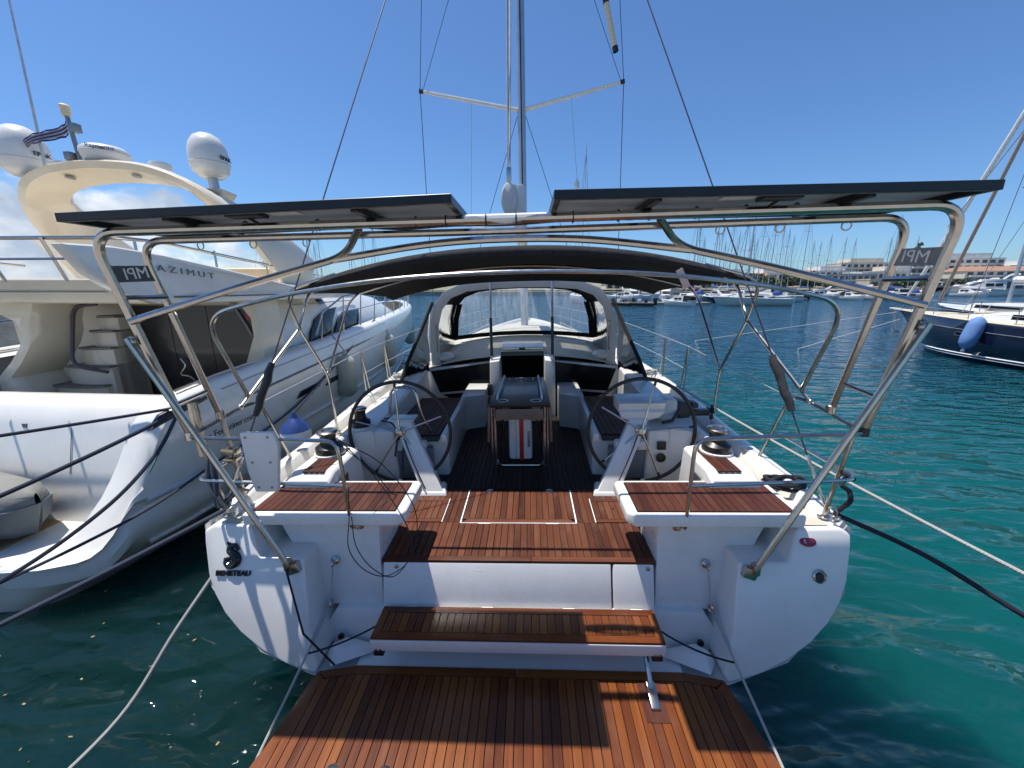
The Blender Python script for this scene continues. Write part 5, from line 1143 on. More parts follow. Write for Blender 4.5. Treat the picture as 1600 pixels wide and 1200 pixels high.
for s in (-1, 1):
    ys = [0.95, 1.2, 1.6, 2, 2.7, 3.5, 4.2, 5, 6, 7, 8, 9, 10, 11, 12.4, 13.3, 13.7]
    def side_x(y, dz): 
        b = m_tab(1, y); k = m_tab(3, y); return s * ((b + 0.02) if k >= 1 else b * (0.35 + 0.65 * k) + 0.02 + (b - b * (0.35 + 0.65 * k)) * dz)
    tube('rub_rail', ALU_WHITE, my, [(side_x(y, 0), y, min(0.78, m_tab(2, y) - 0.03)) for y in ys], 0.03, 8)
    tube('sheer_stripe', LETTER_GREY, my, [(side_x(y, 0.72) + s * 0.012, y, m_tab(2, y) - 0.30) for y in [2.2, 3.5, 5, 7, 9, 11, 12.4, 13.3]], 0.013, 6)
    tube('boot_top', LETTER_WHITE, my, [(s * (m_tab(1, y) * (0.35 + 0.65 * m_tab(3, y)) * 0.965 + 0.012), y, 0.33) for y in ys], 0.025, 6)
    # hull windows and scuttle
    for (ya, yb, za, zb) in ((3.15, 3.75, 1.13, 1.21), (3.95, 4.85, 1.12, 1.20)):
        MB().hull2([(side_x(ya, 0.3) - s * 0.01, ya, za), (side_x(yb, 0.3) - s * 0.01, yb, za + 0.03), (side_x(yb, 0.3) - s * 0.01, yb + 0.1, zb + 0.03), (side_x(ya, 0.3) - s * 0.01, ya + 0.12, zb)],
                   [(side_x(ya, 0.3) + s * 0.022, ya, za), (side_x(yb, 0.3) + s * 0.022, yb, za + 0.03), (side_x(yb, 0.3) + s * 0.022, yb + 0.1, zb + 0.03), (side_x(ya, 0.3) + s * 0.022, ya + 0.12, zb)]).out('hull_window', GLASS_TINT, my)
    MB().lathe([(0.11, 0), (0.11, 0.015), (0.085, 0.02), (0, 0.02)], (side_x(7.6, 0.25) + s * 0.0, 7.6, 1.28), (s, -0.05, 0), 20).out('scuttle', GLASS_TINT, my)
    # mooring pocket with cleat on the quarter
    MB().hull2([(s * 2.235, 0.98, 1.45), (s * 2.26, 1.62, 1.58), (s * 2.26, 1.62, 1.66), (s * 2.22, 1.12, 1.56)], [(s * 2.285, 0.98, 1.45), (s * 2.31, 1.62, 1.58), (s * 2.30, 1.62, 1.66), (s * 2.26, 1.12, 1.56)]).out('mooring_pocket', LETTER_DARK, my, 0.01)
    tube('cleat', STEEL, my, fillet([(s * 2.33, 1.15, 1.58), (s * 2.36, 1.25, 1.60), (s * 2.36, 1.45, 1.63), (s * 2.34, 1.55, 1.64)], 0.04), 0.022)
    tube('gunwale_rail', STEEL, my, [(s * (m_tab(1, y) - 0.12), y, m_tab(2, y) + 0.03) for y in (1.5, 2.0, 2.8, 3.6)], 0.014)
    # bow rails
    tops = []
    for y in (4.2, 5.0, 5.8, 6.6, 7.4, 8.2, 9.0, 9.8, 10.6, 11.4, 12.1, 12.8, 13.3, 13.65):
        x = s * max(0.02, m_tab(1, y) - 0.10); z = m_tab(2, y); h = 0.45 if y < 4.5 else 0.66
        tube('rail_post', STEEL, my, [(x, y, z), (x + s * 0.03, y + 0.06, z + h)], 0.013, 6); tops.append(Vector((x + s * 0.03, y + 0.06, z + h)))
    tube('bow_rail', STEEL, my, [tops[0] - Vector((0, 0.25, 0.35))] + tops, 0.017, 8)
    tube('bow_rail', STEEL, my, [t - Vector((0, 0, 0.3)) for t in tops[1:]], 0.008, 6)
# stern platform with teak, transom
PD = [(-1.95, 1.4), (-1.88, 0.7), (-1.70, 0.50), (-1.4, 0.40), (1.4, 0.40), (1.70, 0.50), (1.88, 0.7), (1.95, 1.4)]
MB().hull2([(x, y, 0.36) for x, y in PD], [(x, y, 0.452) for x, y in PD]).out('platform_deck', IVORY, my)
pd = part('platform_teak', my)
plank_row(pd, -1.7, 1.05, 0.075, lambda x: 0.50, lambda x: 1.12, 0.452, 0.462, TEAK_PALE)
MB().grid([[(-2.15, 1.02, 0.44), (1.93, 1.02, 0.44)], [(-2.15, 1.16, 0.9), (2.04, 1.16, 0.9)], [(-2.15, 1.28, 1.35), (2.08, 1.28, 1.35)], [(-2.15, 1.36, 1.52), (2.08, 1.36, 1.52)], [(-2.15, 1.46, 1.60), (2.08, 1.46, 1.60)], [(-2.15, 1.60, 1.61), (2.08, 1.60, 1.61)], [(-2.15, 1.75, 1.55), (2.08, 1.75, 1.55)], [(-2.15, 1.76, 1.0), (2.08, 1.76, 1.0)]]).out('transom', IVORY, my, angle=60)
tube('transom_rail', STEEL, my, smoothline([(2.16, 1.16, 1.24), (2.10, 1.0, 0.98), (2.0, 0.82, 0.66)]), 0.014)
box('transom_latch', LETTER_GREY, my, 0.55, 0.60, 1.275, 1.30, 1.33, 1.37)
lettering('Tom Feikhtiner.com', LETTER_DARK, my, 0.10, (2.335, 1.75, 1.20), (0.0, 1, 0.02), (0, 0, 1), 0.003)
# cockpit, saloon bulkhead and door
MB().box(-2.1, 2.1, 1.7, 3.2, 0.95, 1.0).out('cockpit_floor', CREAM, my)
MB().hull2([(-2.0, 3.15, 1.0), (2.02, 3.15, 1.0), (1.80, 3.15, 2.56), (-2.0, 3.15, 2.56)], [(-2.0, 3.3, 1.0), (2.02, 3.3, 1.0), (1.80, 3.3, 2.56), (-2.0, 3.3, 2.56)]).out('saloon_bulkhead', CREAM, my)
dr = part('saloon_door', my)
cuts = [(-0.18, 0.52), (0.53, 1.10), (1.11, 1.80)]
for i, (a, b) in enumerate(cuts):
    tr = min(b, 1.80); 
    P_ = [(a, 1.02), (b if b < 1.5 else 1.42, 1.02), (b if b < 1.5 else 1.42, 1.45), (b, 2.05 if b > 1.5 else 1.45), (b, 2.46), (a + (0.05 if i == 0 else 0), 2.46)]
    MB().hull2([(x, 3.10, z) for x, z in P_], [(x, 3.13, z) for x, z in P_]).out('door_pane', CURTAIN, dr)
tube('door_handle', STEEL, dr, smoothline([(0.62, 3.06, 1.72), (0.70, 3.03, 1.62), (0.62, 3.02, 1.5), (0.74, 3.03, 1.46), (0.80, 3.05, 1.36)]), 0.014)
box('door_sign', SIGNRED, my, 1.70, 1.80, 3.07, 3.09, 2.28, 2.38)
# flight of steps up to the flybridge, with curved pillar
stp = part('flybridge_stairs', my)
for k, (z, xa, xb, dep) in enumerate(((1.20, -0.86, -0.18, 0.40), (1.43, -0.78, -0.02, 0.36), (1.68, -0.62, 0.02, 0.32), (1.92, -0.45, 0.02, 0.30), (2.14, -0.32, 0.02, 0.28), (2.33, -0.25, 0.02, 0.26))):
    yb = 2.55 + 0.07 * k
    n = 8; front = [(xa + (xb - xa) * i / n, yb - dep * 0.35 * math.sin(math.pi * (0.15 + 0.7 * i / n))) for i in range(n + 1)]
    foot = front + [(xb, 3.1), (xa, 3.1)]
    MB().hull2([(x, y, 1.0) for x, y in foot], [(x, y, z - 0.02) for x, y in foot]).out('step', CREAM, stp, angle=50)
    foot2 = [(x, y - 0.03) for x, y in front] + [(xb, 3.1), (xa, 3.1)]
    MB().hull2([(x, y, z - 0.02) for x, y in foot2], [(x, y, z + 0.008) for x, y in foot2]).out('tread', STEPTREAD, stp, angle=50)
tube('stair_rail', HANDRAIL_DARK, my, fillet([(0.02, 2.65, 2.50), (-0.28, 2.62, 2.47), (-0.30, 2.45, 1.72), (0.06, 2.55, 1.62)], 0.14), 0.022)
rings = []
for z, x0, x1 in ((1.0, -1.08, -0.82), (1.25, -1.08, -0.80), (1.45, -1.16, -0.78), (1.60, -1.14, -0.86), (1.78, -0.92, -0.66), (1.98, -0.72, -0.48), (2.16, -0.64, -0.38), (2.30, -0.66, -0.36), (2.44, -0.95, -0.30), (2.54, -1.5, -0.25)):
    rings.append([(x0, 2.32, z), (x0 + 0.06, 2.24, z), (x1 - 0.05, 2.24, z), (x1, 2.32, z), (x1, 2.75, z), (x0, 2.75, z)])
MB().loft(rings).out('stair_pillar', CREAM, my, 0, 2, 60)
box('bench', CREAM, my, -2.1, -1.0, 2.2, 2.7, 1.0, 1.30, 0.06, 3)
# superstructure forward of the bulkhead
SP = [(3.05, 1.78, 1.76, 2.58), (4.0, 1.68, 1.78, 2.60), (5.2, 1.55, 1.80, 2.60), (6.6, 1.46, 1.86, 2.56), (8.0, 1.32, 1.95, 2.52), (9.6, 1.06, 2.02, 2.38), (11.0, 0.72, 2.08, 2.14), (11.8, 0.35, 2.10, 2.06)]
def sup_x(y, z):
    w = interp([(r[0], r[1]) for r in SP], y); zb = interp([(r[0], r[2]) for r in SP], y) - 0.35; zt = interp([(r[0], r[3]) for r in SP], y)
    f = max(0, min(1, (z - zb) / (zt - zb))); return w + 0.10 - 0.42 * f ** 1.9
rings = []
for y, w, zb, zt in SP:
    half = [(sup_x(y, zb - 0.35 + (zt - zb + 0.35) * k / 6), zb - 0.35 + (zt - zb + 0.35) * k / 6) for k in range(7)]
    half += [(half[-1][0] * 0.8, zt + 0.06), (half[-1][0] * 0.4, zt + 0.12), (0, zt + 0.14)]
    rings.append([(x, y, z) for x, z in half] + [(-x, y, z) for x, z in half[-2::-1]])
MB().grid(rings).out('superstructure', IVORY, my, angle=60)
# moulded side wing beside the door and the sweeping arch line of the cabin side
MB().hull2([(1.50, 3.02, 1.40), (1.93, 3.02, 1.40), (1.90, 3.02, 2.55), (1.62, 3.02, 2.55), (1.80, 3.02, 2.30), (1.80, 3.02, 2.05)], [(1.60, 3.5, 1.40), (1.93, 3.5, 1.40), (1.90, 3.5, 2.55), (1.62, 3.5, 2.55), (1.80, 3.5, 2.30), (1.80, 3.5, 2.05)]).out('door_surround', CREAM, my, 0.02)
def side_patch(name, mat, outl, off=0.04, parent=my):
    """a curved pane lying on the cabin side, outline given as (y, z)"""
    for s in (-1, 1):
        A = [(s * (sup_x(y, z) + off), y, z) for y, z in outl]; Bq = [(s * (sup_x(y, z) - 0.06), y, z) for y, z in outl]
        MB().hull2(A, Bq).out(name, mat, parent, 0.006)
side_patch('cabin_window', GLASS_TINT, [(4.37, 1.70), (4.58, 1.92), (4.96, 2.13), (5.5, 2.27), (6.05, 2.30), (5.62, 2.06), (5.35, 1.85), (5.15, 1.64)])
side_patch('cabin_window', GLASS_TINT, [(5.32, 1.67), (5.55, 1.88), (5.85, 2.06), (6.3, 2.20), (7.2, 2.22), (6.85, 1.98), (6.5, 1.73)])
side_patch('cabin_vent', LETTER_DARK, [(5.5, 2.40), (5.7, 2.40), (5.7, 2.49), (5.5, 2.49)])
for s in (-1, 1):
    tube('cabin_handrail', STEEL, my, [(s * (sup_x(y, 2.42) + 0.05), y, 2.42) for y in (4.4, 5.2, 6.2, 7.2)], 0.011, 6)
    tube('window_gasket', LETTER_DARK, my, [(s * (sup_x(y, z) + 0.045), y, z) for y, z in ((4.37, 1.70), (4.58, 1.92), (4.96, 2.13), (5.5, 2.27), (6.05, 2.30))], 0.012, 5)
    tube('window_gasket', LETTER_DARK, my, [(s * (sup_x(y, z) + 0.045), y, z) for y, z in ((5.32, 1.67), (5.55, 1.88), (5.85, 2.06), (6.3, 2.20), (7.2, 2.22))], 0.012, 5)
    tube('panel_joint', LETTER_GREY, my, [(s * (m_tab(1, y) + 0.012), y, m_tab(2, y) - 0.10) for y in (1.9, 2.5, 3.2, 4, 5, 6, 7)], 0.004, 4)
for x in (-1.2, 1.1): tube('transom_joint', LETTER_GREY, my, [(x, 1.155, 0.9), (x, 1.272, 1.345)], 0.004, 4)
tube('fascia_joint', LETTER_GREY, my, [(-2.06, 1.93, 2.66), (2.06, 1.93, 2.66)], 0.006, 5)
# flybridge: floor, side fins, arch
MB().hull2([(-2.02, 2.0, 2.53), (2.02, 2.0, 2.53), (1.85, 5.8, 2.55), (-1.85, 5.8, 2.55)], [(-2.1, 1.88, 2.80), (2.1, 1.88, 2.80), (1.9, 5.8, 2.70), (-1.9, 5.8, 2.70)]).out('flybridge_floor', CREAM, my, 0.04, 3)
FIN = [(0.78, 3.035), (1.15, 3.045), (1.6, 3.01), (2.2, 2.93), (2.9, 2.83), (3.6, 2.735), (4.6, 2.68), (5.8, 2.60), (5.8, 2.50), (4.4, 2.535), (2.2, 2.545), (1.45, 2.555), (1.12, 2.66), (0.92, 2.82)]
for s in (-1, 1):
    MB().hull2([(s * (2.04 - 0.05 * max(0, y - 3)), y, z) for y, z in FIN], [(s * (2.16 - 0.07 * max(0, y - 3)), y, z) for y, z in FIN]).out('side_fin', IVORY, my, 0.03, 3)
    tube('fin_line', LETTER_GREY, my, [(s * (2.17 - 0.07 * max(0, y - 3)), y, 2.615) for y in (1.6, 2.5, 3.5, 4.5, 5.4)], 0.008, 5)
lettering('A Z I M U T', LETTER_GREY, my, 0.085, (2.168, 1.80, 2.855), (0, 1, -0.09), (0, 0.0, 1), 0.004, xs=1.5)
AR = [(1.50, 4.5, 2.80), (1.48, 4.0, 3.15), (1.42, 3.55, 3.47), (1.27, 3.2, 3.76), (1.00, 3.02, 3.96), (0.66, 2.96, 4.07), (0.30, 2.94, 4.11)]
AR = AR + [(0, 2.93, 4.12)] + [(-x, y, z) for x, y, z in AR[::-1]]
AR = [(0.30 + x, y, z) for x, y, z in smoothline(AR, 3)]
rings = []
for i, (x, y, z) in enumerate(AR):
    p = Vector((x, y, z)); t = (Vector(AR[min(i + 1, len(AR) - 1)]) - Vector(AR[max(i - 1, 0)])).normalized()
    fwd = Vector((0, 1, -0.18)); fwd = (fwd - t * fwd.dot(t)).normalized(); up = t.cross(fwd); up = up if up.z > 0 or abs(up.z) < 0.05 else -up
    a = abs(i - 21) / 3; wd = 0.25 + 0.06 * max(0, a - 3.8); th = 0.05
    rings.append([p + fwd * wd + up * th * 0.3, p + fwd * wd * 0.8 + up * th, p - fwd * wd * 0.8 + up * th, p - fwd * wd + up * th * 0.2, p - fwd * wd * 0.8 - up * th, p + fwd * wd * 0.8 - up * th])
MB().loft(rings).out('radar_arch', CREAM, my, 0, 2, 50)
for s in (-1, 1):
    MB().lathe([(0.05, 0), (0.05, 0.008), (0, 0.009)], (0.30 + s * 0.45, 2.86, 4.045), (0, -0.15, -1), 16).out('arch_lamp', GREYPLATE, my)
    MB().hull2([(s * 1.68, 3.98, 2.70), (s * 1.68, 5.4, 2.62), (s * 1.60, 3.75, 3.38), (s * 1.60, 3.4, 3.42)], [(s * 1.80, 3.98, 2.70), (s * 1.80, 5.4, 2.62), (s * 1.70, 3.75, 3.38), (s * 1.70, 3.4, 3.42)]).out('arch_foot', IVORY, my, 0.015)
lettering('50', LETTER_GREY, my, 0.17, (1.752, 3.98, 3.16), (0, 1, -0.12), (-0.12, 0.0, 1), 0.006, xs=1.5)
tube('number_line', LETTER_GREY, my, [(1.745, 3.68, 3.22), (1.745, 3.78, 3.20)], 0.008, 5)
MB().hull2([(1.10, 3.30, 3.90), (1.40, 3.30, 3.90), (1.35, 3.5, 3.72), (1.2, 3.45, 3.72)], [(1.0, 3.2, 3.99), (1.52, 3.25, 3.98), (1.46, 3.6, 3.98), (1.1, 3.6, 3.99)]).out('dome_bracket', CREAM, my, 0.02)
for (x, y, z, r, ped) in ((1.27, 3.42, 4.15, 0.232, 0.30), (-0.80, 2.93, 4.08, 0.25, 0.10)):
    dm = part('satellite_dome', my)
    MB().lathe([(r * p, q * r / 0.30) for p, q in ((0.55, 0), (0.90, 0.09), (0.98, 0.18), (1.0, 0.26), (0.98, 0.40), (0.88, 0.53), (0.66, 0.635), (0.36, 0.69), (0, 0.705))], (x, y, z), n=32).out('dome', WHITE, dm, angle=60)
    MB().torus((x, y, z + 0.73 * r), r * 0.99, 0.008, n=40, k=6).out('dome_seam', GREYWHITE, dm)
    tube('dome_post', ALU, dm, [(x, y + 0.03, z - ped), (x, y, z + 0.01)], 0.06, 12)
    v = (CAM - (my.matrix_basis @ Vector((x, y, z)))); v.z = 0; v.normalize(); v = Matrix.Rotation(R(52 if x > 0 else 40), 3, 'Z') @ v
    lettering('EPAK', LETTER_DARK, dm, 0.07, Vector((x, y, z + 0.98 * r)) + v * (r * 1.01 + 0.002), (-v.y, v.x, 0), (0, 0, 1), 0.004, xs=1.15)
rd = part('radar_dome', my)
MB().lathe([(0.19, 0), (0.225, 0.04), (0.24, 0.09), (0.235, 0.14), (0.19, 0.175), (0, 0.19)], (0.30, 2.95, 4.22), n=32).out('dome', WHITE, rd, angle=60)
MB().torus((0.30, 2.95, 4.32), 0.238, 0.006, n=40, k=6).out('dome_seam', GREYWHITE, rd)
tube('radar_bracket', BLACK, rd, [(0.02, 2.9, 4.17), (0.24, 2.93, 4.22)], 0.03)
v = Vector((0.62, -0.78, 0)).normalized()
lettering('Raymarine', LETTER_DARK, rd, 0.06, Vector((0.30, 2.95, 4.345)) + v * 0.243, (-v.y, v.x, 0), (0, 0, 1), 0.003)
tube('light_mast', GREYPLATE, my, [(0.05, 2.86, 4.12), (0.02, 2.85, 4.72)], 0.023, 8)
MB().lathe([(0.035, 0), (0.045, 0.02), (0.045, 0.09), (0.055, 0.11), (0.04, 0.125)], (0.018, 2.85, 4.71), n=14).out('anchor_light', SEAT_CREAM, my)
MB().obox((0.10, 2.85, 4.58), (0.07, 0.08, 0.10)).out('floodlight', GREYPLATE, my, 0.01); MB().obox((-0.03, 2.83, 4.27), (0.09, 0.10, 0.09)).out('floodlight', GREYPLATE, my, 0.01)
MB().lathe([(0.08, 0), (0.11, 0.02), (0.12, 0.08), (0.11, 0.11), (0, 0.12)], (0.92, 3.03, 4.12), n=24).out('horn_dome', WHITE, my)
for x in (-0.24, -0.10): MB().lathe([(0.02, 0), (0.02, 0.06), (0.05, 0.075), (0.045, 0.10), (0, 0.105)], (x, 2.85, 4.13), n=14).out('antenna', WHITE, my)
tube('whip_antenna', WIRE_LIGHT, my, [(-0.43, 2.84, 4.12), (-0.30, 2.84, 6.4)], [0.016, 0.007], 6)
# flybridge rails, seats and console
for s in (-1, 1):
    tube('flybridge_rail', STEEL, my, fillet([(s * 1.9, 3.4, 3.02), (s * 2.0, 1.7, 3.14), (s * 1.95, 1.35, 3.14), (0, 1.30, 3.14)], 0.1), 0.017)
    for y in (1.5, 2.4): tube('rail_post', STEEL, my, [(s * 1.98, y, 2.78), (s * 1.98, y, 3.12)], 0.012)
for x in (-1.3, -0.65, 0, 0.65, 1.3): tube('rail_post', STEEL, my, [(x, 1.42, 2.76), (x, 1.30, 3.14)], 0.014)
tube('flybridge_rail', STEEL, my, [(-1.95, 1.34, 2.96), (1.95, 1.34, 2.96)], 0.011)
box('sun_pad', SEAT_CREAM, my, 0.6, 1.5, 3.2, 3.9, 2.70, 2.84, 0.05, 3)
box('helm_seat', SEAT_CREAM, my, 0.9, 1.6, 4.5, 5.0, 2.70, 2.92, 0.05, 3)
box('seat_back', SEAT_CREAM, my, 0.3, 1.65, 4.1, 4.28, 2.86, 3.02, 0.05, 3)
box('helm_console', IVORY, my, 0.5, 1.3, 5.2, 5.6, 2.70, 3.0, 0.06, 3)
for y in (3.5, 4.0): tube('rail_post', STEEL, my, [(1.80, y, 2.72), (1.80, y, 3.02)], 0.012)
tube('grab_rail', STEEL, my, fillet([(1.80, 3.5, 3.02), (1.80, 4.0, 3.02), (1.80, 4.5, 2.95), (1.72, 5.1, 2.9)], 0.05), 0.011)

fl = thing('flag', 'tattered blue and white striped flag blowing from the motor yacht mast', 'flag', (-5.54, 2.84, 4.66))
for k in range(7):
    rows = []
    for f in (k / 7, (k + 1) / 7):
        rows.append([(-0.02 - 0.70 * u - 0.05 * f, 0.05 * math.sin(u * 7 + f), 0.0 - 0.24 * u + (-0.15 * f * (1 - 0.4 * u)) + 0.012 * math.sin(u * 6 + f * 2) + (0.008 * math.sin(u * 31 + 2) if k in (0, 6) else 0)) for u in [j / 12 for j in range(13)]])
    MB().grid(rows).solidify(0.003).out('stripe', FLAGBLUE if k % 2 == 0 else FLAGWHITE, fl, angle=60)

# covered dinghy on the stern platform
td = thing('dinghy', 'grey dinghy under a pale cover on the stern platform of the motor yacht', 'dinghy', (-5.9, 0.72, 0.52))
rings = []
for x, r, zt in ((1.55, 0.02, 0.40), (1.46, 0.16, 0.44), (1.25, 0.28, 0.48), (0.9, 0.36, 0.53), (0.3, 0.40, 0.58), (-0.8, 0.42, 0.60), (-1.8, 0.42, 0.58)):
    rings.append([(x, r * math.cos(a), 0.30 + (zt - 0.30) * math.sin(a)) for a in [math.pi * k / 8 for k in range(9)]])
MB().grid(rings).out('cover', CANVAS_GREY, td, angle=60)
rings = []
for x, r in ((1.56, 0.02), (1.47, 0.17), (1.25, 0.29), (0.9, 0.375), (0.3, 0.415), (-0.8, 0.435), (-1.8, 0.435)):
    rings.append([(x, r, 0.30), (x - 0.05, r * 0.95, 0.12), (x - 0.12, r * 0.6, 0.0), (x - 0.12, -r * 0.6, 0.0), (x - 0.05, -r * 0.95, 0.12), (x, -r, 0.30)])
MB().loft(rings).out('tube', HYPALON, td, 0, 2, 50)
tube('cover_cord', ROPE_NAVY, td, [(1.2, -0.30, 0.28), (0.9, -0.385, 0.27), (0.3, -0.425, 0.27), (-0.8, -0.445, 0.27)], 0.012, 6)

# a second motor yacht beyond it
m2 = thing('motor_yacht', 'white motor yacht with a grey canopy seen in the gap beyond the cream stairs', 'motor yacht', (-11.6, 1.0, 0))
rings = []
for y, b, zt in ((0, 1.9, 1.3), (2, 2.0, 1.5), (6, 1.95, 1.7), (9, 1.5, 1.9), (11.5, 0.7, 2.05), (12.6, 0.03, 2.1)):
    rings.append([(-b, y, zt), (-b * 0.9, y, 0.4), (-b * 0.6, y, -0.2), (b * 0.6, y, -0.2), (b * 0.9, y, 0.4), (b, y, zt), (b * 0.7, y, zt + 0.03), (0, y, zt + 0.08), (-b * 0.7, y, zt + 0.03)])
MB().loft(rings).out('hull', WHITE, m2, 0, 2, 45)
rings = []
for y, b, zt in ((2.0, 1.55, 2.25), (3.5, 1.6, 2.6), (5.5, 1.5, 2.62), (7.5, 1.2, 2.2), (8.8, 0.8, 1.95)):
    rings.append([(b, y, 1.55), (b * 0.85, y, zt - 0.15), (b * 0.6, y, zt), (-b * 0.6, y, zt), (-b * 0.85, y, zt - 0.15), (-b, y, 1.55)])
MB().loft(rings).out('canopy', CANVAS_GREY, m2, 0, 2, 50)
tube('rail', STEEL, m2, [(1.8, 1.5, 1.95), (1.85, 5, 2.2), (1.4, 9, 2.4), (0.1, 12.4, 2.5)], 0.015)
tube('rub_rail', ALU_WHITE, m2, [(1.95, 0.2, 1.0), (2.0, 3, 1.15), (1.9, 6, 1.35), (1.35, 9.2, 1.55), (0.05, 12.5, 1.8)], 0.03)

# ------------------------------------------------------------------ navy sailing boat to starboard
def boat_rings(L, B, zs_aft, zs_bow, ov=0.9, n=13):
    """stations from stern (y=0) to bow (y=L): half-breadth, sheer, stem offset"""
    out = []
    for i in range(n):
        u = i / (n - 1); f = math.sin(math.pi * (0.28 + 0.72 * (1 - u)) ) if False else (0.74 + 0.26 * math.sin(min(1, u / 0.45) * math.pi / 2)) * (1 - max(0, (u - 0.45) / 0.55) ** 2.1)
        out.append((u * L, max(0.02, B / 2 * f), zs_aft + (zs_bow - zs_aft) * u ** 1.6, ov * max(0, (u - 0.6) / 0.4) ** 2))
    return out
nb = thing('sailing_boat', 'dark navy sailing boat with a white double stripe moored on the right', 'sailing boat', (19.0, 3.85, 0), (0, 0, R(5)))
L_ = 13.5; NR = boat_rings(L_, 4.0, 1.25, 1.68, 1.5, 17)
def nb_half(y):
    return interp([(r[0], r[1]) for r in NR], y)
def nb_sheer(y): return interp([(r[0], r[2]) for r in NR], y)
rings = []
for y, b, z, ov in NR:
    half = [(b * 0.97, z), (b, z - 0.03), (b * 0.985, z * 0.6), (b * 0.90, 0.22), (b * 0.72, -0.05), (b * 0.3, -0.4), (0, -0.5)]
    pts = [(-x, y - ov * (1 - max(0, zz) / z) if zz < z else y, zz) for x, zz in half]
    rings.append(pts + [(-a, c, d) for a, c, d in pts[-2::-1]])
MB().grid(rings).out('hull', NAVY, nb, angle=60)
MB().grid([[(-b * 0.97, y, z), (0, y, z + 0.07), (b * 0.97, y, z)] for y, b, z, ov in NR]).out('deck', NONSKID, nb)
for s in (-1, 1):
    tube('toe_rail', SEAT_CREAM, nb, [(s * b * 0.965, y, z + 0.03) for y, b, z, ov in NR], 0.035, 6)
    for zf, r in ((0.26, 0.024), (0.17, 0.018)):
        tube('boot_stripe', LETTER_WHITE, nb, [(s * (b * (0.90 + (zf - 0.22) * 0.1) + 0.006), y - ov * (1 - zf / z), zf + 0.0) for y, b, z, ov in NR], r, 6)
    tube('sheer_line', WIRE_LIGHT, nb, [(s * (b * 0.995 + 0.004), y - ov * 0.22, z * 0.78) for y, b, z, ov in NR], 0.008, 5)
    for ya in (7.2, 9.6, 3.5):
        x = s * (nb_half(ya) * 0.99 + 0.008); z = nb_sheer(ya) * 0.66
        pl = part('port_light', nb)
        MB().tube(fillet([(x, ya - 0.2, z - 0.07), (x, ya + 0.2, z - 0.06), (x - s * 0.005, ya + 0.2, z + 0.08), (x - s * 0.0, ya - 0.2, z + 0.07), (x, ya - 0.2, z - 0.05)], 0.04), 0.014, 6).out('frame', STEEL, pl)
        MB().hull2([(x, ya - 0.19, z - 0.06), (x, ya + 0.19, z - 0.05), (x, ya + 0.19, z + 0.07), (x, ya - 0.19, z + 0.06)], [(x - s * 0.03, ya - 0.19, z - 0.06), (x - s * 0.03, ya + 0.19, z - 0.05), (x - s * 0.03, ya + 0.19, z + 0.07), (x - s * 0.03, ya - 0.19, z + 0.06)]).out('pane', GLASS_DARK, pl)
    tops = []
    for y in (2, 4, 6, 8, 9.6, 11.2, 12.6):
        x = s * (nb_half(y) * 0.93); z = nb_sheer(y)
        tube('stanchion', STEEL, nb, [(x, y, z), (x, y, z + 0.62)], 0.013, 6); tops.append(Vector((x, y, z + 0.62)))
    for dz in (0, -0.3): tube('lifeline', WIRE_LIGHT, nb, [t + Vector((0, 0, dz)) for t in tops], 0.007, 5)
    tube('pulpit', STEEL, nb, fillet([tops[-1], (s * 0.25, 13.5, 2.32), (0, 13.6, 2.32)], 0.15), 0.017)
MB().loft([[(-w, y, 1.35), (-w * 0.92, y, zt - 0.1), (-w * 0.6, y, zt), (w * 0.6, y, zt), (w * 0.92, y, zt - 0.1), (w, y, 1.35)] for y, w, zt in ((2.2, 1.35, 1.95), (5, 1.35, 1.98), (7.5, 1.15, 1.92), (9.2, 0.85, 1.84), (10.4, 0.5, 1.70))]).out('cabin_trunk', WHITE, nb, 0, 2, 40)
for s in (-1, 1):
    for y in (4.2, 6.0, 7.6): MB().hull2([(s * 1.30, y, 1.62), (s * 1.22, y + 0.9, 1.62), (s * 1.18, y + 0.9, 1.80), (s * 1.26, y, 1.80)], [(s * 1.36, y, 1.62), (s * 1.28, y + 0.9, 1.62), (s * 1.24, y + 0.9, 1.80), (s * 1.32, y, 1.80)]).out('cabin_window', GLASS_DARK, nb)
MB().hull2([(-0.5, 9.6, 1.78), (0.5, 9.6, 1.78), (0.4, 10.3, 1.72), (-0.4, 10.3, 1.72)], [(-0.5, 9.6, 1.86), (0.5, 9.6, 1.86), (0.4, 10.3, 1.80), (-0.4, 10.3, 1.80)]).out('fore_hatch', CREAM, nb, 0.02)
MB().loft([[(0.10 * math.cos(a), 7.0 + 0.15 * math.sin(a), z) for a in [2 * math.pi * k / 12 for k in range(12)]] for z in (1.8, 18.5)]).out('mast', ALU, nb)
tube('boom', ALU, nb, [(0, 6.8, 2.9), (0, 1.8, 2.85)], 0.10, 10)
tube('furled_sail', SAILCLOTH, nb, [(0, 6.6, 3.05), (0, 4, 3.08), (0, 1.9, 3.0)], [0.16, 0.20, 0.12], 10)
tube('furled_genoa', SAILCLOTH, nb, [(0, 13.35, 2.25), (0, 12.6, 4.0), (0, 7.35, 18.2)], [0.04, 0.085, 0.065], 10)
tube('forestay', WIRE_LIGHT, nb, [(0, 13.45, 1.8), (0, 7.2, 18.4)], 0.012, 6)
MB().lathe([(0.14, 0), (0.16, 0.03), (0.05, 0.06), (0.05, 0.18), (0.16, 0.21), (0.14, 0.24)], (0, 13.4, 2.0), (0, -0.4, 1), 18).out('furler_drum', BLACK, nb)
tube('staysail', WIRE_LIGHT, nb, [(0, 11.0, 1.75), (0, 7.2, 13.0)], 0.012, 5)
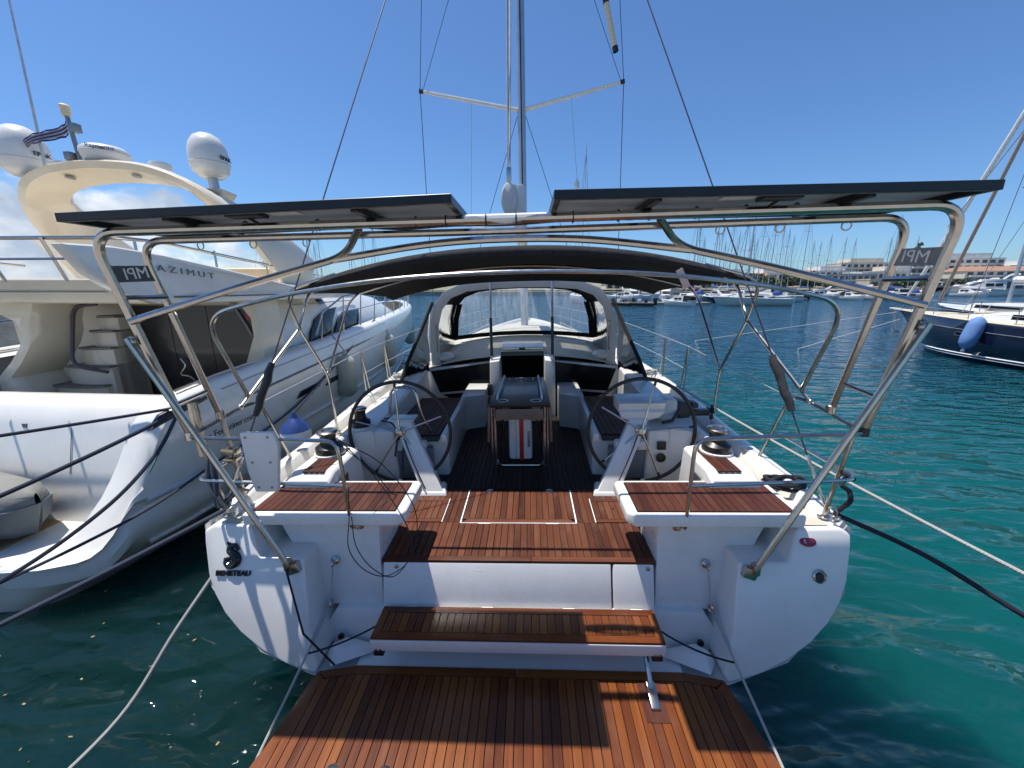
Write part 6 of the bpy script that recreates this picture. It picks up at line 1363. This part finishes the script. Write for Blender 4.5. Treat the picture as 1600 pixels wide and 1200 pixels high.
for s in (-1, 1):
    tube('shroud', WIRE, nb, [(s * 1.8, 6.6, 1.45), (s * 1.3, 6.8, 7.0), (s * 0.1, 7, 12.5)], 0.009, 5)
    tube('spreader', ALU, nb, [(0, 7, 7.0), (s * 1.3, 6.8, 7.0)], 0.03, 6)
an = part('anchor', nb)
tube('shank', STEEL_OLD, an, [(0.0, 13.75, 1.62), (0.0, 13.62, 1.05), (0.02, 13.5, 0.75)], 0.03, 6)
MB().hull2([(-0.18, 13.42, 0.62), (0.18, 13.42, 0.62), (0.0, 13.75, 0.78)], [(-0.16, 13.40, 0.66), (0.16, 13.40, 0.66), (0.0, 13.7, 0.84)]).out('fluke', STEEL_OLD, an)
MB().hull2([(-0.22, 12.9, 1.64), (0.22, 12.9, 1.64), (0.10, 13.95, 1.72), (-0.10, 13.95, 1.72)], [(-0.22, 12.9, 1.72), (0.22, 12.9, 1.72), (0.10, 13.95, 1.79), (-0.10, 13.95, 1.79)]).out('bow_roller', CREAM, nb, 0.015)
nbm = Matrix.Translation((19.0, 3.85, 0)) @ Matrix.Rotation(R(5), 4, 'Z')
fp = nbm @ Vector((-nb_half(9.0) - 0.20, 9.0, 1.12))
bf = thing('fender', 'blue cloth covered fender hanging on the navy sailing boat', 'fender', fp, (0.0, R(14), 0))
MB().lathe([(0.03, -0.62), (0.12, -0.58), (0.22, -0.42), (0.245, -0.2), (0.245, 0.25), (0.20, 0.46), (0.10, 0.56), (0.03, 0.58)], n=24).out('body', FENDER_BLUE, bf, angle=60)
MB().lathe([(0.05, 0), (0.05, 0.08), (0.03, 0.12)], (0, 0, -0.72), n=10).out('eye', WHITE, bf)
tube('lanyard', ROPE_WHITE, bf, [(0, 0, 0.58), (0.12, 0, 1.05)], 0.012, 5)
bowp = nbm @ Vector((0, 13.5, 1.6))
o = tube('mooring_line', ROPE_WHITE, None, [bowp, bowp + Vector((-9, 1.2, -1.62))], 0.018, 5); tag(o, 'white bow line of the navy boat dipping into the water, upper one', 'rope', 'mooring lines')
o = tube('mooring_line', ROPE_WHITE, None, [bowp + Vector((0, -0.1, -0.35)), bowp + Vector((-5.5, -1.5, -1.62))], 0.018, 5); tag(o, 'white bow line of the navy boat dipping into the water, lower one', 'rope', 'mooring lines')
o = tube('mooring_line', ROPE_WHITE, None, [nbm @ Vector((-1.0, 11.4, 2.35)), nbm @ Vector((-0.2, 12.2, 5.2)), nbm @ Vector((0, 8.6, 12))], 0.02, 5); tag(o, 'white sheet leading up from the navy boat foredeck', 'rope', 'mooring lines')

# ------------------------------------------------------------------ generic craft for the marina
def yacht_hull(o, L, B, za, zb, mat, deckmat=WHITE, n=9, stripe=None):
    Rr = boat_rings(L, B, za, zb, L * 0.07, n); rings = []
    for y, b, z, ov in Rr:
        half = [(b, z), (b * 0.98, z * 0.55), (b * 0.85, 0.1), (b * 0.5, -0.3), (0, -0.35)]
        pts = [(-x, y - ov * (1 - max(0, zz) / z), zz) for x, zz in half]; rings.append(pts + [(-a, c, d) for a, c, d in pts[-2::-1]])
    mb = MB(); mb.grid(rings); mb.face(rings[0]); mb.out('hull', mat, o, angle=50)
    MB().grid([[(-b * 0.99, y, z), (0, y, z + 0.06), (b * 0.99, y, z)] for y, b, z, ov in Rr]).out('deck', deckmat, o)
    if stripe:
        for s in (-1, 1): tube('stripe', stripe, o, [(s * (b * 0.995 + 0.01), y - ov * 0.2, z * 0.8) for y, b, z, ov in Rr], 0.05, 5)


def sail_boat(label, loc, rz, L=11, hull=None, mast_h=15, cover=None, lean=0, group='sailing boats in the marina', sprd=1, hood=None, mastmat=None, genoa=None):
    o = thing('sailing_boat', label, 'sailing boat', loc, (0, R(lean), rz), group)
    B = L * 0.31; hull = hull or WHITE
    yacht_hull(o, L, B, L * 0.095, L * 0.125, hull, stripe=None)
    zc = L * 0.11
    MB().loft([[(-w * B, y * L, zc * 0.9), (-w * B * 0.85, y * L, zc + t), (w * B * 0.85, y * L, zc + t), (w * B, y * L, zc * 0.9)] for y, w, t in ((0.32, 0.3, 0.42), (0.5, 0.29, 0.45), (0.68, 0.2, 0.36), (0.76, 0.1, 0.2))]).out('cabin', WHITE, o, 0, 2, 40)
    for s in (-1, 1): MB().hull2([(s * B * 0.30, L * 0.38, zc + 0.08), (s * B * 0.28, L * 0.62, zc + 0.08), (s * B * 0.26, L * 0.62, zc + 0.28), (s * B * 0.275, L * 0.38, zc + 0.28)], [(s * B * 0.315, L * 0.38, zc + 0.08), (s * B * 0.295, L * 0.62, zc + 0.08), (s * B * 0.275, L * 0.62, zc + 0.28), (s * B * 0.29, L * 0.38, zc + 0.28)]).out('window', GLASS_DARK, o)
    ym = L * 0.58
    tube('mast', mastmat or ALU, o, [(0, ym, zc), (0, ym, zc + mast_h)], [0.10, 0.07], 6)
    tube('boom', ALU, o, [(0, ym, zc + 1.5), (0, L * 0.2, zc + 1.45)], 0.07, 6)
    tube('sail_cover', cover or SAILCLOTH, o, [(0, ym - 0.1, zc + 1.75), (0, L * 0.4, zc + 1.72), (0, L * 0.22, zc + 1.6)], [0.18, 0.2, 0.1], 8)
    for k in range(sprd):
        zz = zc + mast_h * (k + 1) / (sprd + 1) + 1.0
        for s in (-1, 1): tube('spreader', ALU, o, [(0, ym, zz), (s * B * 0.24, ym - 0.15, zz + 0.05)], 0.035, 5)
    for s in (-1, 1): tube('shroud', WIRE, o, [(s * B * 0.45, ym - 0.3, zc), (s * B * 0.24, ym - 0.15, zc + mast_h * 0.5), (0, ym, zc + mast_h * 0.95)], 0.018, 4)
    tube('forestay', genoa or WIRE, o, [(0, L * 0.99, zc + 0.2), (0, ym, zc + mast_h * 0.97)], 0.05 if genoa else 0.02, 5)
    tube('backstay', WIRE, o, [(0, 0.1, zc), (0, ym, zc + mast_h)], 0.016, 4)
    if hood: MB().sph((0, L * 0.30, zc + 0.35), B * 0.28, L * 0.06, 0.65, 12, 8).out('sprayhood', hood, o)
    return o


def motor_boat(label, loc, rz, L=9, hull=None, fly=False, canopy=None, group='motor boats in the marina', open_=False):
    o = thing('motor_boat', label, 'motor boat', loc, (0, 0, rz), group)
    B = L * 0.33; hull = hull or WHITE
    yacht_hull(o, L, B, L * 0.11, L * 0.17, hull, stripe=LETTER_DARK if L > 10 else None)
    z0 = L * 0.12; h = L * 0.13
    if not open_:
        MB().loft([[(-w * B, y * L, z0 * 0.9), (-w * B * 0.88, y * L, z0 + h * t), (w * B * 0.88, y * L, z0 + h * t), (w * B, y * L, z0 * 0.9)] for y, w, t in ((0.25, 0.4, 1.0), (0.30, 0.4, 1.05), (0.52, 0.37, 1.0), (0.66, 0.3, 0.45), (0.82, 0.14, 0.2))]).out('cabin', WHITE, o, 0, 2, 40)
        for s in (-1, 1):
            for a, b in ((0.30, 0.39), (0.41, 0.51)):
                MB().hull2([(s * B * 0.375, a * L, z0 + h * 0.42), (s * B * 0.36, b * L, z0 + h * 0.42), (s * B * 0.345, b * L, z0 + h * 0.82), (s * B * 0.36, a * L, z0 + h * 0.82)], [(s * B * 0.41, a * L, z0 + h * 0.42), (s * B * 0.395, b * L, z0 + h * 0.42), (s * B * 0.38, b * L, z0 + h * 0.82), (s * B * 0.395, a * L, z0 + h * 0.82)]).out('window', GLASS_TINT, o)
        MB().hull2([(-B * 0.33, 0.24 * L, z0 + h * 0.2), (B * 0.33, 0.24 * L, z0 + h * 0.2), (B * 0.31, 0.24 * L, z0 + h * 0.85), (-B * 0.31, 0.24 * L, z0 + h * 0.85)], [(-B * 0.33, 0.26 * L, z0 + h * 0.2), (B * 0.33, 0.26 * L, z0 + h * 0.2), (B * 0.31, 0.26 * L, z0 + h * 0.85), (-B * 0.31, 0.26 * L, z0 + h * 0.85)]).out('cabin_door', GLASS_TINT, o)
        MB().hull2([(-B * 0.30, 0.535 * L, z0 + h * 0.92), (B * 0.30, 0.535 * L, z0 + h * 0.92), (B * 0.25, 0.64 * L, z0 + h * 0.5), (-B * 0.25, 0.64 * L, z0 + h * 0.5)], [(-B * 0.30, 0.545 * L, z0 + h * 0.99), (B * 0.30, 0.545 * L, z0 + h * 0.99), (B * 0.25, 0.655 * L, z0 + h * 0.56), (-B * 0.25, 0.655 * L, z0 + h * 0.56)]).out('windscreen', GLASS_TINT, o)
    if fly:
        MB().hull2([(-B * 0.38, 0.16 * L, z0 + h * 1.06), (B * 0.38, 0.16 * L, z0 + h * 1.06), (B * 0.30, 0.56 * L, z0 + h * 1.06), (-B * 0.30, 0.56 * L, z0 + h * 1.06)], [(-B * 0.42, 0.14 * L, z0 + h * 1.42), (B * 0.42, 0.14 * L, z0 + h * 1.42), (B * 0.28, 0.52 * L, z0 + h * 1.38), (-B * 0.28, 0.52 * L, z0 + h * 1.38)]).out('flybridge', WHITE, o, 0.03)
        tube('arch', WHITE, o, fillet([(-B * 0.38, 0.2 * L, z0 + h * 1.4), (-B * 0.34, 0.12 * L, z0 + h * 2.0), (B * 0.34, 0.12 * L, z0 + h * 2.0), (B * 0.38, 0.2 * L, z0 + h * 1.4)], 0.3), L * 0.016, 6)
    if canopy:
        MB().loft([[(-B * 0.40, y * L, z0 + h * 0.3), (-B * 0.36, y * L, z0 + h * t), (B * 0.36, y * L, z0 + h * t), (B * 0.40, y * L, z0 + h * 0.3)] for y, t in ((0.02, 0.95), (0.12, 1.15), (0.24, 1.2))]).out('canopy', canopy, o, 0, 2, 40)
    for s in (-1, 1): tube('rail', STEEL, o, [(s * B * 0.46, L * 0.5, z0 * 1.25 + 0.3), (s * B * 0.36, L * 0.75, z0 * 1.35 + 0.45), (s * 0.05, L * 0.99, z0 * 1.42 + 0.5)], 0.025, 5)
    return o

# second boat behind the navy one and the big white cruisers at the right edge
sb = sail_boat('black hulled sailing boat with a long white boom cover just behind the navy boat', (26.6, 15.0, 0), R(-14), 13.0, HULLBLACK, 17, SAILCLOTH, 0, None, 2, CANVAS_BLUE, genoa=SAILTAN)
tube('furled_genoa', SAILTAN, sb, [(0, 12.9, 2.0), (0, 7.65, 17.8)], [0.085, 0.08], 8)
MB().lathe([(0.12, 0), (0.15, 0.03), (0.05, 0.06), (0.05, 0.16), (0.15, 0.19), (0.12, 0.22)], (0, 12.85, 1.75), n=14).out('furler_drum', BLACK, sb)
motor_boat('large white cruiser with flybridge at the far right edge of the harbour', (ray_to(1590, 140), 140, 0), R(66), 19, WHITE, True, group='white cruisers on the right')
motor_boat('white cruiser half hidden behind the large one at the far right', (ray_to(1556, 150), 150, 0), R(72), 16, WHITE, True, group='white cruisers on the right')
motor_boat('white cruiser with dark windows, leftmost of the three at the right edge', (ray_to(1526, 148), 148, 0), R(76), 13, WHITE, True, group='white cruisers on the right')

# pontoon and the row of craft in front of it
pn = MB(); pn.box(12.0, 29.5, 62.6, 64.6, -0.3, 0.45); struct(pn.out('pontoon', STONE, bevel=0.05))
pn = MB(); pn.box(35, 62, 88, 90.5, -0.3, 0.5); struct(pn.out('pontoon', STONE, bevel=0.05))
sail_boat('pale green hulled yacht without sails lying broadside in front of the marina', (ray_to(1236, 61), 61.5, 0), R(86), 11.5, gelcoat('pale_green_hull', (0.50, 0.56, 0.50), 0.3), 13.5, SAILCLOTH, group='craft at the near pontoon')
motor_boat('white cabin boat with a raised dark canopy at the near pontoon', (ray_to(1082, 59.5), 59.0, 0), R(38), 5.6, WHITE, False, CANVAS, group='craft at the near pontoon')
motor_boat('low white launch with a hooded seat moored beyond the green hulled yacht', (ray_to(1196, 66), 66, 0), R(-82), 5.0, WHITE, False, CANVAS_GREY, group='craft at the near pontoon')
def rib(label, loc, rz, L):
    o = thing('inflatable_boat', label, 'inflatable boat', loc, (0, 0, rz), 'inflatables at the near pontoon')
    for s in (-1, 1): tube('side_tube', BLACK, o, smoothline([(s * L * 0.2, 0, 0.35), (s * L * 0.2, L * 0.5, 0.38), (s * L * 0.14, L * 0.8, 0.46), (0, L, 0.6)]), L * 0.055, 10)
    MB().box(-L * 0.16, L * 0.16, 0.1, L * 0.75, 0.05, 0.25).out('floor', GREYPLATE, o)
    box('console', WHITE, o, -0.35, 0.35, L * 0.42, L * 0.55, 0.25, 1.05, 0.08)
    box('engine', BLACK, o, -0.22, 0.22, -0.45, 0.1, 0.2, 1.25, 0.1)
    tube('arch', STEEL, o, fillet([(-L * 0.16, 0.4, 0.5), (-L * 0.14, 0.2, 1.7), (L * 0.14, 0.2, 1.7), (L * 0.16, 0.4, 0.5)], 0.2), 0.04, 6)
    box('seat', CANVAS, o, -0.4, 0.4, L * 0.22, L * 0.32, 0.25, 0.95, 0.06)
    return o
rib('black inflatable boat with a roll bar, left one at the near pontoon', (ray_to(985, 60), 58.6, 0), R(50), 4.6)
rib('black inflatable boat low in the water, right one at the near pontoon', (ray_to(1018, 59), 57.8, 0), R(75), 4.2)

# rows further back, left to right
hulls = [WHITE, WHITE, NAVY, WHITE, IVORY, WHITE, MAROON]
covers = [SAILCLOTH, CANVAS_BLUE, SAILCLOTH, CANVAS_GREY, CANVAS, SAILTAN]
ordn = ['first', 'second', 'third', 'fourth', 'fifth', 'sixth', 'seventh', 'eighth', 'ninth', 'tenth', 'eleventh', 'twelfth', 'thirteenth', 'fourteenth', 'fifteenth', 'sixteenth', 'seventeenth', 'eighteenth', 'nineteenth', 'twentieth', 'twenty first', 'twenty second', 'twenty third', 'twenty fourth', 'twenty fifth', 'twenty sixth', 'twenty seventh', 'twenty eighth', 'twenty ninth', 'thirtieth']
cname = {'white_sailcloth': 'white', 'blue_canvas': 'blue', 'grey_boat_cover': 'grey', 'black_canvas': 'black', 'tan_sailcloth': 'tan'}
hname = {'white_gelcoat': 'white', 'navy_hull_paint': 'navy', 'ivory_gelcoat': 'ivory', 'maroon_hull_paint': 'maroon'}
# photo column, distance, height of mast above water, heading
row = [(1078, 78, 17.0), (1083, 92, 17.5), (1110, 80, 14.5), (1117, 95, 16.5), (1133, 96, 19.5), (1152, 78, 16.2), (1164, 88, 14.0), (1178, 102, 20.5), (1196, 84, 17.5), (1208, 98, 17.8), (1216, 104, 17.2), (1246, 96, 21.0),
       (1092, 108, 16.0), (1124, 112, 15.0), (1143, 106, 17.0), (1171, 116, 16.5), (1187, 110, 15.5), (1226, 116, 17.0), (1258, 110, 15.0), (1268, 122, 16.0), (1281, 118, 17.5), (1305, 112, 16.0), (1318, 124, 17.2), (1372, 100, 14.5), (1380, 118, 22.5), (1412, 128, 18.0)]
row.sort()
for i, (px, d, mh) in enumerate(row):
    L = 9.5 + mh * 0.12; hm = hulls[(i * 3) % 7]; cv = covers[(i * 2 + 1) % 6]
    rz = R(RND.choice([4, -6, 176, 184]) + RND.uniform(-5, 5))
    sg = -1 if abs(rz) > 2 else 1
    sail_boat('%s sailing boat with %s sail cover, %s mast from left in marina' % (hname[hm.name], cname[cv.name], ordn[i]), (ray_to(px, d) + 0.58 * L * math.sin(rz) * 1.0, d - 0.58 * L * math.cos(rz), 0), rz, L, hm, mh - 1.2, cv, RND.uniform(-1.0, 1.0), sprd=1 + i % 2, hood=CANVAS_BLUE if i % 4 == 1 else None)
mrow = [(968, 92, 8), (986, 90, 7), (1008, 96, 9), (1030, 90, 8), (1056, 100, 10), (1098, 86, 9), (1122, 88, 8), (1144, 86, 9), (1162, 82, 8), (1186, 92, 9), (1232, 84, 11), (1262, 112, 9), (1286, 104, 8), (1302, 98, 7), (1322, 98, 7.5), (1346, 104, 9), (1362, 122, 12), (1398, 126, 10), (1440, 140, 12), (1466, 136, 10)]
for i, (px, d, L) in enumerate(mrow):
    cv = [None, CANVAS_BLUE, None, CANVAS, CANVAS_GREY][i % 5]; rz = R(RND.choice([8, -12, 172, 60, 188]) + RND.uniform(-8, 8)); fly = i % 3 == 0
    motor_boat('white motor boat%s%s, %s from left in marina' % (' with a flybridge' if fly else '', '' if cv is None else ' under a %s canopy' % cname[cv.name], ordn[i]), (ray_to(px, d), d - L * 0.4, 0), rz, L, WHITE, fly, cv)
# boats to port, seen through the gap left of the bimini
sail_boat('sailing boat with the tallest mast seen above the right solar panel', (ray_to(912, 74), 68, 0), R(3), 14, WHITE, 26.5, SAILCLOTH, 0, None, 2, mastmat=ALU_WHITE)
dk = motor_boat('dark maroon cruiser with a long white roof seen beyond the radar arch', (ray_to(490, 56), 54, 0), R(80), 15, MAROON, False, None, None)
MB().hull2([(-2.2, 2.5, 4.2), (2.2, 2.5, 4.2), (2.2, 12.5, 4.2), (-2.2, 12.5, 4.2)], [(-2.3, 2.3, 4.45), (2.3, 2.3, 4.45), (2.3, 12.8, 4.45), (-2.3, 12.8, 4.45)]).out('long_roof', WHITE, dk, 0.05)
MB().box(-2.1, 2.1, 2.6, 12.3, 1.6, 4.2).out('upper_deck', MAROON, dk, 0.2)
lrow = [(448, 88, 17.0), (452, 92, 15.0), (478, 84, 16.5), (508, 96, 15.0), (517, 104, 14.0), (528, 92, 16.0), (566, 100, 13.5), (588, 104, 17.0), (604, 110, 19.0)]
for i, (px, d, mh) in enumerate(lrow):
    sail_boat('sailing boat with bare mast, %s from the left among masts beyond the motor yacht' % ordn[i], (ray_to(px, d), d, 0), R(180 + RND.uniform(-8, 8)), 10, WHITE, mh - 1.2, covers[i % 6], RND.uniform(-1, 1), 'sailing boats behind the motor yacht', 1)

# ------------------------------------------------------------------ shore: buildings and trees
def building(label, px, d, w, h, dep, mat, floors, cols, roof=None, setback=0.0, group='buildings along the shore', z0=1.5, yaw=0.0, balc=True):
    x = ray_to(px, d)
    o = thing('building', label, 'building', (x, d, z0), (0, 0, R(yaw)), group)
    MB().box(-w / 2, w / 2, 0, dep, -2.0, h).out('wall', mat, o)
    if setback: MB().box(-w * setback / 2, w * setback / 2, 2.0, dep, h, h + 3.0).out('penthouse', mat, o)
    if roof:
        MB().hull2([(-w / 2 - 0.4, -0.4, h), (w / 2 + 0.4, -0.4, h), (w / 2 + 0.4, dep + 0.4, h), (-w / 2 - 0.4, dep + 0.4, h)], [(-w / 2 + 2, dep * 0.45, h + 2.4), (w / 2 - 2, dep * 0.45, h + 2.4), (w / 2 - 2, dep * 0.55, h + 2.4), (-w / 2 + 2, dep * 0.55, h + 2.4)]).out('roof', roof, o)
    else: MB().box(-w / 2 - 0.15, w / 2 + 0.15, -0.15, dep, h, h + 0.5).out('parapet', mat, o)
    fh = h / floors; cw = w / cols; first = None
    for f in range(floors):
        for c in range(cols):
            loc = (-w / 2 + cw * (c + 0.5), -0.03, fh * (f + 0.52))
            if first is None:
                first = MB().box(-cw * 0.30, cw * 0.30, -0.06, 0.04, -fh * 0.28, fh * 0.28).out('window', B_WIN, o); first.location = loc
            else: copy_of(first, o, loc)
        if balc and f > 0: box('balcony', B_WHITE if mat is not B_WHITE else B_CREAM, o, -w * 0.46, w * 0.46, -1.2, -0.1, fh * f - 0.12, fh * f + 0.75)
    return o
bl_ = [  # column, distance, width, height, material, floors, columns, roof, setback
    (975, 175, 16.5, 3.1, B_CREAM, 1, 5, B_ROOF, 0), (1005, 190, 19.5, 4.3, B_WHITE, 1, 6, None, 0), (1040, 178, 15.0, 3.7, B_WHITE, 1, 5, B_ROOF, 0), (1072, 210, 22.5, 5.6, B_WHITE, 2, 7, None, 0.5), (1105, 190, 16.5, 4.3, B_CREAM, 1, 5, B_ROOF, 0), (1140, 215, 25.5, 6.2, B_WHITE, 2, 8, None, 0.4),
    (1175, 205, 19.5, 5.0, B_TAN, 2, 6, B_ROOF, 0), (1205, 230, 22.5, 6.8, B_WHITE, 2, 7, None, 0.5), (1238, 240, 25.5, 6.8, B_CREAM, 2, 7, B_ROOF, 0), (1268, 225, 21.0, 6.2, B_WHITE, 2, 6, None, 0), (1296, 240, 24.0, 8.1, B_WHITE, 3, 7, None, 0.6), (1322, 215, 24.0, 6.2, B_GREY, 2, 8, None, 0), (1345, 255, 31.5, 13.0, B_CREAM, 4, 9, None, 0.6),
    (1372, 220, 22.5, 7.4, B_WHITE, 2, 8, None, 0), (1400, 235, 21.0, 8.1, B_CREAM, 3, 6, None, 0.5), (1432, 225, 13.5, 13.0, B_GREY, 4, 4, None, 0), (1462, 230, 18.0, 11.8, B_WHITE, 4, 6, None, 0.6), (1497, 222, 33.0, 14.3, B_WHITE, 5, 9, None, 0.7), (1525, 212, 18.0, 9.3, B_WHITE, 3, 6, None, 0), (1558, 200, 33.0, 8.1, B_CREAM, 3, 8, B_ROOF, 0), (1602, 215, 22.5, 10.5, B_WHITE, 3, 6, None, 0.5), (1640, 225, 27.0, 9.3, B_WHITE, 3, 8, None, 0)]
mname = {'white_render': 'white', 'cream_render': 'cream', 'grey_render': 'grey', 'tan_render': 'tan'}
for i, (px, d, w, h, m, fl_, c, rf, sbk) in enumerate(bl_):
    where = ('beyond the near pontoon' if px < 1110 else 'behind the dense masts' if px < 1250 else 'left of the starboard arch leg' if px < 1425 else 'right of the starboard arch leg')
    sib = [q for q in bl_ if ('a' if q[0] < 1110 else 'b' if q[0] < 1250 else 'c' if q[0] < 1425 else 'd') == ('a' if px < 1110 else 'b' if px < 1250 else 'c' if px < 1425 else 'd')]
    k = sib.index((px, d, w, h, m, fl_, c, rf, sbk))
    building('%s %d storey building%s, %s from left %s' % (mname[m.name], fl_, ' with tiled roof' if rf else '', ordn[k], where), px, d, w, h, 14, m, fl_, c, rf, sbk, z0=1.6 + max(0, d - 170) * 0.035, yaw=-6 if px > 1400 else RND.uniform(-6, 6))
building('long low terrace on the rock quay at the right with open arcades', 1470, 192, 62, 5.0, 10, B_TAN, 1, 14, None, 0, None, 1.5, -8, False)

def leaf_tree(label, px, d, h, w, kind='pine', z0=1.6, grp='trees along the shore'):
    o = thing('tree', label, 'tree', (ray_to(px, d), d, z0), (0, 0, RND.uniform(0, 6)), grp)
    tube('trunk', BARK, o, [(0, 0, -0.5), (0.1, 0, h * 0.4), (0, 0.05, h * 0.85)], [0.28, 0.2, 0.06], 6)
    for k in range(3): tube('limb', BARK, o, [(0, 0, h * (0.35 + 0.12 * k)), (math.cos(k * 2.2) * w * 0.3, math.sin(k * 2.2) * w * 0.3, h * (0.5 + 0.12 * k))], [0.12, 0.04], 5)
    mb = MB(); rd = random.Random(px)
    clumps = [(rd.uniform(-.32, .32) * w, rd.uniform(-.32, .32) * w, h * rd.uniform(.38, .92), rd.uniform(.16, .30) * w) for _ in range(9)]
    if kind == 'column': clumps = [(rd.uniform(-.12, .12) * w, rd.uniform(-.12, .12) * w, h * (0.15 + 0.09 * q), w * (0.30 - 0.02 * q)) for q in range(10)]
    for cx, cy, cz, cr in clumps:
        for _ in range(46):
            v = Vector((rd.gauss(0, 1), rd.gauss(0, 1), rd.gauss(0, .7))).normalized() * cr * rd.uniform(.55, 1.05); c = Vector((cx, cy, cz)) + v
            a = Vector((rd.uniform(-1, 1), rd.uniform(-1, 1), rd.uniform(-.4, .8))).normalized() * w * .07; b = v.normalized().cross(a) * 1.1
            mb.face([c - a, c - b, c + a, c + b])
    mb.out('crown', LEAF, o); return o
tr_ = [(972, 160, 5, 6), (1000, 165, 6, 7), (1048, 160, 6, 7), (1062, 168, 7, 8), (1090, 165, 6, 8), (1120, 170, 7, 9), (1150, 168, 6, 8), (1172, 172, 7, 9), (1192, 170, 6, 8), (1224, 175, 7, 10), (1240, 178, 6, 9), (1262, 180, 7, 10), (1280, 176, 6, 9), (1404, 190, 6, 7), (1424, 188, 5, 6), (1452, 190, 5, 7), (1488, 190, 4.5, 6), (1538, 196, 5, 7)]
for i, (px, d, h, w) in enumerate(tr_): leaf_tree('dark green shore tree, %s from the left in front of the buildings' % ordn[i], px, d, h, w)
leaf_tree('tall dark conifer standing between the cream and grey buildings', 1413, 232, 24, 9, 'column', 3, None)
# low wooded skyline to port behind the motor yacht
for i, px in enumerate((560, 590, 622, 650)): leaf_tree('dark shore tree on the far bank left of the sprayhood, %s from the left' % ordn[i], px, 165, 6, 9, grp='trees on the far bank')
tw = thing('light_beacon', 'small red harbour beacon tower behind the near pontoon', 'beacon', (ray_to(1085, 128), 128, 0))
MB().lathe([(1.0, -0.5), (1.0, 0.8), (0.75, 1.0), (0.6, 5.2), (0.8, 5.3), (0.8, 5.6)], n=16).out('tower', SIGNRED, tw)
MB().lathe([(0.4, 5.6), (0.4, 6.3), (0.5, 6.35), (0, 6.7)], n=12).out('lantern', WHITE, tw)

# ------------------------------------------------------------------ drifting leaves and specks on the water at lower left
rd = random.Random(11); mb = MB()
for k in range(42):
    x, y = rd.uniform(-4.6, -1.7), rd.uniform(-1.6, 0.6)
    if x > -2.2 and y > -0.3: continue
    l, w, a = rd.uniform(0.005, 0.017), rd.uniform(0.003, 0.008), rd.uniform(0, 6.3); c, s = math.cos(a), math.sin(a)
    q = [(-l, 0), (-l * .3, w), (l * .6, w * .8), (l, 0), (l * .3, -w), (-l * .5, -w * .8)]
    mb.face([(x + u * c - v * s, y + u * s + v * c, 0.012 + 0.003 * math.sin(u * 300)) for u, v in q])
stuff(mb.out('floating_leaves', LEAFDRY))
